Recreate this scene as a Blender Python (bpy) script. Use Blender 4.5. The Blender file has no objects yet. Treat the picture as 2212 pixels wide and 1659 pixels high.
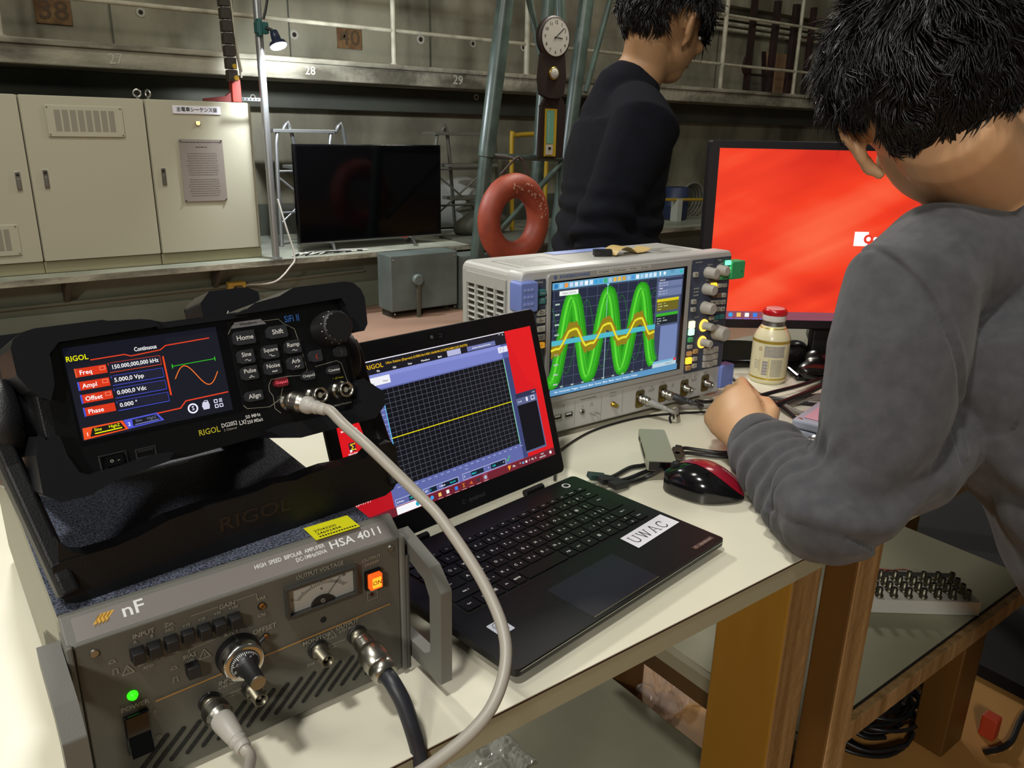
import bpy, bmesh, math, random
from mathutils import Matrix, Vector, noise
import numpy as np
from math import pi, sin, cos, radians, sqrt, atan2
random.seed(7)
C = bpy.context.scene.collection
SC = bpy.context.scene

# ---------------------------------------------------------------- camera
TT = 0.72                                   # height of the table top
RV, UV, FV = (Vector((0.8024, -0.5965, 0.0199)), Vector((0.1692, 0.2593, 0.9508)), Vector((0.5724, 0.7595, -0.3090)))
cam = bpy.data.cameras.new('camera'); camo = bpy.data.objects.new('camera', cam); C.objects.link(camo)
camo.matrix_world = Matrix(((RV.x, UV.x, -FV.x, 0), (RV.y, UV.y, -FV.y, 0), (RV.z, UV.z, -FV.z, TT + .43), (0, 0, 0, 1)))
cam.sensor_fit = 'HORIZONTAL'; cam.sensor_width = 36; cam.lens = 36 * 1681 / 2212
cam.clip_start = .02; cam.clip_end = 100
SC.camera = camo
# ---------------------------------------------------------------- world and lights
SC.view_settings.view_transform = 'Standard'; SC.view_settings.look = 'None'
SC.view_settings.exposure = 0.0; SC.view_settings.gamma = 1.0
w = bpy.data.worlds.new('hall_air'); SC.world = w; w.use_nodes = True
bg = w.node_tree.nodes['Background']; bg.inputs[0].default_value = (0.78, 0.78, 0.70, 1); bg.inputs[1].default_value = 0.085

def area(name, loc, target, energy, size, col):
    l = bpy.data.lights.new(name, 'AREA'); l.energy = energy; l.size = size; l.color = col; l.shape = 'DISK'
    o = bpy.data.objects.new(name, l); C.objects.link(o); o.location = loc
    o.rotation_euler = (Vector(target) - Vector(loc)).to_track_quat('-Z', 'Y').to_euler()
    return o
area('hall_or_fill_lamp', (-1.0, .02, 3.9), (.5, .6, .72), 68, .30, (1.0, .985, .93))
area('hall_or_fill_lamp', (.3, 3.4, 3.25), (.9, .6, .6), 62, .40, (1.0, .985, .93))
area('hall_or_fill_lamp', (4.6, 1.8, 4.9), (4.2, 5.2, 1.2), 36, 1.0, (1.0, .95, .82))  # unseen lamp added to wash the far wall with light
area('hall_or_fill_lamp', (-.5, 1.6, 4.9), (1.0, 5.0, .9), 38, 1.0, (1.0, .96, .86))  # unseen lamp added to brighten the far wall around the cabinets
area('hall_or_fill_lamp', (-2.4, -1.8, 2.7), (.9, .5, .5), 78, .5, (1.0, .96, .86))

area('hall_or_fill_lamp', (3.6, 3.7, 2.7), (1.4, .7, .3), 48, .4, (1.0, .96, .86))  # unseen extra lamp, added to brighten the low table from behind

# ---------------------------------------------------------------- materials
def lin(c):
    return tuple((x / 12.92 if x <= .04045 else ((x + .055) / 1.055) ** 2.4) for x in c)
def hexc(h):
    return lin(tuple(int(h[i:i + 2], 16) / 255 for i in (0, 2, 4)))
_M = {}
def mat(name, col, rough=.5, metal=0, spec=.5, n=None, bump=None, emit=None, coat=0, sheen=0, sub=0):
    """n = (scale, colour2, detail, lo, hi[, stretch]); bump = (scale, strength)"""
    if name in _M: return _M[name]
    m = bpy.data.materials.new(name); m.use_nodes = True; nt = m.node_tree; b = nt.nodes['Principled BSDF']
    c = hexc(col) + (1,)
    b.inputs['Base Color'].default_value = c; b.inputs['Roughness'].default_value = rough
    b.inputs['Metallic'].default_value = metal; b.inputs['Specular IOR Level'].default_value = spec
    b.inputs['Coat Weight'].default_value = coat; b.inputs['Coat Roughness'].default_value = .08
    b.inputs['Sheen Weight'].default_value = sheen
    if sub:
        b.inputs['Subsurface Weight'].default_value = sub; b.inputs['Subsurface Radius'].default_value = (.01, .004, .002)
        b.inputs['Subsurface Scale'].default_value = .6
    tc = nt.nodes.new('ShaderNodeTexCoord')
    if n:
        mp = nt.nodes.new('ShaderNodeMapping'); nt.links.new(tc.outputs['Object'], mp.inputs[0])
        if len(n) > 5: mp.inputs['Scale'].default_value = n[5]
        t = nt.nodes.new('ShaderNodeTexNoise'); t.inputs['Scale'].default_value = n[0]; t.inputs['Detail'].default_value = n[2]
        nt.links.new(mp.outputs[0], t.inputs['Vector'])
        r = nt.nodes.new('ShaderNodeValToRGB'); r.color_ramp.elements[0].position = n[3]; r.color_ramp.elements[1].position = n[4]
        r.color_ramp.elements[0].color = hexc(n[1]) + (1,); r.color_ramp.elements[1].color = c
        nt.links.new(t.outputs['Fac'], r.inputs[0]); nt.links.new(r.outputs[0], b.inputs['Base Color'])
    if bump:
        t2 = nt.nodes.new('ShaderNodeTexNoise'); t2.inputs['Scale'].default_value = bump[0]; t2.inputs['Detail'].default_value = 4
        nt.links.new(tc.outputs['Object'], t2.inputs['Vector'])
        bp = nt.nodes.new('ShaderNodeBump'); bp.inputs['Strength'].default_value = bump[1]; bp.inputs['Distance'].default_value = .002 if bump[0] > 60 else .02
        nt.links.new(t2.outputs['Fac'], bp.inputs['Height']); nt.links.new(bp.outputs[0], b.inputs['Normal'])
    if emit:
        b.inputs['Emission Color'].default_value = c; b.inputs['Emission Strength'].default_value = emit
    _M[name] = m
    return m
def em(col, s=1.0):
    """something that shines: a pixel area of a lit screen, an indicator lamp"""
    key = 'lit_' + col + '_%.2f' % s
    if key in _M: return _M[key]
    m = bpy.data.materials.new(key); m.use_nodes = True; nt = m.node_tree; b = nt.nodes['Principled BSDF']
    b.inputs['Base Color'].default_value = (.01, .01, .01, 1); b.inputs['Roughness'].default_value = .35
    b.inputs['Specular IOR Level'].default_value = .2
    b.inputs['Emission Color'].default_value = hexc(col) + (1,); b.inputs['Emission Strength'].default_value = s
    _M[key] = m
    return m

TABLE = mat('cream_laminate', 'dcd8c6', .34, n=(3.0, 'cfcab4', 6, .30, .62), bump=(9, .02))
TABLE_EDGE = mat('grey_green_edge_band', '97947c', .5)
TABLE_LINE = mat('dark_red_seam', '2a0f0c', .6)
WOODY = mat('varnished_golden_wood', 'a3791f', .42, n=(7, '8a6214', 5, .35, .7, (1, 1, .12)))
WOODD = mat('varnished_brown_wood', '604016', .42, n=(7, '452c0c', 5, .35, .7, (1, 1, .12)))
WOODL = mat('worn_light_wood', 'a5845a', .6, n=(18, '7f6138', 6, .35, .65, (3, 3, .1)), bump=(40, .2))
PLY = mat('plywood_floor', 'c29152', .55, n=(3, '9a6b34', 8, .3, .7, (1, .25, 1)))
SHELF = mat('dusty_grey_green_board', 'aaa890', .55, n=(2.2, '8a8872', 8, .3, .65))
CONC = mat('stained_concrete', '928d78', .85, n=(2.2, '5f5a49', 12, .38, .62, (1, 1, .5)), bump=(14, .25))
CONCD = mat('dark_painted_concrete', '55564a', .8, n=(1.6, '3b3c34', 8, .3, .7), bump=(14, .2))
CONCE = mat('weathered_concrete_edge', '9a9684', .85, n=(4.5, '4f4b3e', 10, .36, .60, (.5, 1, 1.6)), bump=(20, .5))
GREENW = mat('faded_green_paint', '7d8474', .7, n=(1.5, '636858', 8, .3, .7))
LEDGE = mat('worn_ledge_paint', 'a3a594', .65, n=(5, '74786a', 8, .3, .65, (.6, 1, 1)))
REDFLOOR = mat('worn_red_brown_floor', 'a58570', .6, n=(1.1, '87644f', 8, .3, .7))
CAB = mat('beige_cabinet_paint', 'a8a590', .45)
CABD = mat('beige_cabinet_plinth', '8f8a6c', .5)
GAP = mat('shadow_gap_black', '0c0c0b', .8)
RUST = mat('rusty_plate', '7c5e38', .8, n=(12, '50341a', 6, .35, .65))
RUSTD = mat('dark_rust', '2e150f', .75, n=(10, '190b08', 5, .3, .7))
WHITEP = mat('white_paint_pipe', 'b9b59f', .5, n=(9, '8e8a76', 5, .3, .6))
CHALK = mat('chalk_marks', 'a9a797', .9)
GREENP = mat('green_grey_paint', '46544c', .36, n=(9, '36413a', 5, .35, .7))
GREYB = mat('blue_grey_box_paint', '66706b', .5, n=(5, '525a55', 5, .3, .7))
CHROME = mat('bright_metal', 'c8c8c4', .22, metal=1)
NICKEL = mat('nickel', 'a8a59c', .3, metal=1)
NICKD = mat('dull_nickel', '787466', .4, metal=1)
BRASS = mat('brass', 'a58a3a', .35, metal=1)
ALU = mat('brushed_aluminium', '9d9e99', .38, metal=1)
STEEL = mat('galvanised_pipe', 'a5a7a6', .4, metal=.8)
BLK = mat('matte_black_plastic', '111113', .5)
BLKT = mat('textured_black_plastic', '0e0f12', .48, spec=.4, bump=(900, .2))
BLKG = mat('gloss_black', '08080a', .12)
RUB = mat('dark_rubber_bumper', '17181c', .26, spec=.55)
DGREY = mat('dark_grey_paint', '4d4c48', .48, bump=(800, .08))
PANEL = mat('taupe_grey_panel', '55524a', .5, bump=(900, .05))
BARGREY = mat('grey_label_strip', '78726f', .45)
FRAMEG = mat('mid_grey_frame', '66655f', .48, bump=(700, .06))
SPECK = mat('speckled_dark_blue_grey', '62687a', .6, n=(700, '23262f', 2, .40, .64), bump=(500, .3))
SIDEW = mat('amplifier_side_grey', '8f8b7a', .5)
INK = mat('pale_ink', 'b9b6a8', .6)
INKD = mat('dim_ink', '8e8b7d', .6)
WHITE = mat('white_print', 'dcdcda', .6)
ORANGE = mat('orange_line', 'b5813a', .5)
GOLD = mat('amber_logo', 'c7982e', .5)
YEL = mat('yellow_sticker', 'd8d418', .5)
DARKINK = mat('black_ink', '1c1b16', .6)
CABLEG = mat('light_grey_cable', '9c968c', .42)
CABLEW = mat('pale_plug_boot', 'a39f98', .45)
CABLEK = mat('black_cable', '131316', .42)
CABLED = mat('dark_grey_cable', '23252c', .45)
SCOPE = mat('light_grey_instrument_plastic', 'b4b3b0', .42)
SCOPES = mat('instrument_side_grey', 'a6a59f', .5)
NAVY = mat('slate_blue_panel', '3c4558', .45)
KNOBG = mat('pale_grey_knob', 'a5a199', .45)
BLUEP = mat('periwinkle_bumper', '6e7fc0', .5)
GREENC = mat('green_lit_bumper', '2f9a5e', .5)
BTN = mat('grey_key', '9d9a90', .5)
BTNT = mat('teal_key', '2f6f70', .5)
BROWNBTN = mat('brown_key', '7c6650', .5)
LAPK = mat('laptop_black', '0d0e11', .42, spec=.35)
LAPD = mat('laptop_deck', '0d0e10', .36, spec=.35)
KEY = mat('keycap_black', '0a0b0d', .42, spec=.35)
PAD = mat('touchpad', '1a1b24', .3)
RED = mat('metallic_red', '8e1026', .22, coat=.6)
REDCAP = mat('red_cap', 'b3121c', .3, coat=.3)
CREAM = mat('cream_can', 'cfc8a4', .32, coat=.3)
CGOLD = mat('gold_band', 'b79c34', .3, metal=.5)
ORNGB = mat('orange_red_lifebuoy', '9a4229', .55, n=(9, '7d321f', 5, .35, .7))
REDP = mat('red_iron', '9c3328', .5)
SKIN = mat('skin', 'c9a07a', .5, sub=.03, n=(6, 'bc906a', 4, .3, .7), bump=(260, .06))
SKIN2 = mat('skin_warm', '9a7450', .6, sub=.05)
HAIR = mat('black_hair', '0c0a0c', .40, spec=.45)
HAIRB = mat('black_hair_base', '0a090a', .6)
GREYS = mat('charcoal_sweatshirt', '464649', .9, sheen=.12, n=(60, '3c3c40', 4, .35, .65), bump=(1400, .35))
NAVYS = mat('navy_knit', '0d0f18', .95, spec=.2, n=(40, '0a0b12', 3, .35, .65), bump=(900, .4))
TROUS = mat('dark_trousers', '1b1c20', .85)
WTEE = mat('white_shirt', 'c9c6bd', .8)
SHOE = mat('black_shoe', '101012', .5)
CLOCKF = mat('clock_face', 'a9a49a', .5)
CLOCKW = mat('dark_clock_wood', '241712', .5)
PINKL = mat('pink_label', 'c292a4', .5)
BOXG = mat('pale_grey_box', '9a9fae', .5)
PAPER = mat('paper', 'd6d6dc', .7)
PLATE = mat('brushed_notice_plate', '9c938a', .4, metal=.4)
YPAINT = mat('yellow_paint', 'a98a1e', .5)
TAPE = mat('tan_tape', 'b59b62', .55)
SILV = mat('grey_sheet_cloth', '9b9b92', .7, bump=(8, .4))
BLUEL = mat('blue_barrel', '27324f', .5)
def clear(name, col='ffffff', rough=.08, alpha=.35):
    m = mat(name, col, rough); b = m.node_tree.nodes['Principled BSDF']
    b.inputs['Alpha'].default_value = alpha
    return m
FILM = clear('clear_film', 'cfc6c8', .12, .35)
BUBB = clear('bubble_film', 'c4c6c0', .15, .45)

# ---------------------------------------------------------------- mesh builder
_T = {}
def text_mesh(s):
    if s in _T: return _T[s]
    cu = bpy.data.curves.new('t', 'FONT'); cu.body = s; cu.size = 1; cu.resolution_u = 2; cu.offset = .012
    cu.align_x = 'LEFT'; cu.align_y = 'CENTER'
    o = bpy.data.objects.new('t', cu); C.objects.link(o)
    dg = bpy.context.evaluated_depsgraph_get(); me = bpy.data.meshes.new_from_object(o.evaluated_get(dg))
    vs = [(v.co.x, v.co.y) for v in me.vertices]; fs = [tuple(p.vertices) for p in me.polygons]
    bpy.data.objects.remove(o); bpy.data.curves.remove(cu); bpy.data.meshes.remove(me)
    wd = max([v[0] for v in vs] or [0])
    _T[s] = (vs, fs, wd)
    return _T[s]
FLAT = Matrix.Rotation(-pi / 2, 4, 'X')       # front-plane drawing laid face up on a horizontal surface
class MB:
    def __init__(s): s.v = []; s.f = []; s.mi = []; s.sm = []; s.mats = []; s.X = Matrix()
    def add(s, vs, fs, m, smooth=False):
        if m not in s.mats: s.mats.append(m)
        k = s.mats.index(m); n = len(s.v)
        s.v += [s.X @ Vector(v) for v in vs]
        for f in fs: s.f.append(tuple(i + n for i in f)); s.mi.append(k); s.sm.append(smooth)
        return s
    def box(s, x0, x1, y0, y1, z0, z1, m):
        v = [(x, y, z) for x in (x0, x1) for y in (y0, y1) for z in (z0, z1)]
        return s.add(v, [(0, 1, 3, 2), (4, 6, 7, 5), (0, 4, 5, 1), (2, 3, 7, 6), (0, 2, 6, 4), (1, 5, 7, 3)], m)
    def poly(s, pts, y0, y1, m, smooth=False):
        a = sum(pts[i][0] * pts[(i + 1) % len(pts)][1] - pts[(i + 1) % len(pts)][0] * pts[i][1] for i in range(len(pts)))
        if a < 0: pts = pts[::-1]
        n = len(pts)
        v = [(x, y0, z) for x, z in pts] + [(x, y1, z) for x, z in pts]
        s.add(v, [tuple(range(n)), tuple(range(2 * n - 1, n - 1, -1))], m)
        return s.add(v, [(i, i + n, (i + 1) % n + n, (i + 1) % n) for i in range(n)], m, smooth)
    def flat(s, pts, y, m):
        a = sum(pts[i][0] * pts[(i + 1) % len(pts)][1] - pts[(i + 1) % len(pts)][0] * pts[i][1] for i in range(len(pts)))
        if a < 0: pts = pts[::-1]
        return s.add([(x, y, z) for x, z in pts], [tuple(range(len(pts)))], m)
    def quad(s, x0, x1, z0, z1, y, m): return s.flat([(x0, z0), (x1, z0), (x1, z1), (x0, z1)], y, m)
    @staticmethod
    def rr(x0, x1, z0, z1, r, k=4):
        o = []
        for cx, cz, a in ((x1 - r, z1 - r, 0), (x0 + r, z1 - r, 90), (x0 + r, z0 + r, 180), (x1 - r, z0 + r, 270)):
            for i in range(k + 1):
                t = radians(a + 90 * i / k); o.append((cx + r * cos(t), cz + r * sin(t)))
        return o
    def plate(s, x0, x1, z0, z1, y0, y1, r, m, ch=0):
        """rounded rectangle in the front plane between depth y0 (front) and y1, front edge eased by ch"""
        P = s.rr(x0, x1, z0, z1, r)
        if ch:
            Q = s.rr(x0 + ch, x1 - ch, z0 + ch, z1 - ch, max(r - ch, .0002)); n = len(P)
            Q2 = s.rr(x0 + ch * .3, x1 - ch * .3, z0 + ch * .3, z1 - ch * .3, max(r - ch * .3, .0002))
            v = [(x, y0, z) for x, z in Q] + [(x, y0 + ch * .3, z) for x, z in Q2] + [(x, y0 + ch, z) for x, z in P] + [(x, y1, z) for x, z in P]
            s.add(v, [tuple(range(n)), tuple(range(4 * n - 1, 3 * n - 1, -1))], m)
            return s.add(v, [(k * n + i, k * n + n + i, k * n + n + (i + 1) % n, k * n + (i + 1) % n) for k in range(3) for i in range(n)], m, True)
        return s.poly(P, y0, y1, m)
    def ring(s, x0, x1, z0, z1, t, y0, y1, m):
        for a in ((x0, x1, z1 - t, z1), (x0, x1, z0, z0 + t), (x0, x0 + t, z0 + t, z1 - t), (x1 - t, x1, z0 + t, z1 - t)):
            s.box(a[0], a[1], y0, y1, a[2], a[3], m)
        return s
    def lathe(s, p, ax, prof, m, n=20, cap=True):
        """prof = [(distance along ax, radius)]"""
        p = Vector(p); ax = Vector(ax).normalized(); a = ax.orthogonal().normalized(); b = ax.cross(a)
        v = []; k = len(prof)
        for d, r in prof:
            for i in range(n):
                t = 2 * pi * i / n; v.append(p + ax * d + (a * cos(t) + b * sin(t)) * r)
        s.add(v, [(j * n + i, j * n + (i + 1) % n, (j + 1) * n + (i + 1) % n, (j + 1) * n + i) for j in range(k - 1) for i in range(n)], m, True)
        if cap: s.add(v, [tuple(range(n - 1, -1, -1)), tuple(range((k - 1) * n, k * n))], m)
        return s
    def cyl(s, p0, p1, r, m, r1=None, n=14):
        p0 = Vector(p0); p1 = Vector(p1)
        return s.lathe(p0, p1 - p0, [(0, r), ((p1 - p0).length, r if r1 is None else r1)], m, n)
    def tube(s, pts, r, m, n=8, sub=6, rs=None):
        pts = smooth_path(pts, sub) if sub > 1 else [Vector(p) for p in pts]
        k = len(pts); v = []; up = Vector((0.13, 0.2, 1)).normalized(); prev = None
        for i, p in enumerate(pts):
            t = (pts[min(i + 1, k - 1)] - pts[max(i - 1, 0)]).normalized()
            a = (t.cross(up) if prev is None else prev - t * prev.dot(t))
            a = a.normalized() if a.length > 1e-6 else t.orthogonal().normalized()
            prev = a; b = t.cross(a); rr = r if rs is None else r * (rs[0] + (rs[1] - rs[0]) * i / (k - 1))
            for j in range(n):
                q = 2 * pi * j / n; v.append(p + (a * cos(q) + b * sin(q)) * rr)
        s.add(v, [(i * n + j, i * n + (j + 1) % n, (i + 1) * n + (j + 1) % n, (i + 1) * n + j) for i in range(k - 1) for j in range(n)], m, True)
        return s.add(v, [tuple(range(n - 1, -1, -1)), tuple(range((k - 1) * n, k * n))], m)
    def tor(s, c, ax, R, r, m, n=32, k=12, a0=0, a1=2 * pi):
        c = Vector(c); ax = Vector(ax).normalized(); a = ax.orthogonal().normalized(); b = ax.cross(a); v = []
        full = abs(a1 - a0 - 2 * pi) < 1e-6; nn = n if full else n + 1
        for i in range(nn):
            t = a0 + (a1 - a0) * i / n; d = a * cos(t) + b * sin(t)
            for j in range(k):
                q = 2 * pi * j / k; v.append(c + d * (R + r * cos(q)) + ax * r * sin(q))
        return s.add(v, [(i * k + j, ((i + 1) % nn) * k + j, ((i + 1) % nn) * k + (j + 1) % k, i * k + (j + 1) % k) for i in range(n) for j in range(k)], m, True)
    def ell(s, c, r, m, n=16, k=10, R=None):
        c = Vector(c); R = R or Matrix.Identity(3); v = []
        for j in range(k + 1):
            for i in range(n):
                a = pi * j / k; t = 2 * pi * i / n
                v.append(c + R @ Vector((r[0] * sin(a) * cos(t), r[1] * sin(a) * sin(t), r[2] * cos(a))))
        return s.add(v, [(j * n + i, (j + 1) * n + i, (j + 1) * n + (i + 1) % n, j * n + (i + 1) % n) for j in range(k) for i in range(n)], m, True)
    def text(s, st, x, z, size, m, y=0, al='C', rot=0, sx=1.0, width=None):
        vs, fs, wd = text_mesh(st)
        if not vs: return s
        k = size
        if width: sx = width / (wd * k)
        off = {'C': -wd / 2, 'L': 0, 'R': -wd}[al]; c_, s_ = cos(radians(rot)), sin(radians(rot)); out = []
        for a, b in vs:
            a = (a + off) * k * sx; b = b * k
            out.append((x + a * c_ - b * s_, y, z + a * s_ + b * c_))
        return s.add(out, fs, m)
    def line(s, pts, wd, y, m):
        for (x0, z0), (x1, z1) in zip(pts, pts[1:]):
            L = math.hypot(x1 - x0, z1 - z0)
            if L < 1e-9: continue
            dx, dz = (x1 - x0) / L, (z1 - z0) / L; nx, nz = -dz * wd / 2, dx * wd / 2; e = wd * .2
            s.flat([(x0 + nx - dx * e, z0 + nz - dz * e), (x0 - nx - dx * e, z0 - nz - dz * e), (x1 - nx + dx * e, z1 - nz + dz * e), (x1 + nx + dx * e, z1 + nz + dz * e)], y, m)
        return s
    def build(s, name, parent=None, bevel=0, label=None, seg=2):
        me = bpy.data.meshes.new(name); me.from_pydata([tuple(v) for v in s.v], [], s.f)
        for m in s.mats: me.materials.append(m)
        me.polygons.foreach_set('material_index', s.mi); me.polygons.foreach_set('use_smooth', s.sm); me.update()
        o = bpy.data.objects.new(name, me); C.objects.link(o)
        if parent: o.parent = parent
        if label: o['label'] = label
        if bevel:
            b = o.modifiers.new('bevel', 'BEVEL'); b.width = bevel; b.segments = seg; b.limit_method = 'ANGLE'; b.angle_limit = radians(40)
        return o
def smooth_path(pts, k):
    P = [Vector(p) for p in pts]; out = []
    if len(P) < 3: return [P[0].lerp(P[-1], i / k) for i in range(k + 1)]
    for i in range(len(P) - 1):
        p0 = P[max(i - 1, 0)]; p1 = P[i]; p2 = P[i + 1]; p3 = P[min(i + 2, len(P) - 1)]
        for j in range(k):
            t = j / k
            out.append(.5 * ((2 * p1) + (p2 - p0) * t + (2 * p0 - 5 * p1 + 4 * p2 - p3) * t * t + (3 * p1 - p0 - 3 * p2 + p3) * t ** 3))
    out.append(P[-1]); return out
def thing(name, label, cat, loc=(0, 0, 0), yaw=0, tilt=0, group=None):
    o = bpy.data.objects.new(name, None); C.objects.link(o); o.empty_display_size = .05
    a, t = radians(yaw), radians(tilt)
    x = Vector((cos(a), sin(a), 0)); b = Vector((-sin(a), cos(a), 0)); v = Vector((0, 0, 1)) * cos(t) + b * sin(t); n = x.cross(v)
    o.matrix_world = Matrix(((x.x, -n.x, v.x, loc[0]), (x.y, -n.y, v.y, loc[1]), (x.z, -n.z, v.z, loc[2]), (0, 0, 0, 1)))
    o['label'] = label; o['category'] = cat
    if group: o['group'] = group
    return o
def tag(o, label, cat, group=None, kind=None):
    o['label'] = label; o['category'] = cat
    if group: o['group'] = group
    if kind: o['kind'] = kind
    return o
def struct(o, label=None):
    o['kind'] = 'structure'
    if label: o['label'] = label
    return o
mm = .001

# ================================================================ THE SETTING
b = MB(); b.box(-6, 12, -3, 1.32, -.05, 0, PLY); struct(b.build('floor'), 'worn orange-brown plywood floor under the table')
b = MB(); b.box(-6, 12, 1.32, 4.95, -.05, .0, REDFLOOR); struct(b.build('floor'), 'worn reddish-brown floor of the hall')
b = MB(); b.box(-6, 14, 4.75, 4.95, 0, .37, GREENW); b.box(-6, 14, 4.735, 4.75, 0, .17, GREENW)
struct(b.build('wall_lower', bevel=.004), 'low grey-green painted wall below the ledge')
b = MB(); b.box(-6, 14, 4.5, 5.62, .37, .40, LEDGE); b.box(-6, 14, 4.495, 4.5, .368, .402, CONCE)
struct(b.build('trim_1', bevel=.004), 'painted ledge along the hall wall')
b = MB(); b.box(-6, 14, 5.6, 5.9, .3, 4.5, CONC)
for k in range(-6, 14): b.box(k * 1.12 - .004, k * 1.12 + .004, 5.592, 5.6, 1.56, 4.5, CONCD)
b.box(-6, 14, 5.585, 5.6, .4, .62, CONCD)
struct(b.build('wall_back'), 'stained board-marked concrete wall')
b = MB(); b.box(-6, 14, 4.97, 5.62, 1.435, 1.55, CONC); b.box(-6, 14, 4.95, 4.97, 1.43, 1.525, CONCE); b.box(-6, 14, 4.93, 4.99, 1.525, 1.555, CONCE)
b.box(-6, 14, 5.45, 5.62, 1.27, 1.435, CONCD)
struct(b.build('trim_2', bevel=.006), 'concrete balcony slab with crumbling edge')
for x in (.55, 1.33):
    b = MB(); b.X = Matrix.Translation((x, 0, 0)) @ Matrix.Rotation(pi / 2, 4, 'Z')
    b.poly([(4.53, .368), (4.75, .368), (4.75, .22), (4.72, .22)], -.012, .012, CONCD)
    o = b.build('ledge_bracket')
    tag(o, 'dark triangular steel bracket under the ledge, %s' % ('at the far left of the photo' if x < 1 else 'beside the yellow socket plate'), 'bracket')
# rust spots and stain marks belong to the wall face
b = MB()
for x, z, r in ((1.295, 1.80, .014), (2.274, 1.752, .016), (3.277, 1.80, .018), (3.756, 1.806, .015), (4.262, 1.815, .016), (3.69, 1.40, .012), (1.9, 1.33, .01)):
    yy = 5.598 if z > 1.5 else 5.449
    b.lathe((x, yy - .002, z), (0, -1, 0), [(0, r * 2.0), (.001, r * 2.0)], CHALK, 10)
    b.lathe((x, yy - .004, z), (0, -1, 0), [(0, r), (.002, r * .8)], RUSTD, 9)
struct(b.build('trim_3'), 'rusty anchor spots in the concrete')
# chalk numbers on the slab edge
b = MB()
b.text('27', .99, 1.478, .075, CHALK, y=4.948, rot=3); b.text('28', 2.10, 1.482, .07, CHALK, y=4.948); b.text('29', 3.195, 1.482, .085, CHALK, y=4.948, rot=-3)
struct(b.build('trim_4'), 'chalked numbers 27, 28 and 29 on the slab edge')
for nx, s_ in (( .815, '38'), (2.685, '40')):
    o = thing('number_plate', ('rusty square plate reading 38, high above the beige cabinets' if s_ == '38' else 'rusty square plate reading 40, high above the television'), 'plate', (nx, 5.6, 1.765))
    b = MB(); b.box(-.095, .095, -.012, -.001, -.075, .06, RUST); b.build('plate', o, bevel=.002)
    b = MB(); b.text(s_, 0, -.005, .15, mat('faded_brown_digits', '4c3a24', .8), y=-.0135, sx=1.1); b.build('number', o)
# guard railing along the balcony
o = thing('guard_railing', 'white painted pipe guard railing along the concrete balcony', 'railing', (0, 4.99, 1.555))
for z in (.212, .62):
    b = MB(); b.cyl((-2, 0, z), (13.5, 0, z), .013, WHITEP); b.build('rail', o)
for k in range(-3, 10):
    x = 2.715 + 1.12 * k
    if abs(x - 1.595) < .05: x = 1.60
    b = MB(); b.cyl((x, 0, 0), (x, 0, 1.0), .017 if k % 2 == 0 else .021, WHITEP); b.lathe((x, 0, 0), (0, 0, 1), [(0, .03), (.008, .03)], WHITEP); b.build('post', o)
# pipes on the upper wall at the right
for i, z in enumerate((2.16, 2.215, 2.27)):
    b = MB(); b.cyl((5.6, 5.55, z), (12, 5.55, z), .018, WHITEP); tag(b.build('wall_pipe'), ('lowest', 'middle', 'topmost')[i] + ' of three pale conduits running along the upper wall behind the people', 'pipe')
b = MB(); b.box(5.4, 13, 5.44, 5.6, 2.36, 2.9, CONC); struct(b.build('trim_5'), 'concrete beam over the conduits')
for i, (x, wd) in enumerate(((6.55, .045), (6.9, .055), (7.2, .06), (7.49, .045))):
    b = MB(); b.box(x - wd / 2, x + wd / 2, 5.04, 5.09, 1.555, 2.38, RUSTD)
    if i == 0: b.box(x, x + .28, 5.05, 5.07, 1.70, 1.72, RUSTD); b.tube([(x - .06, 5.06, 1.86), (x - .08, 5.06, 1.75), (x, 5.06, 1.68)], .012, RUSTD)
    tag(b.build('rusty_upright'), 'dark rusty upright on the balcony, %s of the four' % ('leftmost', 'second from the left', 'third from the left', 'rightmost')[i], 'post')
b = MB(); b.X = Matrix.Translation((7.38, 5.3, 1.553)) @ Matrix.Rotation(radians(-8), 4, 'X')
b.box(-.18, .3, 0, .02, 0, .42, mat('bare_pale_board', '9a7a58', .7)); b.box(-.25, -.2, -.01, .01, 0, .42, RUSTD)
tag(b.build('board'), 'pale bare board leaning behind the rusty uprights', 'board')
b = MB(); b.cyl((5.32, 5.4, .4), (5.32, 5.4, 1.43), .03, GREENP); tag(b.build('wall_pipe'), 'green vertical pipe on the wall right of the standing person', 'pipe')

# conduit and socket under the ledge
b = MB(); b.tube([(-1, 4.72, .21), (1.4, 4.72, .232), (2.2, 4.72, .25), (2.3, 4.72, .25)], .011, GREENW, sub=1); tag(b.build('conduit'), 'green-grey conduit running along the low wall under the ledge', 'pipe')
o = thing('socket_plate', 'yellow socket plate on the low wall under the ledge', 'socket', (1.45, 4.70, .222))
b = MB(); b.plate(-.052, .052, -.034, .034, -.022, .03, .006, mat('yellow_plate', 'c9a544', .5), ch=.003); b.build('plate', o)
b = MB(); b.plate(-.02, .03, -.014, .014, -.0245, -.02, .008, mat('dark_socket', '5b4d28', .6)); b.lathe((-.018, -.03, 0), (0, -1, 0), [(0, .01), (.006, .009)], BLK, 10); b.build('socket', o)

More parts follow.
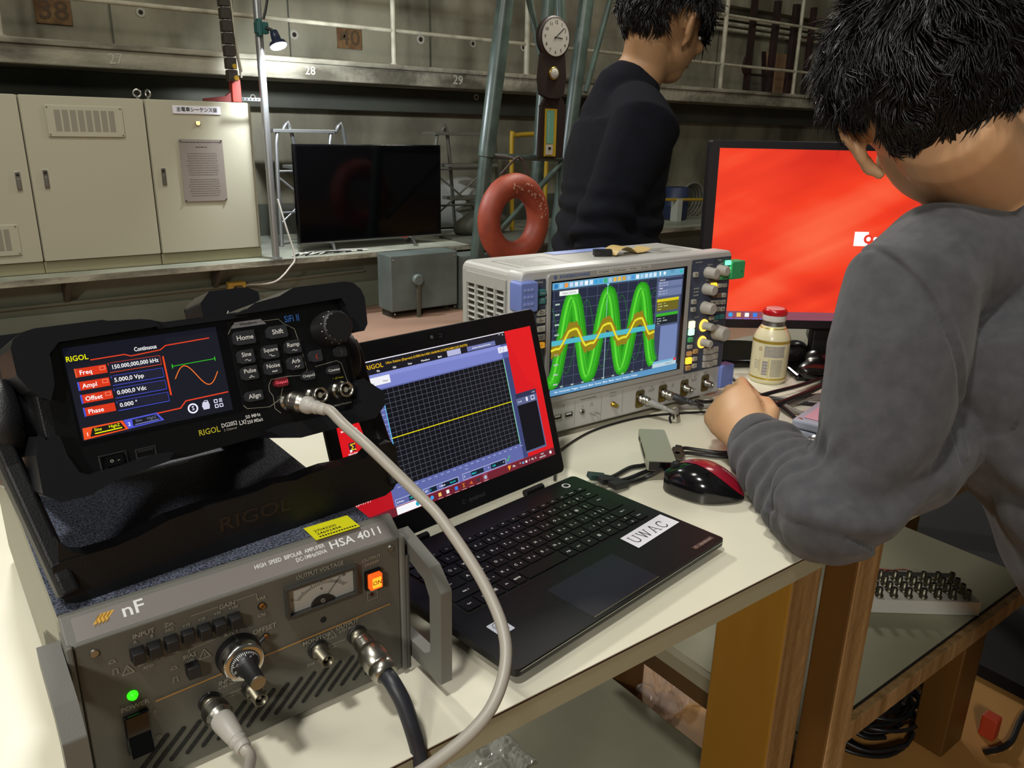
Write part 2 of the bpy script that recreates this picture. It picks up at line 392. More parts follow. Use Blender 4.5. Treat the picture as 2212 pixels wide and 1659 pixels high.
# ================================================================ CABINETS ON THE LEDGE
def cabinet(x0, x1, nm, lab):
    o = thing('control_cabinet', lab, 'cabinet', (x0, 4.62, .402)); W = x1 - x0
    b = MB(); b.box(0, W, .012, .42, .06, .87, CAB); b.build('body', o, bevel=.012)
    b = MB(); b.box(0, W, .02, .40, 0, .06, CABD); b.build('plinth', o, bevel=.003)
    return o, W
def handle_(o, x, z, vis=True):
    b = MB(); b.plate(-.011, .011, -.045, .045, -.008, 0, .003, CHROME, ch=.001); h = b.build('handle', o)
    b = MB(); b.plate(-.007, .007, -.036, .012, -.012, -.008, .003, ALU, ch=.001); b.lathe((0, -.008, .03), (0, -1, 0), [(0, .007), (.003, .006)], GAP, 10); g = b.build('lock', h)
    h.location = (x, 0, z)
def vent(o, x0, x1, z0, z1, n):
    b = MB(); b.plate(x0, x1, z0, z1, -.009, 0, .006, CAB, ch=.003)
    st = (x1 - x0 - .07) / n
    for i in range(n):
        xa = x0 + .038 + st * i
        b.box(xa, xa + st * .76, -.0095, -.0085, z0 + .026, z1 - .022, mat('vent_mesh_grey', '837f70', .6))
    for x in (x0 + .01, x1 - .01):
        for z in (z0 + .01, z1 - .01): b.lathe((x, -.009, z), (0, -1, 0), [(0, .004), (.003, .003)], ALU, 8)
    b.build('vent', o)
o, W = cabinet(-.45, .464, '', 'beige control cabinet at the left edge of the photo, louvre low on its door')
b = MB(); b.plate(.004, W - .002, .065, .868, 0, .012, .003, CAB, ch=.002); b.build('door', o); handle_(o, .862, .465); vent(o, .50, .825, .105, .258, 8)
o, W = cabinet(.466, 1.032, '', 'beige control cabinet with a wide louvred vent at the top of its door')
b = MB(); b.plate(.004, W - .003, .065, .868, 0, .012, .003, CAB, ch=.002); b.build('door', o); handle_(o, .066, .473); vent(o, .106, .456, .676, .826, 8)
b = MB(); b.tor((.552, .06, .899), (.3, 1, 0), .018, .005, CHROME); b.cyl((.552, .06, .868), (.552, .06, .884), .008, CHROME); b.build('lifting_eye', o)
o, W = cabinet(1.036, 1.60, '', 'beige control cabinet with a name sign, lit orange lamp and notice plate')
b = MB(); b.plate(.004, W - .02, .065, .868, 0, .012, .003, CAB, ch=.002); b.build('door', o); handle_(o, .053, .475)
b = MB(); b.tor((.035, .06, .899), (1, .5, 0), .018, .005, CHROME); b.cyl((.035, .06, .868), (.035, .06, .884), .008, CHROME); b.build('lifting_eye', o)
b = MB(); b.box(.136, .387, -.006, 0, .802, .843, PAPER); b.text('主電車シーケンス盤', .261, .823, .024, DARKINK, y=-.0075, width=.215); b.build('name_sign', o)
b = MB(); b.lathe((.26, 0, .755), (0, -1, 0), [(0, .015), (.006, .015), (.007, .012)], ALU); L_ = b.build('lamp_ring', o)
b = MB(); b.lathe((.26, -.006, .755), (0, -1, 0), [(0, .0115), (.007, .010), (.011, .005)], em('ffb070', 2.6)); b.build('lamp', o, label='lit orange indicator lamp')
b = MB(); b.box(.148, .380, -.008, -.004, .34, .67, PLATE)
for k, z in enumerate([.655, .63] + [.595 - i * .0125 for i in range(19)]):
    if k == 12: continue
    wd = .2 if k == 0 else (.06 if k == 1 else random.uniform(.15, .18))
    xs = .264 - wd / 2
    while xs < .264 + wd / 2:
        l_ = random.uniform(.006, .014); b.quad(xs, min(xs + l_, .264 + wd / 2), z - .002, z + .002, -.0085, DARKINK if k < 2 else mat('grey_ink', '5a534c', .7)); xs += l_ + .003
for x in (.155, .373):
    for z in (.347, .663): b.lathe((x, -.008, z), (0, -1, 0), [(0, .006), (.006, .004)], CHROME, 10)
b.build('notice_plate', o)

# pole with the LED work lamp
o = thing('support_pole', 'tall galvanised pole standing on the ledge beside the cabinets, brightly lit', 'pole', (1.648, 4.54, .402))
b = MB(); b.cyl((0, 0, 0), (-.005, 0, 1.72), .022, STEEL); b.lathe((0, 0, 0), (0, 0, 1), [(0, .035), (.006, .035)], STEEL); b.build('pole', o)
b = MB(); b.box(-.13, -.018, -.005, .0, .878, .895, STEEL)
for k in range(5): b.lathe((-.12 + .02 * k, -.005, .8865), (0, -1, 0), [(0, .004), (.001, .004)], GAP, 8)
b.build('slotted_strap', o)
o = thing('clamp_lamp', 'glowing round LED work lamp clamped to the galvanised pole', 'lamp', (1.655, 4.505, 1.655))
b = MB(); b.box(-.035, .03, -.012, .045, -.03, .03, mat('teal_clamp', '1f5450', .5)); b.box(-.03, -.01, -.02, .05, -.045, .045, mat('teal_clamp', '', .5)); b.build('clamp', o, bevel=.006)
b = MB(); b.tube([(.01, -.01, 0), (.035, -.02, -.008), (.05, -.03, -.02)], .009, BLK); b.build('arm', o)
hd = Vector((.14, -.35, -.9)).normalized(); hp = Vector((.046, -.03, -.012))
b = MB(); b.lathe(hp, hd, [(0, .012), (.004, .02), (.03, .024), (.055, .026), (.066, .044), (.085, .049)], mat('navy_lamp_body', '1b2338', .4)); b.build('lamp_housing', o)
b = MB(); b.lathe(hp, hd, [(.084, .046), (.092, .040), (.095, .02)], em('f4f6ff', 26)); b.build('lamp_lens', o, label='blazing white lens')
l = bpy.data.lights.new('led_lamp', 'SPOT'); l.energy = 68; l.shadow_soft_size = .03; l.spot_size = radians(172); l.spot_blend = .5; l.color = (.86, .92, 1)
lo = bpy.data.objects.new('led_lamp', l); C.objects.link(lo); lo.location = Vector((1.655, 4.505, 1.655)) + hp + hd * .13 + Vector((0, -.05, 0))
lo.rotation_euler = Vector((.62, .42, -.66)).to_track_quat('-Z', 'Y').to_euler()
b = MB(); b.tube([(1.672, 4.512, .75), (1.70, 4.49, .6), (1.735, 4.47, .42), (1.70, 4.46, .36), (1.60, 4.46, .28), (1.52, 4.65, .24), (1.505, 4.70, .23)], .0055, mat('white_flex', 'c9c6bd', .5)); tag(b.build('power_cable'), 'thin white power cable dropping from the pole over the ledge', 'cable')
b = MB(); b.tube([(1.67, 4.53, 1.70), (1.70, 4.53, 1.80), (1.76, 4.54, 2.1)], .007, CABLEK); tag(b.build('power_cable'), 'black cable rising from the clamp lamp', 'cable')

# cable chain with red bracket
o = thing('cable_chain', 'black segmented cable chain hanging above the cabinet corner', 'cable chain', (1.49, 4.6, 1.41))
for k in range(7):
    b = MB(); z = .40 - k * .062
    b.box(-.03 + .002 * k, .02 + .002 * k, -.03, .03, z - .057, z - .004, mat('chain_link', '2f2b22', .6)); b.box(-.025 + .002 * k, .016 + .002 * k, -.033, .033, z - .004, z + .001, STEEL); b.build('link', o, bevel=.004)
b = MB(); b.tube([(.035, -.01, .41), (.03, -.01, .2), (.05, -.012, .04), (.055, -.01, -.01)], .006, mat('grey_wire', '8b8577', .6)); b.tube([(.028, -.02, .40), (.04, -.02, .15), (.06, -.02, .02)], .004, WHITEP); b.build('wires', o)
b = MB(); b.lathe((.012, -.04, .045), (0, -1, 0), [(0, .013), (.01, .013)], YPAINT, 8); b.lathe((.018, -.04, -.015), (0, -1, 0), [(0, .015), (.01, .012)], YPAINT, 8); b.build('tag', o, label='small yellow tags')
o = thing('iron_bracket', 'red painted iron bracket on the corner of the beige cabinet', 'bracket', (1.53, 4.66, 1.274))
b = MB(); b.box(-.028, .022, -.03, .02, .0, .118, REDP); b.build('upright', o, bevel=.003)
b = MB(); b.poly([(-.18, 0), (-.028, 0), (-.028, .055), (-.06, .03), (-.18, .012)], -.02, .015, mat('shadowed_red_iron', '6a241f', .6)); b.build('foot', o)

# ================================================================ TELEVISION, STEP STOOLS, BOXES
o = thing('television', 'large black switched-off television standing on the ledge', 'television', (1.865, 4.70, .402), 0)
b = MB(); b.plate(0, 1.03, .045, .648, .0, .045, .006, BLKG, ch=.003); b.build('housing', o)
b = MB(); b.quad(.012, 1.018, .066, .636, -.001, mat('dark_glass', '030304', .09, spec=.35)); b.build('screen', o)
b = MB(); b.box(.0, 1.03, -.002, .0, .046, .056, ALU); b.box(.72, .76, -.004, 0, .048, .054, em('c03030', .4)); b.build('lower_trim', o)
for x in (.22, .80):
    b = MB(); b.tube([(x - .03, -.09, .006), (x, .01, .045), (x + .03, .12, .006)], .012, ALU, sub=4); b.build('foot', o)
b = MB()
for k in range(9): b.tube([(1.75 + .03 * k, 4.56 + .01 * (k % 3), .406), (1.82 + .035 * k, 4.60 + .02 * sin(k), .412), (1.95 + .04 * k, 4.58, .406)], .005, CABLEK if k % 2 else mat('white_flex', 'c9c6bd', .5))
tag(b.build('cable_bundle'), 'loose cables lying in front of the television on the ledge', 'cables', kind='stuff')
def step(o, x0, x1, h, m):
    for x, yy in ((x0, 0), (x1, 0)):
        b = MB(); b.tube([(x, 0, 0), (x + .01, 0, h * .9), (x + .06, .01, h), (x + .12, .02, h), (x + .30, .2, 0)], .013, m, sub=3); b.build('frame', o)
    for k, (z, dx) in enumerate(((h, 0.05), (h * .69, .16), (h * .36, .22))):
        b = MB(); b.box(x0 + dx - .06, x1 + dx * .8, -.02, .16, z - .01, z + .012, m); b.build('tread', o, bevel=.003)
    b = MB(); b.cyl((x0, 0, h * .2), (x1, 0, h * .62), .007, m); b.cyl((x0, 0, h * .62), (x1, 0, h * .2), .007, m); b.cyl((x0, 0, h * .66), (x1, 0, h * .66), .008, m); b.cyl((x0, 0, h * .3), (x1, 0, h * .3), .008, m); b.build('brace', o)
o = thing('step_platform', 'silver step platform half hidden behind the television', 'step ladder', (1.86, 5.0, .402)); step(o, 0, .36, .72, STEEL)
o = thing('step_platform', 'dull grey step platform right of the television', 'step ladder', (3.03, 5.0, .402)); step(o, 0, .42, .72, mat('dull_step_paint', '54544a', .5))
b = MB(); b.tube([(3.70, 4.95, .402), (3.68, 4.95, 1.08), (3.72, 4.95, 1.12), (3.98, 4.95, 1.13), (4.02, 4.95, 1.08), (4.02, 4.95, .402)], .018, YPAINT, sub=5); tag(b.build('yellow_handrail'), 'yellow pipe handrail behind the lifebuoy', 'handrail')
def lump(name, lab, cat, c, r, m, seed, n=26):
    b = MB(); b.ell(c, r, m, n=n, k=14)
    b.v = [v + Vector((1, 1, .7)) * 0 + (v - Vector(c)).normalized() * noise.noise(v * (3.2 / max(r)) * .45 + Vector((seed, 0, 0))) * min(r) * .7 for v in b.v]
    b.v = [Vector((v.x, v.y, max(v.z, c[2] - r[2] * .75))) for v in b.v]
    return tag(b.build(name), lab, cat)
lump('covered_bundle', 'bundle under a pale crumpled sheet on the ledge behind the step platform', 'bundle', (3.45, 5.38, .56), (.45, .15, .2), SILV, 3)
lump('sack', 'dark olive sack lying under the dull step platform', 'sack', (3.33, 4.86, .49), (.24, .10, .10), mat('olive_sack', '3f4034', .8), 8)
o = thing('equipment_box', 'blue-grey metal box with a round handwheel under the ledge', 'box', (2.28, 4.3, .0))
b = MB(); b.box(0, .49, 0, .18, .045, .40, GREYB); b.build('body', o, bevel=.006)
for x in (.02, .44): b = MB(); b.box(x, x + .03, .08, .17, 0, .046, CONCD); b.build('foot', o)
b = MB()
for x in (.02, .47):
    for z in (.03, .37): b.lathe((x, 0, z), (0, -1, 0), [(0, .006), (.004, .004)], ALU, 8)
b.lathe((.18, -.002, .24), (0, -1, 0), [(0, .036), (.03, .036), (.036, .03)], GREYB, 24); b.build('handwheel', o)
b = MB(); b.box(.17, .19, -.035, -.015, .0, .21, mat('rusted_green_bar', '4d4a3c', .7)); b.build('bar', o)
o = thing('equipment_box', 'second blue-grey metal box, partly hidden by the lifebuoy', 'box', (2.80, 4.32, .0))
b = MB(); b.box(0, .5, 0, .16, .0, .36, GREYB); b.build('body', o, bevel=.006)
b = MB(); b.box(.01, .49, -.004, 0, .01, .35, GREYB); b.build('door', o, bevel=.002)
b = MB(); b.box(3.0, 4.4, 4.22, 4.9, .4005, .415, CONCD); tag(b.build('cover_board'), 'dark board lying over the metal boxes right of the television', 'board')

# right background: barrels, hose
o = thing('water_drum', 'dark blue drum behind the oscilloscope, against the wall', 'drum', (5.62, 5.0, .402))
b = MB(); b.lathe((0, 0, 0), (0, 0, 1), [(0, .10), (.01, .11), (.12, .115), (.13, .12), (.14, .115), (.28, .11), (.29, .10)], BLUEL, 24); b.build('drum', o)
b = MB(); b.box(-.15, -.09, -.18, -.1, 0, .2, mat('white_jug', 'a9ab9f', .5)); tag(b.build('canister'), 'small white canister beside the blue drum', 'canister').location = (5.6, 5.0, .402)
b = MB(); b.cyl((5.30, 4.85, .60), (6.6, 4.85, .56), .013, YPAINT); tag(b.build('yellow_bar'), 'horizontal yellow bar between the standing person and the monitor', 'bar')
b = MB()
for k in range(4): b.tor((5.95, 5.1 + .03 * k, .55), (0, 1, .1), .17 - .012 * k, .014, mat('grey_hose', '6c6a5f', .6), n=30, k=8)
tag(b.build('hose_coil'), 'grey hose coil hanging left of the red-screen monitor', 'hose')

# ================================================================ LATTICE TOWER, CLOCK, LIFEBUOY
o = thing('lattice_tower', 'green-grey pipe lattice tower standing in the hall', 'tower', (0, 4.0, 0))
for nm, p0, p1, r in (('leg', (2.68, 0, 0), (2.785, 0, 1.02), .042), ('leg', (3.295, 0, 0), (3.60, 0, 2.5), .046), ('leg', (3.3, .2, 0), (3.42, .2, 2.6), .04)):
    b = MB(); b.cyl(p0, p1, r, GREENP, n=18); b.build(nm, o)
b = MB(); b.cyl((2.785, 0, 1.02), (3.0, 0, 2.5), .05, GREENP, n=18); b.lathe((2.785, 0, 1.0), (.1, 0, 1), [(0, .052), (.03, .052)], GREENP); b.build('leg', o)
for p0, p1, r in (((2.80, 0, 1.005), (3.38, 0, .985), .018), ((3.39, 0, .97), (2.83, 0, .5), .018), ((3.06, 0, 1.95), (3.23, 0, 1.45), .02), ((3.83, .1, 2.0), (3.6, .05, 1.40), .018), ((3.31, .0, 1.95), (3.33, 0, 1.75), .03), ((2.74, 0, .35), (3.32, 0, .35), .016)):
    b = MB(); b.cyl(p0, p1, r, GREENP); b.build('brace', o)
o = thing('pendulum_clock', 'round white-faced wall clock on a dark wooden case', 'clock', (3.205, 3.90, 1.685))
b = MB(); b.lathe((0, .04, 0), (0, -1, 0), [(0, .115), (.03, .122), (.042, .118), (.046, .108)], CLOCKW, 36)
b.poly([(-.085, -.09), (.085, -.09), (.10, -.23), (.085, -.32), (.035, -.34), (-.035, -.34), (-.085, -.32), (-.10, -.23)], -.0, .04, CLOCKW); b.build('case', o, bevel=.003)
b = MB(); b.lathe((0, -.007, 0), (0, -1, 0), [(0, .104), (.002, .104)], CLOCKF, 36)
for k in range(12):
    a = radians(90 - 30 * (k + 1)); b.text(str(k + 1), .082 * cos(a), .082 * sin(a), .026, DARKINK, y=-.0098)
for k in range(60):
    a = radians(6 * k); b.line([(.097 * cos(a), .097 * sin(a)), (.101 * cos(a), .101 * sin(a))], .0012, -.0097, DARKINK)
b.build('dial', o)
b = MB(); b.line([(-.012, -.008), (.062, .055)], .005, -.0115, DARKINK); b.line([(-.012, .0), (.05, -.004)], .007, -.0111, DARKINK); b.lathe((0, -.01, 0), (0, -1, 0), [(0, .005), (.003, .004)], DARKINK, 10); b.build('hands', o)
b = MB(); b.lathe((0, -.001, -.20), (0, -1, 0), [(0, .038), (.006, .038), (.008, .034)], BRASS, 24); b.lathe((0, -.009, -.20), (0, -1, 0), [(0, .03), (.004, .024), (.006, .01)], CLOCKF, 20); b.build('pendulum', o)
o = thing('thermometer_board', 'dark board with a green and yellow thermometer gauge hung under the clock', 'gauge', (3.235, 3.93, 1.16))
b = MB(); b.poly([(-.10, -.165), (.09, -.165), (.105, .14), (.06, .2), (-.045, .2), (-.09, .14)], 0, .03, CLOCKW); b.build('board', o, bevel=.003)
b = MB(); b.box(-.065, .02, -.014, -.001, -.155, .125, YPAINT); b.box(-.06, -.005, -.018, -.014, -.08, .115, mat('green_gauge', '5f8f78', .4)); b.box(-.062, -.01, -.02, -.014, -.145, -.085, CLOCKF)
for k in range(16): b.box(-.052, -.04, -.0188, -.018, -.07 + .011 * k, -.0685 + .011 * k, WHITE)
b.box(-.045, -.025, -.022, -.02, -.115, -.10, BLK); b.build('gauge', o)
o = thing('lifebuoy', 'orange-red ring lifebuoy hanging from the lattice tower', 'lifebuoy', (2.777, 3.7, .655))
b = MB(); b.tor((0, 0, 0), (0, 1, 0), .185, .068, ORNGB, n=56, k=18); b.v = [Vector((v.x * .965, v.y, v.z * 1.06)) for v in b.v]; b.build('ring', o)
b = MB(); random.seed(5)
for k in range(34):                                 # worn, illegible painted marks round the upper right
    a = radians(108 - 3.1 * k); rr_ = .182 + random.uniform(-.022, .022); w1, w2 = random.uniform(.002, .008), random.uniform(.003, .009)
    Q = []
    for da, dr_ in ((-w1, -w2), (w1, -w2), (w1, w2), (-w1, w2)):
        r1 = rr_ + dr_; a1 = a + da / r1; h = sqrt(max(.068 ** 2 - (r1 - .185) ** 2, 0)); Q.append((r1 * cos(a1) * .965, -h - .0015, r1 * sin(a1) * 1.06))
    b.add(Q, [(0, 1, 2, 3)], mat('faded_letters', 'b07a66', .7))
b.build('faded_lettering', o)
b = MB(); b.tube([(-.10, -.0, .26), (.0, 0, .345), (.03, 0, .35), (.06, 0, .32), (.13, .0, .2)], .007, mat('dark_rope', '3c2c26', .8)); b.tube([(.03, 0, .34), (.035, .15, .355), (.035, .30, .352)], .005, mat('dark_rope', '', .8)); b.tube([(.13, .02, .2), (.24, .03, 0), (.26, .03, -.1), (.22, .02, -.2)], .007, mat('dark_rope', '', .8)); b.build('rope', o)

# ================================================================ THE WORKTABLE AND WHAT IS UNDER IT
TB = thing('worktable', 'long worktable with cream laminate top and thick wooden legs', 'table', (0, 0, 0))
b = MB(); b.box(-1.2, 2.3, .4, 1.045, TT - .0255, TT - .0012, TABLE_EDGE); b.box(-1.2, 2.3, .3995, 1.0455, TT - .0012, TT, TABLE); b.box(-1.2, 2.3, .3992, .40, TT - .0026, TT - .0010, TABLE_LINE)
b.build('tabletop', TB)
def post(x0, x1, y0, y1, m, top):
    b = MB(); b.box(x0, x1, y0, y1, 0, top, m); return b
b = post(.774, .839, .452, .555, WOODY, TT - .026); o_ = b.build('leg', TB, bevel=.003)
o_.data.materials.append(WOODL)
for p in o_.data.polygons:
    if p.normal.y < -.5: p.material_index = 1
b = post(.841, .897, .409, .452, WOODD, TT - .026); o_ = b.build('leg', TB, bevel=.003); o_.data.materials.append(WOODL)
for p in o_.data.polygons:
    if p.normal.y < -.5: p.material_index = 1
for x in (-1.15, 2.15):
    for y in (.45, .93): b = post(x, x + .08, y, y + .08, WOODY, TT - .026); b.build('leg', TB, bevel=.003)
LT = thing('low_table', 'low table with dusty cream top and wooden edge tucked under the worktable', 'table', (0, 0, 0))
b = MB(); b.box(.925, 1.70, .478, 1.02, .268, .30, SHELF); b.box(.925, 1.70, .476, .478, .298, .3005, GAP); b.build('tabletop', LT)
b = MB(); b.box(.913, 1.705, .461, .476, .262, .298, WOODL); b.build('front_edge', LT, bevel=.002)
b = MB(); b.box(.910, .925, .476, 1.02, .272, .298, mat('pale_edge_strip', '8a836c', .6)); b.box(.925, .945, .478, 1.02, .225, .27, WOODD); b.build('side_rail', LT)
for x0, y0 in ((1.42, .466), (1.62, .94), (.995, .94)): b = post(x0, x0 + .085, y0, y0 + .06, WOODD, .262); b.build('leg', LT, bevel=.003)
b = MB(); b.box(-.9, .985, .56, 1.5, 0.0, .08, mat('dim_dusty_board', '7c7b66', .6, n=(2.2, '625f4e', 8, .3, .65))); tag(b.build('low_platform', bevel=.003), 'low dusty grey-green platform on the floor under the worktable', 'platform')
b = MB(); b.box(1.74, 4.2, .2, 2.6, 0, .03, mat('under_table_dark', '0a0a0b', .8)); tag(b.build('shade_sheet'), 'added black sheet beyond the low table, standing in for under-table darkness', 'dark sheet')  # black sheet added to stand for the darkness under and behind the table
b = MB(); b.box(1.30, 1.95, .62, .64, 0, .03, WOODL); tag(b.build('floor_batten'), 'wooden batten on the floor beyond the cable pile', 'batten')
# bnc panel on the low table
o = thing('bnc_panel', 'grey metal box studded with rows of BNC sockets on the low table', 'connector panel', (1.283, .62, .301), -38)
b = MB(); b.poly([(0, 0), (.235, 0), (.235, .028), (0, .028)], 0, .085, mat('pale_anodised', 'c4c2ba', .45)); b.build('box', o, bevel=.002)
for r_ in range(4):
    for k in range(8):
        b = MB(); x, y = .022 + .0275 * k, .012 + .02 * r_
        b.lathe((x, y, .028), (0, 0, 1), [(0, .0075), (.004, .0075), (.0041, .0055), (.018, .0055), (.019, .0048)], NICKD, 12); b.lathe((x, y, .0472), (0, 0, 1), [(-.0005, .0038), (0, .0038)], GAP, 10); b.cyl((x - .0066, y, .042), (x + .0066, y, .042), .001, NICKD, n=6)
        b.build('bnc_socket', o)
b = MB(); b.box(.0, .235, .092, .115, .0, .02, BLK)
for k in range(34): b.box(.004 + .0068 * k, .006 + .0068 * k, .098, .1, .02, .0225, ALU)
b.box(.222, .235, .090, .094, .018, .024, GAP)
tag(b.build('terminal_strip'), 'long black terminal strip lying behind the BNC socket box', 'strip'); o2 = bpy.data.objects['terminal_strip']; o2.matrix_world = o.matrix_world.copy()
b = MB(); b.tube([(1.47, .66, .303), (1.50, .63, .31), (1.49, .60, .305), (1.46, .63, .32), (1.45, .68, .304), (1.40, .66, .303)], .0012, mat('thin_red_wire', 'a03a38', .5)); tag(b.build('hookup_wire'), 'thin red loop of wire on the low table', 'wire')
# floor cables, bag, bubble wrap
b = MB()
for k in range(16):
    c_ = Vector((1.42 + random.uniform(-.05, .05), .60 + random.uniform(-.04, .04), .012 + .004 * k)); r1 = random.uniform(.06, .13); a0 = random.uniform(0, 6)
    b.tube([c_ + Vector((r1 * cos(a0 + t * .7), r1 * .7 * sin(a0 + t * .7), .006 * sin(t * 1.7 + k))) for t in range(0, 9)], .0045, CABLEK, n=6, sub=4)
tag(b.build('cable_pile'), 'pile of black cables on the floor under the low table', 'cables', kind='stuff')
b = MB(); b.tube([(1.50, .42, .007), (1.56, .40, .012), (1.7, .42, .007), (1.9, .40, .007)], .006, CABLEK); tag(b.build('power_cable'), 'black cable running right along the floor from the low table leg', 'cable')
b = MB(); b.box(1.548, 1.575, .425, .455, .0, .05, mat('orange_red_plug', 'b03a1c', .5)); tag(b.build('mains_plug', bevel=.004), 'orange-red plug by the foot of the low table leg', 'plug')
def crumple(name, lab, c, sx, sy, h, m, seed, n=26, cat='bag'):
    b = MB(); vs = []
    for j in range(n + 1):
        for i in range(n + 1):
            u, v = i / n - .5, j / n - .5; e = max(abs(u), abs(v)) * 2
            z = h * (1 - e ** 3) * (.55 + .9 * noise.noise(Vector((u * 5 + seed, v * 5, seed)))) + .3 * h * abs(noise.noise(Vector((u * 14, v * 14 + seed, 1))))
            vs.append((c[0] + u * sx + .02 * noise.noise(Vector((v * 3, seed, 0))), c[1] + v * sy + .02 * noise.noise(Vector((u * 3, seed, 4))), c[2] + max(z, .001)))
    b.add(vs, [(j * (n + 1) + i, j * (n + 1) + i + 1, (j + 1) * (n + 1) + i + 1, (j + 1) * (n + 1) + i) for j in range(n) for i in range(n)], m, False)
    return tag(b.build(name), lab, cat)
crumple('plastic_bag', 'crumpled clear plastic bag on the wooden floor under the worktable', (1.13, .93, .002), .16, .16, .07, FILM, 2)
crumple('bubble_wrap', 'sheet of bubble wrap on the low platform, bottom centre of the photo', (.60, .93, .081), .22, .16, .03, BUBB, 6, 60, cat='packing')

# ================================================================ BIPOLAR AMPLIFIER
A = thing('power_amplifier', 'grey bipolar amplifier with lit ON button and needle meter at lower left', 'amplifier', (.030, .476, TT), 1.5)
b = MB(); b.box(-.005, .214, .02, .40, .012, .137, SIDEW); b.build('case', A, bevel=.003)
b = MB(); b.box(-.004, .213, .022, .399, .137, .1388, SPECK); b.build('top_cover', A)
for sx in (-.0056, .2146):                          # perforated patches on both flanks
    b = MB()
    for i in range(26):
        for j in range(24):
            yy, zz = .028 + .0042 * i, .022 + .0040 * j + (.002 if i % 2 else 0)
            if zz < .118 - i * .0022: b.box(sx - .0002, sx + .0003, yy, yy + .0022, zz, zz + .0022, mat('vent_dark', '6b675a', .7))
    b.build('side_vent', A)
b = MB(); b.plate(-.001, .226, .006, .127, 0, .02, .002, PANEL, ch=.001)
for k in range(17):
    x0, z0 = .0235 + .0106 * k, .0165; x1, z1 = x0 + .0205, z0 + .0205
    if k == 16: x1, z1 = x0 + .010, z0 + .010
    if k == 15: x1, z1 = x0 + .015, z0 + .015
    r = .0017; P = [(x0 + r * cos(t), z0 + r * sin(t)) for t in [radians(135 + 30 * i) for i in range(7)]] + [(x1 + r * cos(t), z1 + r * sin(t)) for t in [radians(-45 + 30 * i) for i in range(7)]]
    b.flat(P, -.0004, GAP)
    for q in range(7):
        u = (q + .5) / 7; xx, zz = x0 + (x1 - x0) * u, z0 + (z1 - z0) * u
        b.line([(xx - .0008, zz + .0010), (xx + .0008, zz - .0006)], .0003, -.0006, mat('slot_mesh', '2f2a26', .6))
b.build('front_panel', A)
b = MB(); v = [(-.004, 0, .1265), (.229, 0, .1265), (.229, .0165, .1395), (-.004, .0165, .1395), (-.004, .021, .1395), (.229, .021, .1395), (-.004, .021, .1265), (.229, .021, .1265)]
b.add(v, [(0, 1, 2, 3), (3, 2, 5, 4), (0, 3, 4, 6), (1, 7, 5, 2), (0, 6, 7, 1), (4, 5, 7, 6)], FRAMEG)
for x0, x1 in ((-.005, -.001), (.226, .2305)): b.box(x0, x1, -.002, .021, .004, .128, FRAMEG)
b.build('front_frame', A, bevel=.0012)
SL = Matrix.Translation((0, 0, .1265)) @ Matrix.Rotation(-math.atan2(.0165, .013), 4, 'X')   # the sloping name strip
b = MB(); b.X = SL; sl = sqrt(.0165 ** 2 + .013 ** 2)
b.quad(.002, .2215, .0022, sl - .0028, -.0002, BARGREY)
for pts in ([(.0125, .010), (.0185, .0155), (.0265, .0155), (.0205, .010)],): b.flat(pts, -.0003, GOLD)
for k in range(4): b.line([(.0135 + .0022 * k, .0085 + .0002 * k), (.0155 + .0022 * k, .0105), (.0150 + .0022 * k, .0128), (.0172 + .0022 * k, .0150)], .0005, -.0005, mat('amber_groove', '8a651c', .5))
b.text('nF', .0295, .0122, .0125, WHITE, y=-.0004, al='L', sx=1.15)
b.text('HIGH  SPEED  BIPOLAR  AMPLIFIER', .169, .0132, .0044, WHITE, y=-.0004, al='R', width=.053); b.text('DC-1MHz/50VA', .169, .0086, .0044, WHITE, y=-.0004, al='R', width=.024)
b.text('HSA 4011', .2145, .0112, .0088, WHITE, y=-.0004, al='R', width=.0425)
b.build('name_strip', A)
Yp = -.0013
b = MB()
b.line([(.040, .0676), (.216, .0722)], .0009, Yp, ORANGE)
T = lambda s, x, z, h=.0042, m=INKD, **k: b.text(s, x, z, h, m, y=Yp, **k)
T('OUTPUT VOLTAGE', .1595, .1228, .0049, width=.037); T('OUTPUT', .2012, .118, .004); T('ON/OFF', .2012, .1138, .0034); T('OVLD', .2008, .0895, .0028)
T('VAR', .1152, .1166, .0036); T('CAL', .1145, .1035, .0034); T('OFFSET', .1155, .0915, .0052); T('GAIN', .0915, .1205, .0046); T('INPUT', .0385, .1205, .0046); T('Zin', .0538, .121, .0042); T('50Ω', .0538, .1168, .003)
T('×10', .0644, .116, .003); T('×20', .0745, .1165, .003); T('×50', .0848, .1168, .003); T('×100', .0955, .117, .003); T('600Ω', .0545, .0995, .0028); T('BOTH IN', .0385, .099, .003); T('ADD', .0385, .0955, .003); T('A', .0331, .1165, .003); T('B', .0431, .1168, .003)
T('BIAS', .0640, .0922, .0044); T('ON', .0640, .0885, .003); T('OFF', .0650, .0755, .003); T('±50V', .0925, .0985, .0046)
T('INPUT', .0868, .0615, .0046); T('±10V MAX', .0868, .0578, .003); T('MONITOR', .1535, .0665, .0048); T('1/100', .1535, .063, .0028); T('OUTPUT', .1785, .0685, .0048, al='C'); T('±75V MAX', .1785, .0648, .003)
T('POWER', .0275, .0702, .005); T('I', .0385, .060, .004); T('O', .0385, .039, .004); T('Zout', .1475, .047, .003); T('A', .0733, .0575, .003)
for x, z, s_ in ((.0265, .0985, .0035), (.0735, .0895, .0038), (.1655, .0655, .0038)):
    b.line([(x - s_, z - s_ * .8), (x + s_, z - s_ * .8), (x, z + s_), (x - s_, z - s_ * .8)], .0005, Yp, INKD); b.text('!', x, z - .0002, .004, INKD, y=Yp)
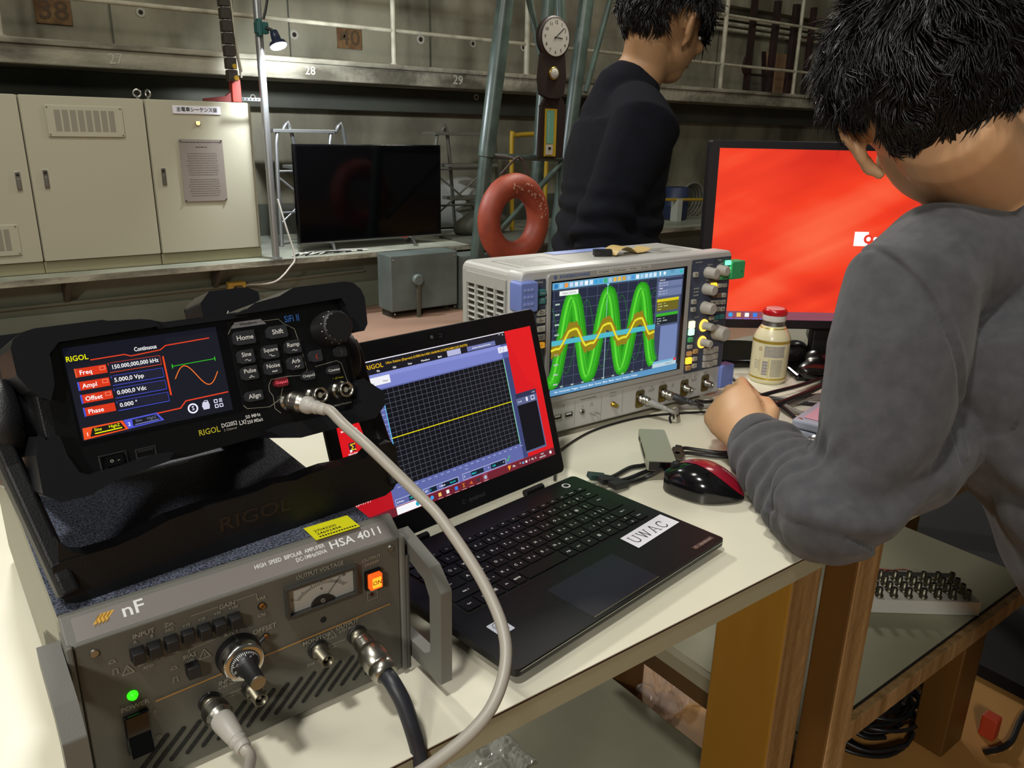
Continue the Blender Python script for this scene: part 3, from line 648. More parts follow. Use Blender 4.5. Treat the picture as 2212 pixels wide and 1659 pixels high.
for x, z in ((.0195, .101), (.0535, .0785)): b.line([(x - .002, z - .002), (x - .0013, z - .002), (x - .0013, z + .0015), (x + .0013, z + .0015), (x + .0013, z - .002), (x + .002, z - .002)], .0004, Yp, INKD)
for x, z in ((.0185, .1085), (.0535, .0875)): b.line([(x - .002, z - .001), (x + .002, z - .001), (x + .001, z + .001), (x - .001, z + .001), (x - .002, z - .001)], .0004, Yp, INKD)
b.line([(.068, .1215), (.0855, .1215)], .0004, Yp, INKD); b.line([(.098, .1215), (.112, .1215), (.112, .118)], .0004, Yp, INKD); b.line([(.0640, .0945), (.0640, .0965), (.0845, .0982)], .0004, Yp, INKD)
b.line([(.0795, .0505), (.0975, .0505)], .0004, Yp, INKD); b.line([(.0885, .0505), (.0885, .0475)], .0004, Yp, INKD); b.line([(.0865, .0475), (.0905, .0475)], .0004, Yp, INKD)
b.line([(.158, .0565), (.176, .0565)], .0004, Yp, INKD); b.line([(.167, .0565), (.167, .0535)], .0004, Yp, INKD); b.line([(.165, .0535), (.169, .0535)], .0004, Yp, INKD)
b.line([(.1965, .0825), (.205, .0825), (.205, .0915), (.1965, .0915), (.1965, .0825)], .0004, Yp, INKD)
b.build('panel_lettering', A)
o = MB(); o.ring(.1315, .1875, .0935, .1185, .0022, -.005, 0, mat('meter_frame', '33322f', .4)); o.box(.1335, .1855, -.001, -.0005, .0955, .1165, mat('meter_face', 'a8a6a0', .5))
cx_, cz_ = .1595, .0975
for k in range(31):
    a = radians(150 - 4 * k); r0, r1 = .0135, (.0155 if k % 5 else .0165); sx_ = 1.45
    o.line([(cx_ + r0 * sx_ * cos(a), cz_ + r0 * sin(a)), (cx_ + r1 * sx_ * cos(a), cz_ + r1 * sin(a))], .0003, -.0015, DARKINK)
o.text('V', cx_, .1075, .003, DARKINK, y=-.0015); o.text('50', .1775, .1125, .0028, DARKINK, y=-.0015); o.text('0', .137, .1065, .0028, DARKINK, y=-.0015)
mt = o.build('meter', A, bevel=.0005)
o = MB(); o.line([(cx_, cz_), (.1745, .1135)], .0005, -.0022, DARKINK); o.poly([(cx_ + .009 * cos(radians(t)), .0957 + .0068 * sin(radians(t))) for t in range(0, 181, 15)], -.003, -.0012, BLK); o.lathe((cx_, -.003, .0985), (0, -1, 0), [(0, .002), (.001, .0018)], DGREY, 10); o.build('needle', mt)
o = MB(); o.box(.1945, .2080, -.004, 0, .0925, .1085, BLKG); sw = o.build('output_button_bezel', A, bevel=.0008)
o = MB(); o.plate(.196, .2065, .0945, .1070, -.0085, -.003, .001, em('ff5a10', 1.25), ch=.0012); o.plate(.1975, .205, .0965, .105, -.0089, -.0085, .0008, em('ffb12a', 1.3)); o.text('ON', .2012, .1008, .005, mat('dark_orange_ink', '9c3a08', .6), y=-.0092); o.build('output_button', sw, label='glowing orange ON button')
o = MB(); o.lathe((.2008, 0, .0860), (0, -1, 0), [(0, .0016), (.001, .0012)], mat('dark_red_led', '3a0c08', .3), 10); o.build('overload_lamp', A)
for x in (.0331, .0431, .0536, .0644, .0748, .0847, .0950):
    dy = .006 if abs(x - .0644) < .001 else .0085
    o = MB(); o.box(x - .0040, x + .0040, -.0012, 0, .1035, .1125, GAP); o.plate(x - .0037, x + .0037, .1038, .1121, -dy, -.001, .0008, BLK, ch=.0006); o.build('push_button', A)
o = MB(); o.plate(.0605, .0685, .0777, .0867, -.008, 0, .0008, BLK, ch=.0006); o.build('push_button', A)
o = MB(); o.lathe((.0271, 0, .0783), (0, -1, 0), [(0, .0034), (.001, .0034), (.0011, .0026), (.003, .0024), (.0042, .0012)], em('2fe010', 1.5), 16); o.build('power_lamp', A, label='glowing green lamp')
o = MB(); o.box(.0195, .0350, -.003, 0, .0345, .0648, BLKG); r_ = o.build('power_switch', A, bevel=.0008)
o = MB(); o.add([(.0205, -.0035, .0355), (.034, -.0035, .0355), (.034, -.0035, .0640), (.0205, -.0035, .0640), (.0205, -.009, .0365), (.034, -.009, .0365), (.034, -.004, .050), (.0205, -.004, .050)], [(0, 4, 5, 1), (4, 7, 6, 5), (7, 3, 2, 6), (1, 5, 6, 2), (0, 3, 7, 4), (0, 1, 2, 3)], BLKG); o.build('rocker', r_)
o = MB(); o.lathe((.0955, 0, .0795), (0, -1, 0), [(0, .0155), (.004, .0155), (.006, .015), (.0065, .0145)], BLK, 36); kn = o.build('offset_dial', A)
o = MB(); o.lathe((.0955, -.0065, .0795), (0, -1, 0), [(0, .0142), (.006, .0142), (.0075, .0135), (.0076, .0122), (.0078, .0105)], CHROME, 40); o.cyl((.109, -.009, .088), (.1125, -.009, .0905), .0016, BLK); o.build('dial_rim', kn)
o = MB(); o.lathe((.0955, -.0142, .0795), (0, -1, 0), [(0, .0105), (.0008, .0105), (.006, .0068), (.007, .0062), (.024, .0052)], BLK, 32)
o.lathe((.0955, -.0385, .0795), (0, -1, 0), [(-.0003, .0052), (.0006, .0050)], ALU, 24)
for k in range(50):
    a = radians(90 + 7.2 * k); rr = .0104 if k % 5 else .0104; L_ = .0009 if k % 5 else .0016
    p = lambda r, d: (.0955 + r * cos(a), -.0152 - d, .0795 + r * sin(a))
    w_ = .00018; t_ = Vector((-sin(a), 0, cos(a))) * w_
    q0, q1 = Vector(p(.0101, .0004)), Vector(p(.0101 - L_, .0004 + L_ * 1.45))
    o.add([q0 - t_, q0 + t_, q1 + t_, q1 - t_], [(0, 1, 2, 3)], WHITE)
for k, s_ in enumerate(('0', '10', '20', '30', '40')):
    a = radians(70 + 38 * k); o.text(s_, .0955 + .0079 * cos(a), .0795 + .0079 * sin(a), .0024, WHITE, y=-.0192, rot=math.degrees(a) - 90)
o.build('knob', kn)
def trim(x, z, m=BRASS):
    o = MB(); o.lathe((x, .001, z), (0, -1, 0), [(0, .0030), (.0014, .0030)], GAP, 16); o.lathe((x + .0003, -.0004, z), (0, -1, 0), [(0, .0022), (.0012, .0020)], mat('amber_trimmer', '7a4a18', .4), 12); o.line([(x - .0015, z - .0012), (x + .0018, z + .0014)], .0007, -.0018, GAP); o.build('trimmer', A)
trim(.1152, .1098); trim(.1159, .0842)
o = MB(); o.lathe((.1600, .001, .0800), (0, -1, 0), [(0, .0024), (.0014, .0024)], GAP, 14); o.build('trimmer_hole', A)
def bnc(P, x, z, par, m=NICKD, open_=True, L=.016, big=1.0):
    o = MB(); o.lathe((x, 0, z), (0, -1, 0), [(0, .0078 * big), (.0018, .0078 * big), (.002, .0072 * big)], BLK, 24); o.lathe((x, -.002, z), (0, -1, 0), [(0, .0064 * big), (.0045, .0064 * big), (.0048, .005 * big), (L, .005 * big), (L, .0040 * big), (L - .008, .0040 * big)], m, 24, cap=False)
    o.lathe((x, -.002 - L + .006, z), (0, -1, 0), [(0, .0040 * big), (.0003, .0040 * big)], GAP, 16); o.lathe((x, -.002 - L + .006, z), (0, -1, 0), [(0, .0016 * big), (.003, .0014 * big)], mat('white_insulator', 'a09c8e', .5), 12)
    o.cyl((x - .0062 * big, -.011, z), (x + .0062 * big, -.011, z), .0009, m, n=8); return o.build('bnc_socket', par)
bnc(A, .1029, .0478, A); bnc(A, .1540, .0568, A); bnc(A, .0733, .0495, A); bnc(A, .1860, .0558, A)
for x, tz in ((.010, .118), (.2185, .1205)):
    o = MB(); o.lathe((x, 0, tz), (0, -1, 0), [(0, .0028), (.0012, .0024)], ALU, 12); o.build('screw', A)
def yz(P, x0, x1, m, name, par):                   # outline in depth/height, extruded sideways
    o = MB(); n = len(P)
    o.add([(x0, y, z) for y, z in P] + [(x1, y, z) for y, z in P], [tuple(range(n - 1, -1, -1)), tuple(range(n, 2 * n))] + [(i, (i + 1) % n, (i + 1) % n + n, i + n) for i in range(n)], m)
    return o.build(name, par, bevel=.0014)
for x0, x1 in ((.231, .2375),):
    yz([(.020, .004), (-.002, .004), (-.002, .11), (.020, .11)], x0 - .001, x0 + .003, DGREY, 'handle_rail', A)
# C-shaped carrying handles, one each side of the panel
for x0, x1 in ((-.018, -.0055), (.2345, .2445)):
    o = MB(); Q = [(.018, .0145), (.018, .030), (-.022, .030), (-.030, .036), (-.030, .086), (-.022, .098), (.018, .110), (.018, .124), (-.030, .112), (-.046, .097), (-.046, .0235), (-.046, .0145)]
    n = len(Q); o.add([(x0, y, z) for y, z in Q] + [(x1, y, z) for y, z in Q], [(i, (i + 1) % n, (i + 1) % n + n, i + n) for i in range(n)], FRAMEG)
    for s0, fl in ((0, 1), (n, 0)):
        F_ = [(0, 1, 2, 11), (11, 2, 3, 10), (10, 3, 4, 9), (9, 4, 5, 8), (8, 5, 6, 7)]
        o.add([(x0 if not s0 else x1, y, z) for y, z in Q], [f if not fl else f[::-1] for f in F_], FRAMEG)
    o.build('carrying_handle', A, bevel=.001)
for x in (.02, .19):
    for y in (.04, .36): o = MB(); o.cyl((x, y, 0), (x, y, .013), .010, BLK); o.build('foot', A)
S_ = MB(); S_.X = Matrix.Translation((.189, .487, TT + .1408)) @ FLAT
S_.X = Matrix.Translation((.193, .492, TT + .1408 - .0007)) @ Matrix.Rotation(radians(1.5), 4, 'Z') @ FLAT
S_.poly([(0, 0), (.036, 0), (.036, .022), (0, .022)], -.0004, .0, YEL); S_.text('27043200', .004, .0125, .0045, DARKINK, y=-.0005, al='L'); S_.text('24692494', .004, .0075, .0045, DARKINK, y=-.0005, al='L', sx=1.1)
for k in range(14): S_.quad(.004 + .0022 * k, .0055 + .0022 * k, .002, .0038, -.0005, DARKINK)
tag(S_.build('asset_sticker'), 'yellow asset sticker on the amplifier top, in front of the black stand', 'sticker')

# ================================================================ WAVEFORM GENERATOR ON ITS STAND
G = thing('waveform_generator', 'black rugged waveform generator with a glowing colour screen, propped on the amplifier', 'signal generator', (.056, .5146, .964), 4.1, 17.9)
GM = G.matrix_world.copy()
def outl(P, y0, y1, m, nm, par, bev=.003, seg=3):
    o = MB(); o.poly([(x * mm, z * mm) for x, z in P], y0, y1, m); return o.build(nm, par, bevel=bev, seg=seg)
o = MB(); o.box(-.018, .194, .004, .215, -.024, .060, BLKT)
for sx in (-.0183, .1943):
    for i in range(22):
        for j in range(12):
            o.lathe((sx, .045 + .0052 * i + (.0026 if j % 2 else 0), -.012 + .0052 * j), (-1 if sx < 0 else 1, 0, 0), [(0, .0015), (.0002, .0015)], GAP, 6)
o.build('case', G, bevel=.003)
outl([(-8, -24), (-13, 10), (-13, 56), (-5, 63), (54, 62), (56, 61.5), (116, 61), (122, 64), (190, 64), (194, 55), (186, 34), (186, -16), (180, -22), (118, -20), (110, -24), (60, -26)], -.002, .006, mat('glossy_bezel_black', '0b0b0d', .28), 'front_bezel', G, .0015, 2)
# rubber corner bumpers
outl([(-27, 60), (-25, 65), (-20, 68.5), (-13, 70), (24, 70), (27, 69), (46, 67.5), (53, 66), (57, 61.5), (-2, 60), (-8, 54), (-9, 36), (-13, 26), (-22, 34), (-27, 44)], -.010, .055, RUB, 'corner_bumper', G, .006, 5)
outl([(104, 62), (115, 65), (122, 68.5), (140, 71), (152, 76), (194, 76), (201, 74), (206, 69), (208, 62), (206, 42), (202, 37), (193, 37), (191, 58), (188, 64), (120, 62)], -.010, .055, RUB, 'corner_bumper', G, .006, 5)
outl([(-27, -4), (-23, 8), (-20, 4), (-17, 7), (-13, 5), (-11, -8), (-7, -19), (-2, -22), (40, -19), (48, -20), (44, -25), (10, -29), (-4, -34), (-20, -34), (-28, -27)], -.012, .055, RUB, 'corner_bumper', G, .006, 5)
outl([(112, -21), (122, -28), (134, -31), (196, -30), (206, -22), (208, -12), (203, -8), (192, 2), (187, 0), (186, -15), (180, -20), (122, -19)], -.012, .055, RUB, 'corner_bumper', G, .006, 5)
outl([(56, 60), (116, 60), (117, 66), (110, 64), (60, 64), (54, 66)], -.006, .05, RUB, 'top_rib', G, .0015)
for P_ in ([(150, 60), (196, 60), (206, 66), (206, 96), (196, 102), (160, 102), (150, 92)], [(-28, 60), (15, 60), (15, 80), (10, 86), (-20, 86), (-28, 78)]):
    outl(P_, .185, .235, RUB, 'rear_bumper', G)
outl([(-28, -34), (15, -34), (15, -20), (-18, -20), (-18, 10), (-28, 10)], .185, .235, RUB, 'rear_bumper', G); outl([(206, -34), (150, -34), (150, -20), (194, -20), (194, 10), (206, 10)], .185, .235, RUB, 'rear_bumper', G)
# screen, pixel areas measured from its lower left corner
o = MB(); Y0 = -.0026
o.quad(-.0015, .1015, -.004, .060, Y0, mat('lcd_glass', '050509', .12)); q = lambda x0, x1, z0, z1, c_, s_=1.0, k=1: o.quad(x0 * mm, x1 * mm, z0 * mm, z1 * mm, Y0 - .0001 * k, em(c_, s_))
q(0, 94, -1.5, 56.5, '0d0f1e')
LN = lambda P, w_, c_, k=2, s_=1.0: o.line([(x * mm, z * mm) for x, z in P], w_ * mm, Y0 - .0001 * k, em(c_, s_))
TX = lambda s_, x, z, h, c_, k=4, **kw: o.text(s_, x * mm, z * mm, h * mm, em(c_, 1.0), y=Y0 - .0001 * k, **kw)
TX('RIGOL', 6.8, 49.2, 4.6, 'f2f000', width=.0125); TX('Continuous', 46.8, 49.2, 3.8, 'ffffff', width=.0138)
LN([(14, 47), (33.7, 47.2), (37.5, 45.6), (55.6, 46.6), (59.4, 48.9), (88, 49.6)], .7, 'e0401c')
for z, s_, v_, hot in ((40.3, 'Freq', '150.000,000,000 kHz', 1), (32, 'Ampl', '5.000,0 Vpp', 0), (23.9, 'Offset', '0.000,0 Vdc', 0), (15.8, 'Phase', '0.000 °', 0)):
    q(5, 22, z - 2.7, z + 2.6, 'd8320e', k=2); q(3.9, 4.9, z - 2.8, z + 2.8, 'e0582c' if hot else '4a55d0', k=2)
    TX(s_, 6.3, z - .3, 3.9, 'ffffff', al='L'); LN([(18, z - .4), (21, z - .4), (21, z + 1.6), (18, z + 1.6), (18, z - .4)], .35, 'ff9070', 4) if s_ != 'Phase' else None
    cc = 'c84020' if hot else '4450c8'
    q(23.5, 54.2, z - 2.7, z + 2.7, '14152c', k=2)
    for k in range(12): LN([(38 + k * 1.35, z - 2.2), (38 + k * 1.35, z + 2.2)], .5, '20222e', 3)
    LN([(23.3, z - 3.1), (54.4, z - 3.1)], .45, cc, 4); LN([(23.3, z + 3.1), (23.3, z + 1.5)], .4, cc, 4); LN([(54.4, z - 3.1), (54.4, z + 2.8), (24.5, z + 3.0)], .3, cc, 4)
    TX(v_, 24.6, z, 3.7, 'ffffff', 5, al='L', **({'width': .0285} if hot else {}))
LN([(56.3, 42), (56.2, 16.4)], 1.0, 'f04818', 3)
LN([(60.5, 34.7), (89, 35.1)], .45, '30c020', 3); LN([(60.8, 33.4), (60.8, 36)], .6, '30c020', 4); LN([(89, 33.8), (89, 36.4)], .6, '30c020', 4)
LN([(61 + 28 * k / 30, 26.2 + 7.6 * sin(2 * pi * k / 30)) for k in range(31)], .55, 'ff7a22', 3)
LN([(45.6, 6.3), (60.3, 6.6), (64.5, 10.6), (93, 11.2)], .8, 'e0401c', 3)
for x in (68, 76.6, 85.2):
    if x == 68: o.tor((x * mm, Y0 - .0003, .0048), (0, 1, 0), .0029, .0005, em('e8e8ff', 1.1), n=20, k=4); TX('S', x, 4.8, 4, 'e8e8ff', 6)
    elif x > 80:
        for dx, dz in ((-1.6, 1.7), (-1.6, -1.7), (1.6, -1.7)): LN([(x + dx - 1, 4.9 + dz - 1), (x + dx + 1, 4.9 + dz - 1), (x + dx + 1, 4.9 + dz + 1), (x + dx - 1, 4.9 + dz + 1), (x + dx - 1, 4.9 + dz - 1)], .5, 'e8e8ff', 4)
        for dz in (.8, 1.7, 2.6): LN([(x + .7, 4.9 + dz), (x + 2.7, 4.9 + dz)], .45, 'e8e8ff', 4)
    else:
        for dz in (-2, -1, 0, 1, 2): LN([(x - 2.4 + abs(dz) * .3, 4.9 + dz), (x + 2.4 - abs(dz) * .2, 4.9 + dz)], .8, 'e8e8ff', 4)
        LN([(x - 1.4, 6.8), (x - .4, 8.2), (x + 1.6, 8.2), (x + 1.8, 6.8)], .4, 'e8e8ff', 4)
o.flat([(.0012, .0063), (.0242, .0063), (.0268, .0002), (.0008, -.0010)], Y0 - .0002, em('f0501c', 1)); o.flat([(.0065, .0052), (.0228, .0055), (.0250, .0008), (.0045, .0002)], Y0 - .0003, em('100c08', 1))
o.flat([(.0246, .0063), (.0452, .0069), (.0488, .0012), (.0268, .0002)], Y0 - .0002, em('5058d8', 1)); o.flat([(.0298, .0056), (.0446, .006), (.0468, .0018), (.0298, .0012)], Y0 - .0003, em('10121c', 1))
TX('1', 3, 2, 3.2, 'ffffff', 5); TX('2', 27.6, 3, 3.2, 'ffffff', 5); TX('Sine', 9.5, 3.8, 2.6, 'f0f000', 5); TX('HighZ', 19, 4, 2.6, 'f0f000', 5); LN([(7.5, 1.6), (23, 2)], .7, 'f0f000', 5); TX('Sine', 33.5, 4.2, 2.4, '6a7088', 5); TX('HighZ', 41.5, 4.3, 2.4, '6a7088', 5); LN([(31, 2), (45.5, 2.4)], .5, '8088c0', 5)
o.build('screen', G, label='glowing colour display showing an orange sine wave')
o = MB(); Yb = -.0024
o.line([(.1005, .0585), (.105, .0660)], .0007, Yb, INK)
o.text('RIGOL', .0755, -.0126, .0056, mat('yellow_logo', 'b8b02c', .5), y=Yb, width=.0145); o.text('DG2052', .0895, -.0110, .0040, WHITE, y=Yb, width=.011); o.text('2 Channel', .0895, -.0142, .0022, INKD, y=Yb); o.text('LXI', .0987, -.0118, .0044, WHITE, y=Yb, sx=.8); o.text('50 MHz', .1068, -.0088, .0034, WHITE, y=Yb); o.text('250 MSa/s', .1075, -.0125, .0034, WHITE, y=Yb, width=.0115)
o.text('SiFi II', .1495, .0545, .0068, mat('blue_logo', '3f74c4', .4), y=Yb, width=.0115); o.text('!  ≤5 Vrms', .1765, .0055, .0020, mat('yellow_logo', '', .5), y=Yb); o.text('Arbitrary Waveform', .175, -.0145, .0020, INKD, y=Yb)
o.line([(.1015, .0500), (.105, .0548), (.1065, .0560), (.1395, .0556), (.1425, .0520), (.1500, .0470), (.1520, .0330), (.1535, .0160), (.1500, .0125), (.1360, .0140), (.1310, .0040), (.1290, -.001), (.1200, -.0050), (.104, -.0030), (.1015, .0000), (.1015, .0500)], .0004, Yb, INKD)
o.line([(.1360, .0140), (.1250, .0138), (.1225, .0100), (.1220, .0060), (.1240, .0020), (.1235, -.0070), (.1270, -.0110)], .0004, Yb, INKD); o.line([(.1600, .0170), (.178, .0185), (.1815, .0160), (.1830, .0050), (.1850, -.0050)], .0004, Yb, INKD)
o.flat([(.1045, .0535), (.1075, .0575), (.1265, .0575), (.1300, .0535)], Yb, mat('grey_tab', '8b8b90', .5)); o.text('Waveform', .1170, .0555, .0028, DARKINK, y=Yb - .0001)
for k in range(2): o.quad(.015 + .012 * k, .018 + .012 * k, -.0230, -.0227, Yb, INKD)
o.build('front_lettering', G)
def gkey(s, x, z, w_, h_, sym=None, th=.0042, col=WHITE, m=mat('dark_grey_key', '2c2d31', .4)):
    o = MB(); P = [(x - w_ / 2 + .0022, z - h_ / 2), (x + w_ / 2 - .001, z - h_ / 2), (x + w_ / 2, z - h_ / 2 + .001), (x + w_ / 2 - .0003, z + h_ / 2), (x - w_ / 2 + .0022, z + h_ / 2), (x - w_ / 2, z + h_ / 2 - .0022), (x - w_ / 2, z - h_ / 2 + .001)]
    o.poly(P, -.0062, -.001, m); b_ = o.build('button', G, bevel=.0008)
    o = MB(); zz = z + (.0014 if sym else 0); o.text(s, x, zz, th, col, y=-.0064)
    if sym:
        P = {'sine': [(-1 + 2 * k / 8, sin(pi * 2 * k / 8) * .5) for k in range(9)], 'sq': [(-1.1, .4), (-.2, .4), (-.2, -.4), (1, -.4)], 'ramp': [(-1, -.1), (-.3, .4), (.3, -.4), (1, -.1)], 'pulse': [(-1, -.4), (-.3, -.4), (-.3, .4), (.2, .4), (.2, -.4), (1, -.4)], 'noise': [(-1 + .22 * k, .5 * (-1) ** k * (.4 + .3 * (k % 3))) for k in range(10)], 'arb': [(-1, -.3), (-.5, .5), (0, -.3), (.4, -.4), (.8, .5), (1, .2)]}[sym]
        o.line([(x + a * .0019 + .0004, z - .0026 + c_ * .0013) for a, c_ in P], .0004, -.0064, col)
    o.build('legend', b_)
gkey('Home', .1112, .0460, .0150, .0095, th=.0048); gkey('Shift', .1354, .0465, .0150, .0090, th=.0048)
gkey('Sine', .1097, .0328, .0115, .0095, 'sine'); gkey('Square', .1275, .0332, .0118, .0095, 'sq', th=.0038); gkey('Ramp', .1449, .0342, .0118, .0095, 'ramp')
gkey('Pulse', .1098, .0212, .0115, .0095, 'pulse'); gkey('Noise', .1270, .0218, .0118, .0095, 'noise'); gkey('Arb', .1444, .0222, .0115, .0095, 'arb'); gkey('Align', .1095, .0048, .0125, .0070, th=.0044)
gkey('Output1', .1308, .0106, .0100, .0062, th=.0028, col=em('ff6070', 1.0), m=mat('red_lit_key', '6a1420', .5)); gkey('Output2', .1521, .0115, .0098, .0062, th=.0028); gkey('Counter', .1728, .0120, .0098, .0062, th=.0028)
gkey('‹', .1610, .0246, .0095, .0085, th=.008, col=mat('dim_red_ink', 'a03020', .5)); gkey('›', .1815, .0248, .0095, .0085, th=.008, col=DGREY)
o = MB(); o.lathe((.1765, -.001, .0430), (0, -1, 0), [(0, .0142), (.002, .0142), (.004, .0135), (.016, .0125), (.0185, .0115), (.019, .0105)], BLK, 22)
for k in range(13):
    a = radians(200 + 26 * k - 90); c1, s1 = cos(a), sin(a)
    o.add([Vector((.1765 + r * c1 + d * -s1, y, .0430 + r * s1 + d * c1)) for r, y, d in ((.0128, -.0165, -.00025), (.0128, -.0165, .00025), (.0102, -.0203, .00025), (.0102, -.0203, -.00025))], [(0, 1, 2, 3)], WHITE)
o.build('rotary_knob', G)
for x in (.1352, .1556, .1767):
    o = MB(); o.lathe((x, 0, -.0040), (0, -1, 0), [(0, .0072), (.002, .0070), (.0022, .0052), (.006, .0052), (.0062, .0056), (.013, .0056), (.0132, .0044), (.008, .0044)], NICKEL, 24, cap=False); o.lathe((x, -.0075, -.0040), (0, -1, 0), [(0, .0046), (.0005, .0046)], BLK, 16); o.lathe((x, -.0075, -.0040), (0, -1, 0), [(0, .0022), (.003, .0020)], mat('white_insulator', '', .5), 12); o.cyl((x - .0064, -.0095, -.004), (x + .0064, -.0095, -.004), .0009, NICKEL, n=8); o.build('bnc_socket', G)
o = MB(); o.ring(.0060, .0225, -.0225, -.0125, .0012, -.004, -.001, BLK); o.box(.0095, .0195, -.0065, -.001, -.0205, -.0140, BLKG); o.text('O', .0125, -.0172, .0026, INK, y=-.0067); o.text('–', .0165, -.0172, .0026, INK, y=-.0067); o.build('power_switch', G, bevel=.0004)
o = MB(); o.ring(.0275, .0400, -.0200, -.0135, .0008, -.003, -.001, mat('usb_frame', '2a2826', .4)); o.box(.029, .0385, -.0028, -.001, -.0160, -.0145, GAP); o.build('usb_socket', G)
for sx, s1 in ((-.018, -1), (.194, 1)):
    o = MB(); o.lathe((sx, .052, .020), (s1, 0, 0), [(0, .021), (.006, .021), (.007, .026), (.019, .026), (.022, .023)], BLKT, 32); o.build('handle_hub', G)
# the carrying handle folded down as a stand: cross bar standing on the amplifier top, two arms up to the hubs
SB = Matrix.Translation((.032, .503, TT + .1392)) @ Matrix.Rotation(radians(6.5), 4, 'Z'); GI = GM.inverted()
top_ = [(-4.3, 30), (0, 31.4), (33.5, 31.1), (47, 32.8), (67.8, 37.9), (87.6, 38.8), (100, 39.3), (117.6, 38.6), (131.6, 38.9), (144, 41), (161, 38.6), (171, 40), (186.7, 40.7), (203, 38.9), (222, 39.5), (228, 44), (236, 47), (247, 47), (252, 40), (253, 27), (252.8, 11), (248, 4), (240, .6), (20, .2), (6, .6), (0, 3), (-3, 10)]
ST = MB(); ST.X = GI @ SB; ST.poly([(x * mm, z * mm) for x, z in top_], 0, .0125, BLKT); ob = ST.build('stand_crossbar', G, bevel=.0022, seg=3)
o = MB(); o.X = GI @ SB; o.text('RIGOL', .1275, .0215, .0150, mat('embossed_black', '17181b', .25), y=-.0005, width=.056); o2 = o.build('raised_lettering', ob); sol = o2.modifiers.new('s', 'SOLIDIFY'); sol.thickness = .0008
o = MB(); o.X = GI @ SB; o.poly([(0, .031), (.0015, .0465), (.004, .040), (.009, .0345), (.016, .0315), (.030, .0310)], .001, .0115, BLKT); o.build('stand_gusset', G, bevel=.001)
for (bx, hub, s1) in ((.0015, Vector((-.0395, .052, .020)), 1), (.2495, Vector((.2155, .052, .020)), -1)):
    o = MB(); p0 = GI @ (SB @ Vector((bx, .0065, .016))); p1 = hub; d = (p1 - p0); L_ = d.length; d.normalize(); x_ = Vector((1, 0, 0)); x_ = (x_ - d * x_.dot(d)).normalized(); n_ = d.cross(x_)
    sec = [(-.0045, -.012), (.0045, -.012), (.0065, -.008), (.0065, .008), (.0045, .012), (-.0045, .012), (-.0065, .008), (-.0065, -.008)]
    vs = []
    for t, sc in ((-.010, .8), (0, .9), (.3, 1.0), (.7, 1.15), (1.0, 1.7), (1.1, 1.5)):
        for a, c_ in sec: vs.append(p0 + d * (L_ * t if t >= 0 else t) + x_ * a + n_ * c_ * sc)
    o.add(vs, [(j * 8 + i, j * 8 + (i + 1) % 8, (j + 1) * 8 + (i + 1) % 8, (j + 1) * 8 + i) for j in range(5) for i in range(8)] + [tuple(range(7, -1, -1)), tuple(range(40, 48))], BLKT)
    o.build('stand_arm', G, bevel=.0015)
# the grey coax plug on output 1, the coax itself, and the amplifier's plugs
def plug(name, lab, p, d, m_boot, L=.036, r=.0075, metal=NICKEL):
    o = thing(name, lab, 'plug', p); d = Vector(d).normalized(); o.matrix_world = Matrix.Translation(p)
    q = MB(); q.lathe((0, 0, 0), d, [(0, r), (.0015, r * 1.05)] + [(.0025 + .0011 * k, r * (1.07 if k % 2 else .97)) for k in range(7)] + [(.0115, r * .9), (.013, r * .8)], metal, 28); q.build('locking_sleeve', o)
    q = MB(); q.lathe((0, 0, 0), d, [(.012, r * .86), (.016, r * .9), (L - .012, r * .70), (L - .011, r * .60), (L - .0095, r * .60), (L - .009, r * .70), (L - .0075, r * .66), (L - .007, r * .56), (L - .0055, r * .56), (L - .005, r * .62), (L - .001, r * .58), (L, r * .5)], m_boot, 24); q.build('boot', o)
    return o
p1 = GM @ Vector((.1352, -.007, -.0040)); d1 = Vector((.0125, -.0254, -.0012)).normalized()
plug('coax_plug', 'pale coax plug on the first output of the waveform generator', p1, d1, CABLEW, .031, .0072)
AM = A.matrix_world.copy(); p2 = AM @ Vector((.0733, -.008, .0495)); d2 = (AM.to_3x3() @ Vector((.12, -1, -.12))).normalized()
plug('coax_plug', 'pale coax plug on the left input of the amplifier', p2, d2, CABLEW, .044, .0088)
e1 = p1 + d1 * .029; e2 = p2 + d2 * .042
b = MB(); b.tube([e1, e1 + d1 * .006, (.2115, .4720, .9530), (.2186, .4488, .9428), (.2342, .4141, .9188), (.2409, .3901, .9048), (.2456, .3486, .8762), (.2391, .3178, .8530), (.216, .3005, .8324), (.1792, .2970, .8190), (.1389, .3009, .8120), (.1150, .3146, .8090), (.1060, .3415, .7960), (.1030, .372, .7820), (.1025, .395, .7720), e2 + d2 * .010, e2], .0038, CABLEG, n=14, sub=8)
tag(b.build('coax_cable'), 'thick light grey coax cable looping from the waveform generator down to the amplifier', 'cable')
p3 = AM @ Vector((.1860, -.008, .0558)); d3 = (AM.to_3x3() @ Vector((.05, -1, -.30))).normalized()
o = thing('coax_plug', 'stout metal plug with a black cable on the amplifier output', 'plug', p3); o.matrix_world = Matrix.Translation(p3)
q = MB(); q.lathe((0, 0, 0), d3, [(0, .0072), (.002, .0076)] + [(.003 + .0009 * k, .0078 if k % 2 else .0072) for k in range(7)] + [(.0098, .0078), (.011, .0080), (.012, .0098), (.014, .0105), (.027, .0108), (.0275, .0100), (.029, .0100), (.0295, .0106), (.036, .0100), (.0375, .0080)], NICKEL, 28); q.build('body', o)
e3 = p3 + d3 * .036
b = MB(); b.tube([e3, e3 + d3 * .012, e3 + d3 * .025 + Vector((.002, 0, -.012)), e3 + Vector((.006, -.040, -.055)), e3 + Vector((.004, -.052, -.11)), e3 + Vector((.0, -.056, -.22)), e3 + Vector((.0, -.05, -.40))], .0062, CABLED, n=14)
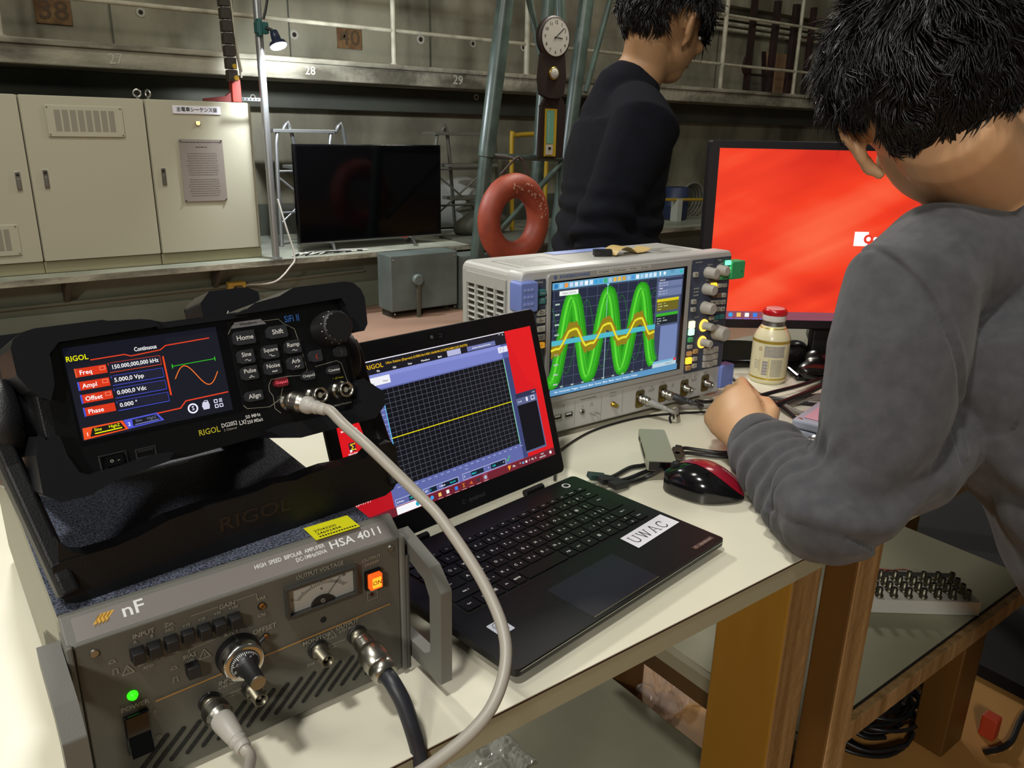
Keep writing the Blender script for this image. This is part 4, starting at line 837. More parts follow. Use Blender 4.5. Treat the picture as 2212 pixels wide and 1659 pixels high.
tag(b.build('output_cable'), 'thick black cable drooping from the amplifier output over the table edge', 'cable')

# ================================================================ LAPTOP
LP = thing('laptop', 'open black laptop showing a gridded plot window, in the middle of the table', 'laptop', (.322, .414, TT), 7.9)
b = MB(); b.X = Matrix.Translation((0, 0, .0163)) @ FLAT
b.poly(MB.rr(0, .3185, 0, .2175, .006), 0, .0072, LAPD); b.build('base', LP, bevel=.0018, seg=3)
b = MB(); b.X = Matrix.Translation((0, 0, .0092)) @ FLAT; b.poly(MB.rr(.006, .3125, .016, .213, .010), 0, .0050, LAPK); b.box(.03, .06, .005, .0091, .02, .03, LAPK); b.box(.26, .29, .005, .0091, .02, .03, LAPK); b.box(.03, .29, .005, .0091, .19, .2, LAPK); b.build('bottom_cover', LP)
b = MB(); b.box(.005, .3135, -.0006, .0012, .0136, .0147, mat('bright_edge_line', '9a9c98', .2, metal=1)); b.build('edge_trim', LP)
b = MB(); b.X = Matrix.Translation((0, 0, .01635)) @ FLAT; b.poly(MB.rr(.0225, .3015, .0835, .1925, .003), 0, .0003, mat('keyboard_well', '0b0c0d', .5)); b.build('keyboard_tray', LP)
def key(x0, x1, z0, z1, s='', sub='', al='L', sz=.0046, x_=None):
    o = MB(); o.X = Matrix.Translation((0, 0, .0180)) @ FLAT
    x0 += .0011; x1 -= .0011; z0 += .0010; z1 -= .0010
    if x_: o.poly([(p[0], p[1]) for p in x_], 0, .0013, KEY)
    else: o.poly(MB.rr(x0, x1, z0, z1, .0010, 2), 0, .0013, KEY)
    cx, cz = (x0 + x1) / 2, (z0 + z1) / 2
    if s and len(s) == 1 and sub: o.text(s, cx - .0028, cz, sz * 1.05, WHITE, y=-.00006); o.text(sub, cx + .0034, cz - .001, sz * .62, WHITE, y=-.00006)
    elif s: o.text(s, cx, cz, sz if len(s) < 2 else min(sz * .62, (x1 - x0) * 1.3 / len(s)), WHITE, y=-.00006)
    o.build('key', LP, bevel=.0003, seg=1)
rows = [(.1590, .1770, [(24.5, 43, '半', '')] + [(43.5 + 19.05 * i, 62.5 + 19.05 * i, c, d) for i, (c, d) in enumerate(zip('1234567890', 'ぬふあうえおやゆよわ'))] + [(234, 251, '-', 'ほ'), (251, 265.5, '^', 'へ'), (265.5, 279, '¥', 'ー'), (279, 300, 'Back', '')]),
        (.1400, .1590, [(24.5, 50, 'Tab', '')] + [(50 + 19.05 * i, 69.05 + 19.05 * i, c, d) for i, (c, d) in enumerate(zip('QWERTYUIOP', 'たていすかんなにらせ'))] + [(240.5, 257, '@', '゛'), (257, 271, '[', '゜')]),
        (.1220, .1400, [(24.5, 57, 'Caps', '')] + [(57 + 19.05 * i, 76.05 + 19.05 * i, c, d) for i, (c, d) in enumerate(zip('ASDFGHJKL', 'ちとしはきくまのり'))] + [(228.5, 246, ';', 'れ'), (246, 260.5, ':', 'け'), (260.5, 274, ']', 'む')]),
        (.1040, .1220, [(24.5, 67.5, 'Shift ↑', '')] + [(67.5 + 19.05 * i, 86.55 + 19.05 * i, c, d) for i, (c, d) in enumerate(zip('ZXCVBNM', 'つさそひこみも'))] + [(201, 220, ',', 'ね'), (220, 237.5, '.', 'る'), (237.5, 253, '/', 'め'), (253, 269, '\\', 'ろ'), (269, 300, 'Shift ↑', '')]),
        (.0855, .1040, [(24.5, 43, 'Ctrl', ''), (43, 59.5, 'Fn', ''), (59.5, 74, '田', ''), (74, 89, 'Alt', ''), (89, 103, '無変換', ''), (103, 163.5, '', ''), (163.5, 178.5, '変換', ''), (178.5, 195, 'カナ', ''), (195, 212, 'Alt', ''), (212, 229, '目', ''), (229, 246, 'Ctrl', ''), (246, 264, '←', ''), (282, 300, 'End→', '')])]
for z0, z1, ks in rows:
    for x0, x1, s, d in ks: key(x0 * mm, x1 * mm, z0, z1, s, d)
key(.264, .282, .0855, .0945, '↓'); key(.264, .282, .0950, .1040, '↑')
E0 = [(.2755, .1392), (.2755, .1232), (.2990, .1232), (.2990, .1580), (.2722, .1580), (.2722, .1410)]
key(.274, .300, .1410, .1590, 'Enter', x_=E0)
for i, s in enumerate(['Esc'] + ['F%d' % k for k in range(1, 13)] + ['Prt', 'Ins', 'Pause', 'Del']): key(.0245 + .01621 * i, .0245 + .01621 * (i + 1), .1780, .1895, s, sz=.0042)
b = MB(); b.X = Matrix.Translation((0, 0, .0164)) @ FLAT; b.poly(MB.rr(.1035, .2025, .0045, .0630, .002), 0, .0002, PAD); b.quad(.1035, .2025, .0038, .0045, -.0001, mat('pad_edge_gold', 'a89f78', .3, metal=.8)); b.build('touchpad', LP)
b = MB(); b.X = Matrix.Translation((0, 0, .0165)) @ FLAT; b.lathe((.2885, 0, .2030), (0, -1, 0), [(0, .0056), (.0004, .0056)], mat('pale_ring', 'c8c8c8', .4), 28); b.lathe((.2885, -.0004, .2030), (0, -1, 0), [(0, .0036), (.0002, .0036)], LAPD, 24); b.build('power_button', LP)
b = MB(); b.X = Matrix.Translation((0, 0, .0165)) @ FLAT
b.flat([(.2322, .0508), (.3125, .0545), (.3118, .0800), (.2335, .0765)], -.0003, PAPER)
def seriftext(b, s, x, z, h, y, m):
    G_ = {'U': [[(0, 1), (0, .35), (.1, .08), (.35, 0), (.6, .08), (.7, .35), (.7, 1)], [(-.15, 1), (.2, 1)], [(.55, 1), (.85, 1)]], 'W': [[(0, 1), (.3, 0), (.5, 1), (.8, 0), (1.1, 1)], [(-.12, 1), (.15, 1)], [(.35, 1), (.62, 1)], [(.95, 1), (1.22, 1)]],
          'A': [[(0, 0), (.4, 1.05), (.8, 0)], [(.13, .35), (.66, .35)], [(-.12, 0), (.15, 0)], [(.62, 0), (.95, 0)]], 'C': [[(.75, .75), (.68, .95), (.45, 1.02), (.15, .88), (0, .5), (.15, .12), (.45, -.02), (.7, .08), (.78, .25)], [(.75, .7), (.75, 1.0)]]}
    for ch in s:
        for i, P in enumerate(G_[ch]): b.line([(x + a * h * .9, z + c_ * h) for a, c_ in P], h * (.095 if i == 0 else .05), y, m)
        x += h * {'U': 1.05, 'W': 1.4, 'A': 1.08, 'C': 1}[ch]
seriftext(b, 'UWAC', .2400, .0580, .0135, -.0004, DARKINK); b.build('name_label', LP, label='white paper label reading UWAC')
b = MB(); b.X = Matrix.Translation((0, 0, .0165)) @ FLAT
b.flat([(.2740, .0080), (.3105, .0080), (.3105, .0138), (.2740, .0138)], -.0001, mat('dull_brown_label', '4a3530', .4)); b.text('C·· dynabook', .2922, .0109, .0048, mat('label_print', '9b8a80', .5), y=-.0003, width=.031); b.build('maker_label', LP)
b = MB(); b.X = Matrix.Translation((0, 0, .0165)) @ FLAT
b.poly(MB.rr(.0225, .0400, .0410, .0600, .001, 2), -.0002, 0, mat('silver_sticker', 'a9adb8', .35)); b.tor((.0312, -.0003, .0535), (0, 1, 0), .0050, .0003, DARKINK, n=20, k=4); b.text('intel', .0312, .0535, .0042, DARKINK, y=-.0004); b.text('CORE', .0312, .0460, .0042, DARKINK, y=-.0004); b.build('processor_sticker', LP)
for x in (.06, .24): b = MB(); b.cyl((x, .226, .0135), (x + .03, .226, .0135), .0045, LAPK); b.build('hinge', LP)
for y in (.205, .190, .170): b = MB(); b.box(.3165, .3190, y - .006, y + .006, .0100, .0140, GAP); b.build('side_port', LP)
LX = Matrix.Translation((0, .230, .014)) @ Matrix.Rotation(-radians(17.86), 4, 'X')
lid = MB(); lid.X = LX; lid.plate(0, .3185, .004, .2155, 0, .0055, .007, LAPK, ch=.0012); lid = lid.build('lid', LP)
b = MB(); b.X = LX; b.plate(.147, .172, .2030, .2085, -.0002, 0, .0026, BLKG); b.lathe((.153, -.0002, .2058), (0, -1, 0), [(0, .0022), (.0003, .002)], DGREY, 14); b.line([(.163, .2042), (.167, .2042), (.167, .2075), (.163, .2075)], .0004, -.0004, DGREY); b.build('webcam', lid)
b = MB(); b.X = LX; b.text('C·· dynabook', .165, .0163, .0075, mat('faint_logo', '3a3a3c', .35), y=-.0002, width=.036); b.build('lid_logo', lid)
b = MB(); b.X = LX @ Matrix.Translation((.0126, 0, .0295)); Y0 = -.0004
q = lambda x0, x1, z0, z1, c_, k=1, s_=1.0: b.quad(x0 * mm, x1 * mm, z0 * mm, z1 * mm, Y0 - .0001 * k, em(c_, s_))
LN = lambda P, w_, c_, k=2: b.line([(x * mm, z * mm) for x, z in P], w_ * mm, Y0 - .0001 * k, em(c_, 1.0))
TX = lambda s_, x, z, h, c_, k=5, **kw: b.text(s_, x * mm, z * mm, h * mm, em(c_, 1.0), y=Y0 - .0001 * k, **kw)
q(0, 293.8, 0, 165.2, 'd9141c', 0); b.flat([(0, 0), (.150, 0), (.04, .075), (0, .06)], Y0 - .00005, em('b81420', 1.0)); b.flat([(.2938, .165), (.25, .165), (.27, .10), (.2938, .085)], Y0 - .00005, em('e0161c', 1.0))
q(0, 293.8, 0, 9.2, '6e1f2c')
q(46.5, 248, 9.5, 164.2, '5f68a6', 1); q(46.5, 248.5, 164.2, 165.2, 'eceaf4', 2); q(46.5, 248.8, 150.6, 164.2, '17161f', 2); q(46.5, 238.5, 134.5, 150.6, '7a82c8', 2); q(46.5, 238.5, 146, 150.6, '868fd4', 3); q(238.5, 248.8, 134.5, 150.6, '5660a0', 3); q(240, 248, 9.5, 134, '3c4474', 2)
TX('RIGOL', 58.4, 158.4, 6.6, 'e8b818', width=.022); TX('Ultra Station (Express)-(USB0::0x1AB1::0x0644::DG2P234801247::INSTR)', 73, 159.3, 3.6, 'e8b818', al='L', width=.115)
for s_, x in (('File', 62), ('Edit', 83), ('View', 103.5), ('Waveform', 124.6), ('Math', 145.2)): TX(s_, x, 153.1, 2.8, 'ffffff')
q(156.5, 176.5, 151.2, 157.5, 'b6b8dc', 3); q(186.5, 231, 151.5, 157, '6c74ac', 3); TX('Activate Advanced Function', 208.5, 154.2, 2.6, 'ffffff'); q(233, 241.5, 141, 148, 'e4e4f4', 4); q(242, 248.5, 141, 148, 'e4e4f4', 4); TX('?', 237, 144.5, 5, '303060', 6)
LN([(238.5, 162.8), (241, 162.8)], .5, 'ffffff', 4); TX('x', 245, 162.2, 3.6, 'ffffff')
q(49.5, 74.5, 138.6, 147.2, 'f0f0f6', 4); TX('v', 53, 141, 3, '303030'); TX('Wave', 68, 141.5, 2.6, '303030', 6)
q(61, 238.5, 28.5, 133, '0c0c14', 3)
for k in range(1, 25): LN([(61 + 177.5 * k / 25, 28.5), (61 + 177.5 * k / 25, 133)], .28, '6c7080', 4)
for k in range(1, 20): LN([(61, 28.5 + 104.5 * k / 20), (238.5, 28.5 + 104.5 * k / 20)], .28, '6c7080', 4)
LN([(61, 28.5), (61, 133)], .8, '66d0ff', 5); LN([(238.3, 28.5), (238.3, 133)], .8, '90f0b0', 5); LN([(60.5, 28.3), (72, 28.3)], .8, 'e0e8ff', 5); LN([(61.5, 80.5), (238.3, 80.8)], .9, 'f4e410', 6)
for k in range(21):
    v_ = 2.5 - .25 * k; s_ = ('%.2f' % v_).rstrip('0').rstrip('.'); TX(s_, 57.5, 133 - 104.5 * k / 20, 2.0, 'd8dcf4', al='R'); LN([(58.2, 133 - 104.5 * k / 20), (60.4, 133 - 104.5 * k / 20)], .3, 'd8dcf4', 4)
for k in range(21): TX(str(5000 * k), 62 + 177 * k / 20, 25.6, 1.7, 'c0c6e8')
TX('Points', 150, 21.8, 1.9, 'c0c6e8')
def fld(x0, x1, z0, z1, lab, val, xv):
    LN([(x0, z0), (x1, z0), (x1, z1), (x0, z1), (x0, z0)], .5, 'c8ccea', 4)
    TX(lab, x0 + 1.5, (z0 + z1) / 2, 2.6, 'ffffff', al='L'); q(xv, x1 - 1, z0 + .8, z1 - .8, '10202c', 5); TX(val, xv + .6, (z0 + z1) / 2, 2.8, '20e0e8', 7, al='L')
fld(49, 84, 9.9, 16.6, '# Points', '100000', 66); fld(86, 136, 10.2, 16.8, 'VPP', '5', 94.5); q(104, 113, 11, 16, '5f68a6', 6); TX('V Mode', 112, 13.5, 2.6, 'ffffff', 7); q(120, 134.5, 11, 16, '10202c', 6); TX('Smooth', 127, 13.5, 2.6, '20e0e8', 8); fld(142.5, 210, 10.6, 17.6, 'X', '48665', 155); q(174, 186, 11, 17.2, '5f68a6', 6); TX('Y', 182, 14, 2.6, 'ffffff', 7); q(186, 203, 11.4, 16.8, '10202c', 6); TX('5.08', 190.5, 14.1, 2.8, '20e0e8', 8); TX('V', 206.5, 14, 2.6, 'ffffff', 7)
LN([(212, 15.6), (213.8, 13.6), (217, 19)], 1.0, '40d040', 6)
q(246, 281.5, 14, 88, '5c648c', 4); q(246, 279.5, 16.5, 73.5, '0a0a14', 5); q(246, 281.5, 82, 88, '2c3050', 5); TX('– ? x', 276, 84.8, 3.2, 'ffffff', 7); q(246, 281.5, 74, 82, '5c648c', 5); TX('Fit All', 251, 77.5, 2.6, 'e8e8f8', 7); q(262, 265, 76, 81, 'f0f0ff', 7); LN([(271, 76), (276.5, 76), (276.5, 80.6), (271, 80.6), (271, 76)], .8, 'f0f0ff', 7)
q(9, 16.5, 79.5, 88.5, '2c2030', 3); LN([(16, 87.5), (16, 86.8), (10.8, 86.8), (13.8, 84), (10.8, 81.2), (16, 81.2), (16, 80.4)], 1.1, 'e8c020', 5); q(9, 11.5, 79, 81.5, 'f0f0f0', 6); TX('Ultra Sigma', 12.7, 77.2, 2.7, 'ffffff'); TX('MATLAB R2023a', 13, 101.5, 2.7, 'ffffff'); b.flat([(.0095, .1045), (.013, .1085), (.0155, .1115), (.0175, .1045), (.0145, .106)], Y0 - .0004, em('f0702c', 1)); q(34, 41, 146, 153, 'f4f4f4', 4); q(36, 42.5, 144, 149.5, '3a68e0', 5); TX('Teams', 38, 142, 2.6, 'ffffff'); TX('スタートアップ', 11, 24.8, 2.8, 'ffffff')
q(48, 81, .6, 8.8, 'f6f6fa', 5); b.lathe((.0755, Y0 - .0006, .0048), (0, -1, 0), [(0, .0026), (.0001, .0026)], em('28a8c8', 1), 14)
for x, c_ in ((86.5, 'd0d8f0'), (95.5, '3aa0e8'), (106.5, 'f4c860'), (117.8, 'f4f4f4'), (130.3, '3a80e8'), (141.2, 'c88a20'), (152.3, 'e06828'), (163.4, '38303c'), (174.8, 'a8b8c8')):
    if x in (95.5, 174.8): b.lathe((x * mm, Y0 - .0005, .0049), (0, -1, 0), [(0, .0022), (.0001, .0022)], em(c_, 1), 14)
    elif x == 141.2: TX('Σ', x, 4.9, 5.5, 'e0a020', 6)
    elif x == 152.3: b.flat([(.1495, .0040), (.1515, .0052), (.1530, .0070), (.1552, .0030), (.1525, .0038)], Y0 - .0005, em(c_, 1))
    else: q(x - 2, x + 2, 3, 7, c_, 5)
    if x > 100: q(x - 3.5, x + 3.5, .5, 1.0, 'e8b8c0', 5)
q(171, 178.6, 1, 8.8, '8a4050', 3); TX('A', 259, 5, 3.4, 'ffffff'); TX('^', 232, 5, 4, 'ffffff'); q(235.5, 238.5, 3.6, 6, '60b8f0', 5); q(241, 244, 3.4, 6.2, 'f0e8f0', 5); TX('15:20', 271, 6.6, 2.4, 'ffffff'); TX('2023/10/21', 271, 3.2, 2.4, 'ffffff'); q(284, 287.5, 3.2, 6.6, 'f8f8f8', 5); b.flat([(.2112, .0075), (.2168, .0075), (.2150, .0040), (.2130, .0020)], Y0 - .0005, em('f0a030', 1)); TX('SPJ...', 222, 5, 3, 'ffffff'); TX('◁))', 253, 5, 2.8, 'ffffff'); TX('//', 248, 5, 2.8, 'ffffff')
b.build('display', lid, label='glowing screen: red desktop with a black gridded plot')

# ================================================================ OSCILLOSCOPE
R_ = thing('oscilloscope', 'light grey oscilloscope with green and yellow traces on its screen and many lit keys', 'oscilloscope', (.628, .811, TT), -1, .9)
b = MB(); b.plate(.0, .418, .020, .2495, .022, .150, .012, SCOPES); b.build('rear_case', R_, bevel=.002)
b = MB(); b.plate(-.0035, .4265, .010, .2525, .0, .030, .010, SCOPE, ch=.003); b.build('front_frame', R_)
for x in (.02, .37):
    for y in (.02, .12): b = MB(); b.box(x, x + .03, y, y + .02, .0005 + y * .016, .022, BLK); b.build('foot', R_)
for sx, s1 in ((-.0002, -1), (.4182, 1)):           # louvred flanks
    b = MB()
    b.box(min(sx, sx - s1 * .0005), max(sx, sx - s1 * .0005), .034, .134, .066, .236, mat('grille_shadow', '3a352c', .8))
    for j in range(19):
        z = .070 + .0088 * j; top = 0
        for i in range(4):
            y0 = .037 + .0245 * i
            if z > .216 - .000 * i: continue
            v = [(sx, y0, z), (sx, y0 + .022, z), (sx + s1 * .0035, y0 + .022, z - .0022), (sx + s1 * .0035, y0, z - .0022), (sx, y0, z - .003), (sx, y0 + .022, z - .003)]
            f = [(0, 1, 2, 3), (3, 2, 5, 4)]; b.add([(x, y, z_ + .004) for x, y, z_ in v], [t[::-1] if s1 < 0 else t for t in f], SCOPES)
    for i in range(5):
        y0 = .0345 + .0245 * i; b.box(min(sx, sx + s1 * .0045), max(sx, sx + s1 * .0045), y0, y0 + .003, .062, .226 if 0 < i < 4 else .222, SCOPES)
    b.box(min(sx, sx + s1 * .004), max(sx, sx + s1 * .004), .034, .137, .2205, .2365, SCOPES); b.build('side_grille', R_)
b = MB(); b.X = Matrix.Translation((0, 0, .2497)) @ FLAT
b.quad(.150, .278, .122, .150, -.0004, mat('pale_blue_strip', '8798cf', .5))
for x0, x1, z0, z1 in ((.03, .125, .045, .118), (.308, .385, .05, .095)):
    b.line([(x0, z0), (x1, z0), (x1, z1), (x0, z1), (x0, z0)], .0015, -.0003, mat('grey_line', '87857f', .5))
    for k in range(7):
        zz = z0 + (z1 - z0) * (k + .7) / 8; b.line([(x0 + .01, zz), (x1 - random.uniform(.01, .05), zz)], .0016, -.0003, mat('grey_line', '', .5))
b.build('top_labels', R_)
b = MB(); b.plate(.040, .3275, .0590, .2460, -.0035, .0, .006, mat('screen_bezel_grey', '9c9b98', .4), ch=.0015); b.quad(.0465, .3170, .0685, .2355, -.0037, BLKG)
b.text('ROHDE&SCHWARZ', .0605, .2408, .0060, mat('blue_print', '2f5fa8', .5), y=-.0039, al='L', width=.055); b.line([(.0500, .2410), (.0530, .2440), (.0560, .2410), (.0530, .2380), (.0500, .2410), (.0560, .2410)], .0007, -.0039, mat('blue_print', '', .5)); b.line([(.0530, .2440), (.0530, .2380)], .0005, -.0039, mat('blue_print', '', .5))
b.quad(.1285, .2360, .2382, .2440, -.0038, mat('silver_print_strip', 'b9b8b2', .4)); b.text('RTO2044   ·   Oscilloscope   ·   4 GHz   ·   20 GSa/s', .132, .2411, .0038, mat('grey_print', '5d5b57', .5), y=-.0039, al='L', width=.100); b.build('screen_bezel', R_)
b = MB(); b.X = Matrix.Translation((.048, 0, .070)); Y0 = -.0039
q = lambda x0, x1, z0, z1, c_, k=1, s_=1.0: b.quad(x0 * mm, x1 * mm, z0 * mm, z1 * mm, Y0 - .00012 * k, em(c_, s_))
LN = lambda P, w_, c_, k=2, s_=1.0: b.line([(x * mm, z * mm) for x, z in P], w_ * mm, Y0 - .00012 * k, em(c_, s_))
TX = lambda s_, x, z, h, c_, k=5, **kw: b.text(s_, x * mm, z * mm, h * mm, em(c_, 1.0), y=Y0 - .00012 * k, **kw)
q(0, 261, 0, 163.2, '232a3e', 0); q(0, 261, 153.6, 163.2, '6aa6c8', 1); q(0, 261, 0, 9.6, '5b94c0', 1); q(203.5, 261, 9.6, 153.6, '4a5572', 1); q(0, 3, 9.6, 153, '1c2236', 1)
for k in range(11): LN([(3 + 20 * k, 9.6), (3 + 20 * k, 153.6)], .45, '5d6884', 2)
for k in range(11): LN([(0, 12 + 14 * k), (203, 12 + 14 * k)], .45, '5d6884', 2)
def band(fn_lo, fn_hi, x0, x1, c_, k, n=60, s_=1.0):
    P = [(x0 + (x1 - x0) * i / n) for i in range(n + 1)]
    b.add([(x * mm, Y0 - .00012 * k, fn_lo(x) * mm) for x in P] + [(x * mm, Y0 - .00012 * k, fn_hi(x) * mm) for x in P], [(i, i + 1, n + 2 + i, n + 1 + i) for i in range(n)], em(c_, s_))
gph = lambda x, d=0: 80 - 63.5 * cos(2 * pi * (x - 2 - d) / 67.5)
def gl(P0, w_, c_, k, x0=0, x1=203, d=0, A_=1, s_=1.0):
    n = 110; P = []
    for i in range(n + 1):
        x = x0 + (x1 - x0) * i / n; P.append((x, 80 + (gph(x, d) - 80) * A_ + P0))
    LN(P, w_, c_, k, s_)
for d, w_, c_, k in ((1.5, 23, '238a16', 3), (0, 19, '2f9f1c', 4), (-2, 10, '3cb824', 6), (-2.5, 3.2, '66e03c', 7), (4, 1.0, '4cc830', 8)): gl(0, w_, c_, k, d=d, A_=.92 if w_ > 15 else .94)
for j in range(9): gl(random.uniform(-2, 2), .35, '1e6a18' if j % 2 else '3cc026', 8, d=random.uniform(-6, 6), A_=random.uniform(.9, 1.04))
LN([(x, 82 + 52 * sin(2 * pi * (x - 2) / 68 + 2.2)) for x in [2 * i for i in range(102)]], .5, '2a8a22', 3)
yph = lambda x: 80.5 + 12.5 * max(-1, min(1, 1.35 * -sin(2 * pi * (x + 15) / 64.5 - .5))) - 1.5 * sin(4 * pi * (x + 15) / 64.5)
band(lambda x: yph(x) - 11 - 5 * noise.noise(Vector((x * .35, 0, 0))), lambda x: yph(x) + 11 + 6 * noise.noise(Vector((x * .3, 5, 0))), 0, 203, '8f7c18', 9, 100)
b.flat([(-.0, .0745), (.2035, .0735), (.2035, .0812), (-.0, .0815)], Y0 - .0012, em('4fb8c8', 1))
LN([(x, yph(x)) for x in [1.5 * i for i in range(136)]], 4.2, 'c4b418', 11); LN([(x, yph(x)) for x in [1.5 * i for i in range(136)]], 1.7, 'f0ee40', 12)
LN([(101.5, 9.6), (101.5, 153)], .7, 'c0e8e8', 8); b.flat([(.0985, .1536), (.1045, .1536), (.1015, .1505)], Y0 - .0015, em('90f0f0', 1))
for k in range(9): q(5, 13, 17 + 14.5 * k - 1.2, 17 + 14.5 * k + 1.2, 'a8bcb0', 9); q(18 + 20 * k, 23 + 20 * k, 11, 13.2, 'a8bcb0', 9)
q(12, 46, 144.5, 151, 'f0f4f0', 10); TX('Diagram1: Ch1,Ch2', 29, 147.7, 3, '405060', 12)
icons = ['2878b8', '8ec8f0', 'e89848', 'c8dcf0', 'e0ecf8', 'c8dcf0', 'f4f8ff', 'd8e8f8', '38a0d8', '38a0d8', '38b070', 'a8c8e0', 'e0b048', 'e8b850', 'd8a038', '98bce0', '4898d8', 'e8f0f8', 'a8d0e8', 'd0e4f4', 'c8e0f4', 'd8e8f4']
for k, c_ in enumerate(icons): q(3 + 9.1 * k, 9.4 + 9.1 * k, 155.4, 161.6, c_, 4)
q(207, 210, 156, 162, 'f0f8ff', 4); b.lathe((.218, Y0 - .0005, .1588), (0, -1, 0), [(0, .0026), (.0001, .0026)], em('e8f4ff', 1), 14); TX('2023-10-21\n15:20:31', 236, 160.5, 2.4, '203050', 5); b.lathe((.2545, Y0 - .0005, .1588), (0, -1, 0), [(0, .0028), (.0001, .0028)], em('20b8a8', 1), 14)
TX('File  Horizontal  Trigger  Vertical  Math  Cursor  Meas  Masks  Search  Analysis  Display', 8, 4.8, 3.5, 'f4fbff', al='L', width=.165)
q(206, 259, 123, 151, '6d7aa0', 3)
for z, s_ in ((148.5, 'Horizontal'), (136, 'Trigger')): q(206, 259, z - 2, z + 2.2, '2a3450' if s_ == 'Horizontal' else '5d6a90', 4); TX(s_, 208, z, 2.8, 'ffffff', al='L')
for z in (144, 140, 131, 127): TX('100 ns   Auto   0 V', 208, z, 2.4, 'dfe6fa', al='L')
q(205.5, 253.5, 114.8, 119.2, 'd8c820', 4); q(205.5, 253.5, 100, 114.8, '6a6220', 4); TX('500 mV/      0 V', 208, 111.5, 2.5, 'f4f0a0', al='L'); TX('DC 1MΩ     500 MHz', 208, 107.5, 2.5, 'f4f0a0', al='L'); TX('Sample', 208, 103.5, 2.5, 'f4f0a0', al='L')
q(205.5, 253.5, 92, 96.5, '38b028', 4); q(205.5, 253.5, 79, 92, '18222a', 4); TX('500 mV/      0 V', 208, 88.5, 2.5, 'e0f0e0', al='L'); TX('DC 1MΩ     500 MHz', 208, 84.5, 2.5, 'e0f0e0', al='L'); TX('Sample', 208, 81, 2.2, 'e0f0e0', al='L')
q(217, 255, 20, 76, '7284b4', 3); q(205, 217, 20, 76, '3a4460', 3); q(204.5, 257.5, 10, 16.5, 'b8d0dc', 5); q(204.5, 257.5, 16.5, 20, '7ab4d4', 5); q(251, 257, 16.2, 20.2, 'd83030', 6); TX('02:45:21 pm', 240, 13.2, 2.8, '304050', 8)
q(257.5, 261, 9.6, 153.6, '2b3248', 3)
b.build('display', R_, label='glowing screen with thick green sine waves and a yellow trace')
b = MB(); b.plate(.0195, .0385, .0600, .2400, -.0012, 0, .001, NAVY); b.text('Setup', .029, .2365, .004, INK, y=-.0014); b.build('left_key_panel', R_)
for i, z in enumerate((.2223, .2107, .1944, .1839, .1718, .1599, .1483)):
    m = (BTNT, BTNT, BTN, BTN, mat('pale_key', 'c4c1b8', .45), BTN, em('c88a20', .9))[i]
    o = MB(); o.plate(.0235, .0365, z - .004, z + .004, -.0055, -.001, .0012, m, ch=.0008); o.text(('Preset', 'Auto\nset', 'Save\nRecall', 'Print', '•', 'Touch\nLock', '☼')[i], .030, z + (.001 if i in (1, 2, 5) else 0), .0030, INK if i < 2 else DARKINK, y=-.0057); o.build('key', R_)
b = MB(); b.plate(.3310, .4225, .0570, .2430, -.0012, 0, .001, NAVY); b.quad(.3800, .4225, .1000, .2430, -.0013, mat('dark_slate', '333b4a', .45))
for s_, x, z in (('Horizontal', .345, .2390), ('Trigger', .395, .2390), ('Position', .372, .2330), ('Scale', .368, .2085), ('Level', .4, .2330), ('Vertical', .350, .1500), ('Analysis', .398, .1380)): b.text(s_, x, z, .0036, INK, y=-.0015)
for i in range(3):
    for j in range(3): b.lathe((.340 + .0042 * i, -.0012, .186 + .0055 * j), (0, -1, 0), [(0, .0012), (.0003, .0012)], INK, 8)
b.build('control_panel', R_)
def rk(x, z, r, L=.020, ring=None):
    if ring:
        o = MB(); o.lathe((x, -.001, z), (0, -1, 0), [(0, r + .004), (.002, r + .0035)], em(ring, 1.7), 28); o.build('light_ring', R_, label='glowing ring behind a knob')
    o = MB(); o.lathe((x, -.001, z), (0, -1, 0), [(0, r * 1.05), (.003, r * 1.05), (.004, r), (L - .002, r * .94), (L - .0007, r * .88), (L, r * .76)], KNOBG, 28); o.build('knob', R_)
rk(.3675, .2210, .0090); rk(.3955, .2228, .0085, .018); rk(.3660, .1945, .0088); rk(.3665, .1640, .0098); rk(.3690, .1340, .0066, .02, 'ffc24a'); rk(.3680, .1060, .0066, .02, 'ffc24a'); rk(.4015, .1185, .0125, .022)
def sk(x, z, w_, h_, m, s_=''):
    o = MB(); o.plate(x - w_ / 2, x + w_ / 2, z - h_ / 2, z + h_ / 2, -.0052, -.001, .001, m, ch=.0007)
    if s_: o.text(s_, x, z, .0028, DARKINK, y=-.0054)
    o.build('key', R_)
LG, LY, LW = em('38ff80', 1.8), em('ffc030', 1.7), em('fff0b0', 2.0)
sk(.4140, .2330, .0115, .0075, em('70ffb0', 1.9)); sk(.4150, .2215, .0095, .0085, em('50ff90', 1.7))
sk(.3905, .2100, .009, .006, BTN); sk(.4015, .2095, .009, .006, mat('green_lit_key', '4fae6e', .5), 'Run'); sk(.4125, .2095, .009, .007, mat('green_lit_key', '', .5), 'Single')
sk(.3835, .1975, .0120, .0105, LY); sk(.3975, .1970, .009, .0065, BTN); sk(.4105, .1965, .009, .0065, BTN)
for r0, z in ((0, .1820), (1, .1705), (2, .1590)):
    for k in range(3): sk(.3860 + .0120 * k, z - .001 * k, .0095, .0072, BROWNBTN if r0 == 0 and k < 2 else BTN, ('Ref', 'Bus', '⊞', 'Math', 'Quick', 'Meas', 'FFT', 'Hist', 'Mask')[r0 * 3 + k])
for k, m in enumerate((BTN, BTNT, BTNT)): sk(.3850 + .0125 * k, .1450 - .0005 * k, .0095, .0075, m)
sk(.3380, .2200, .0095, .0080, BTN, 'Res'); sk(.3385, .1765, .0090, .0075, BTN, 'Ch'); sk(.3385, .1640, .0090, .0070, BTN, 'Sig')
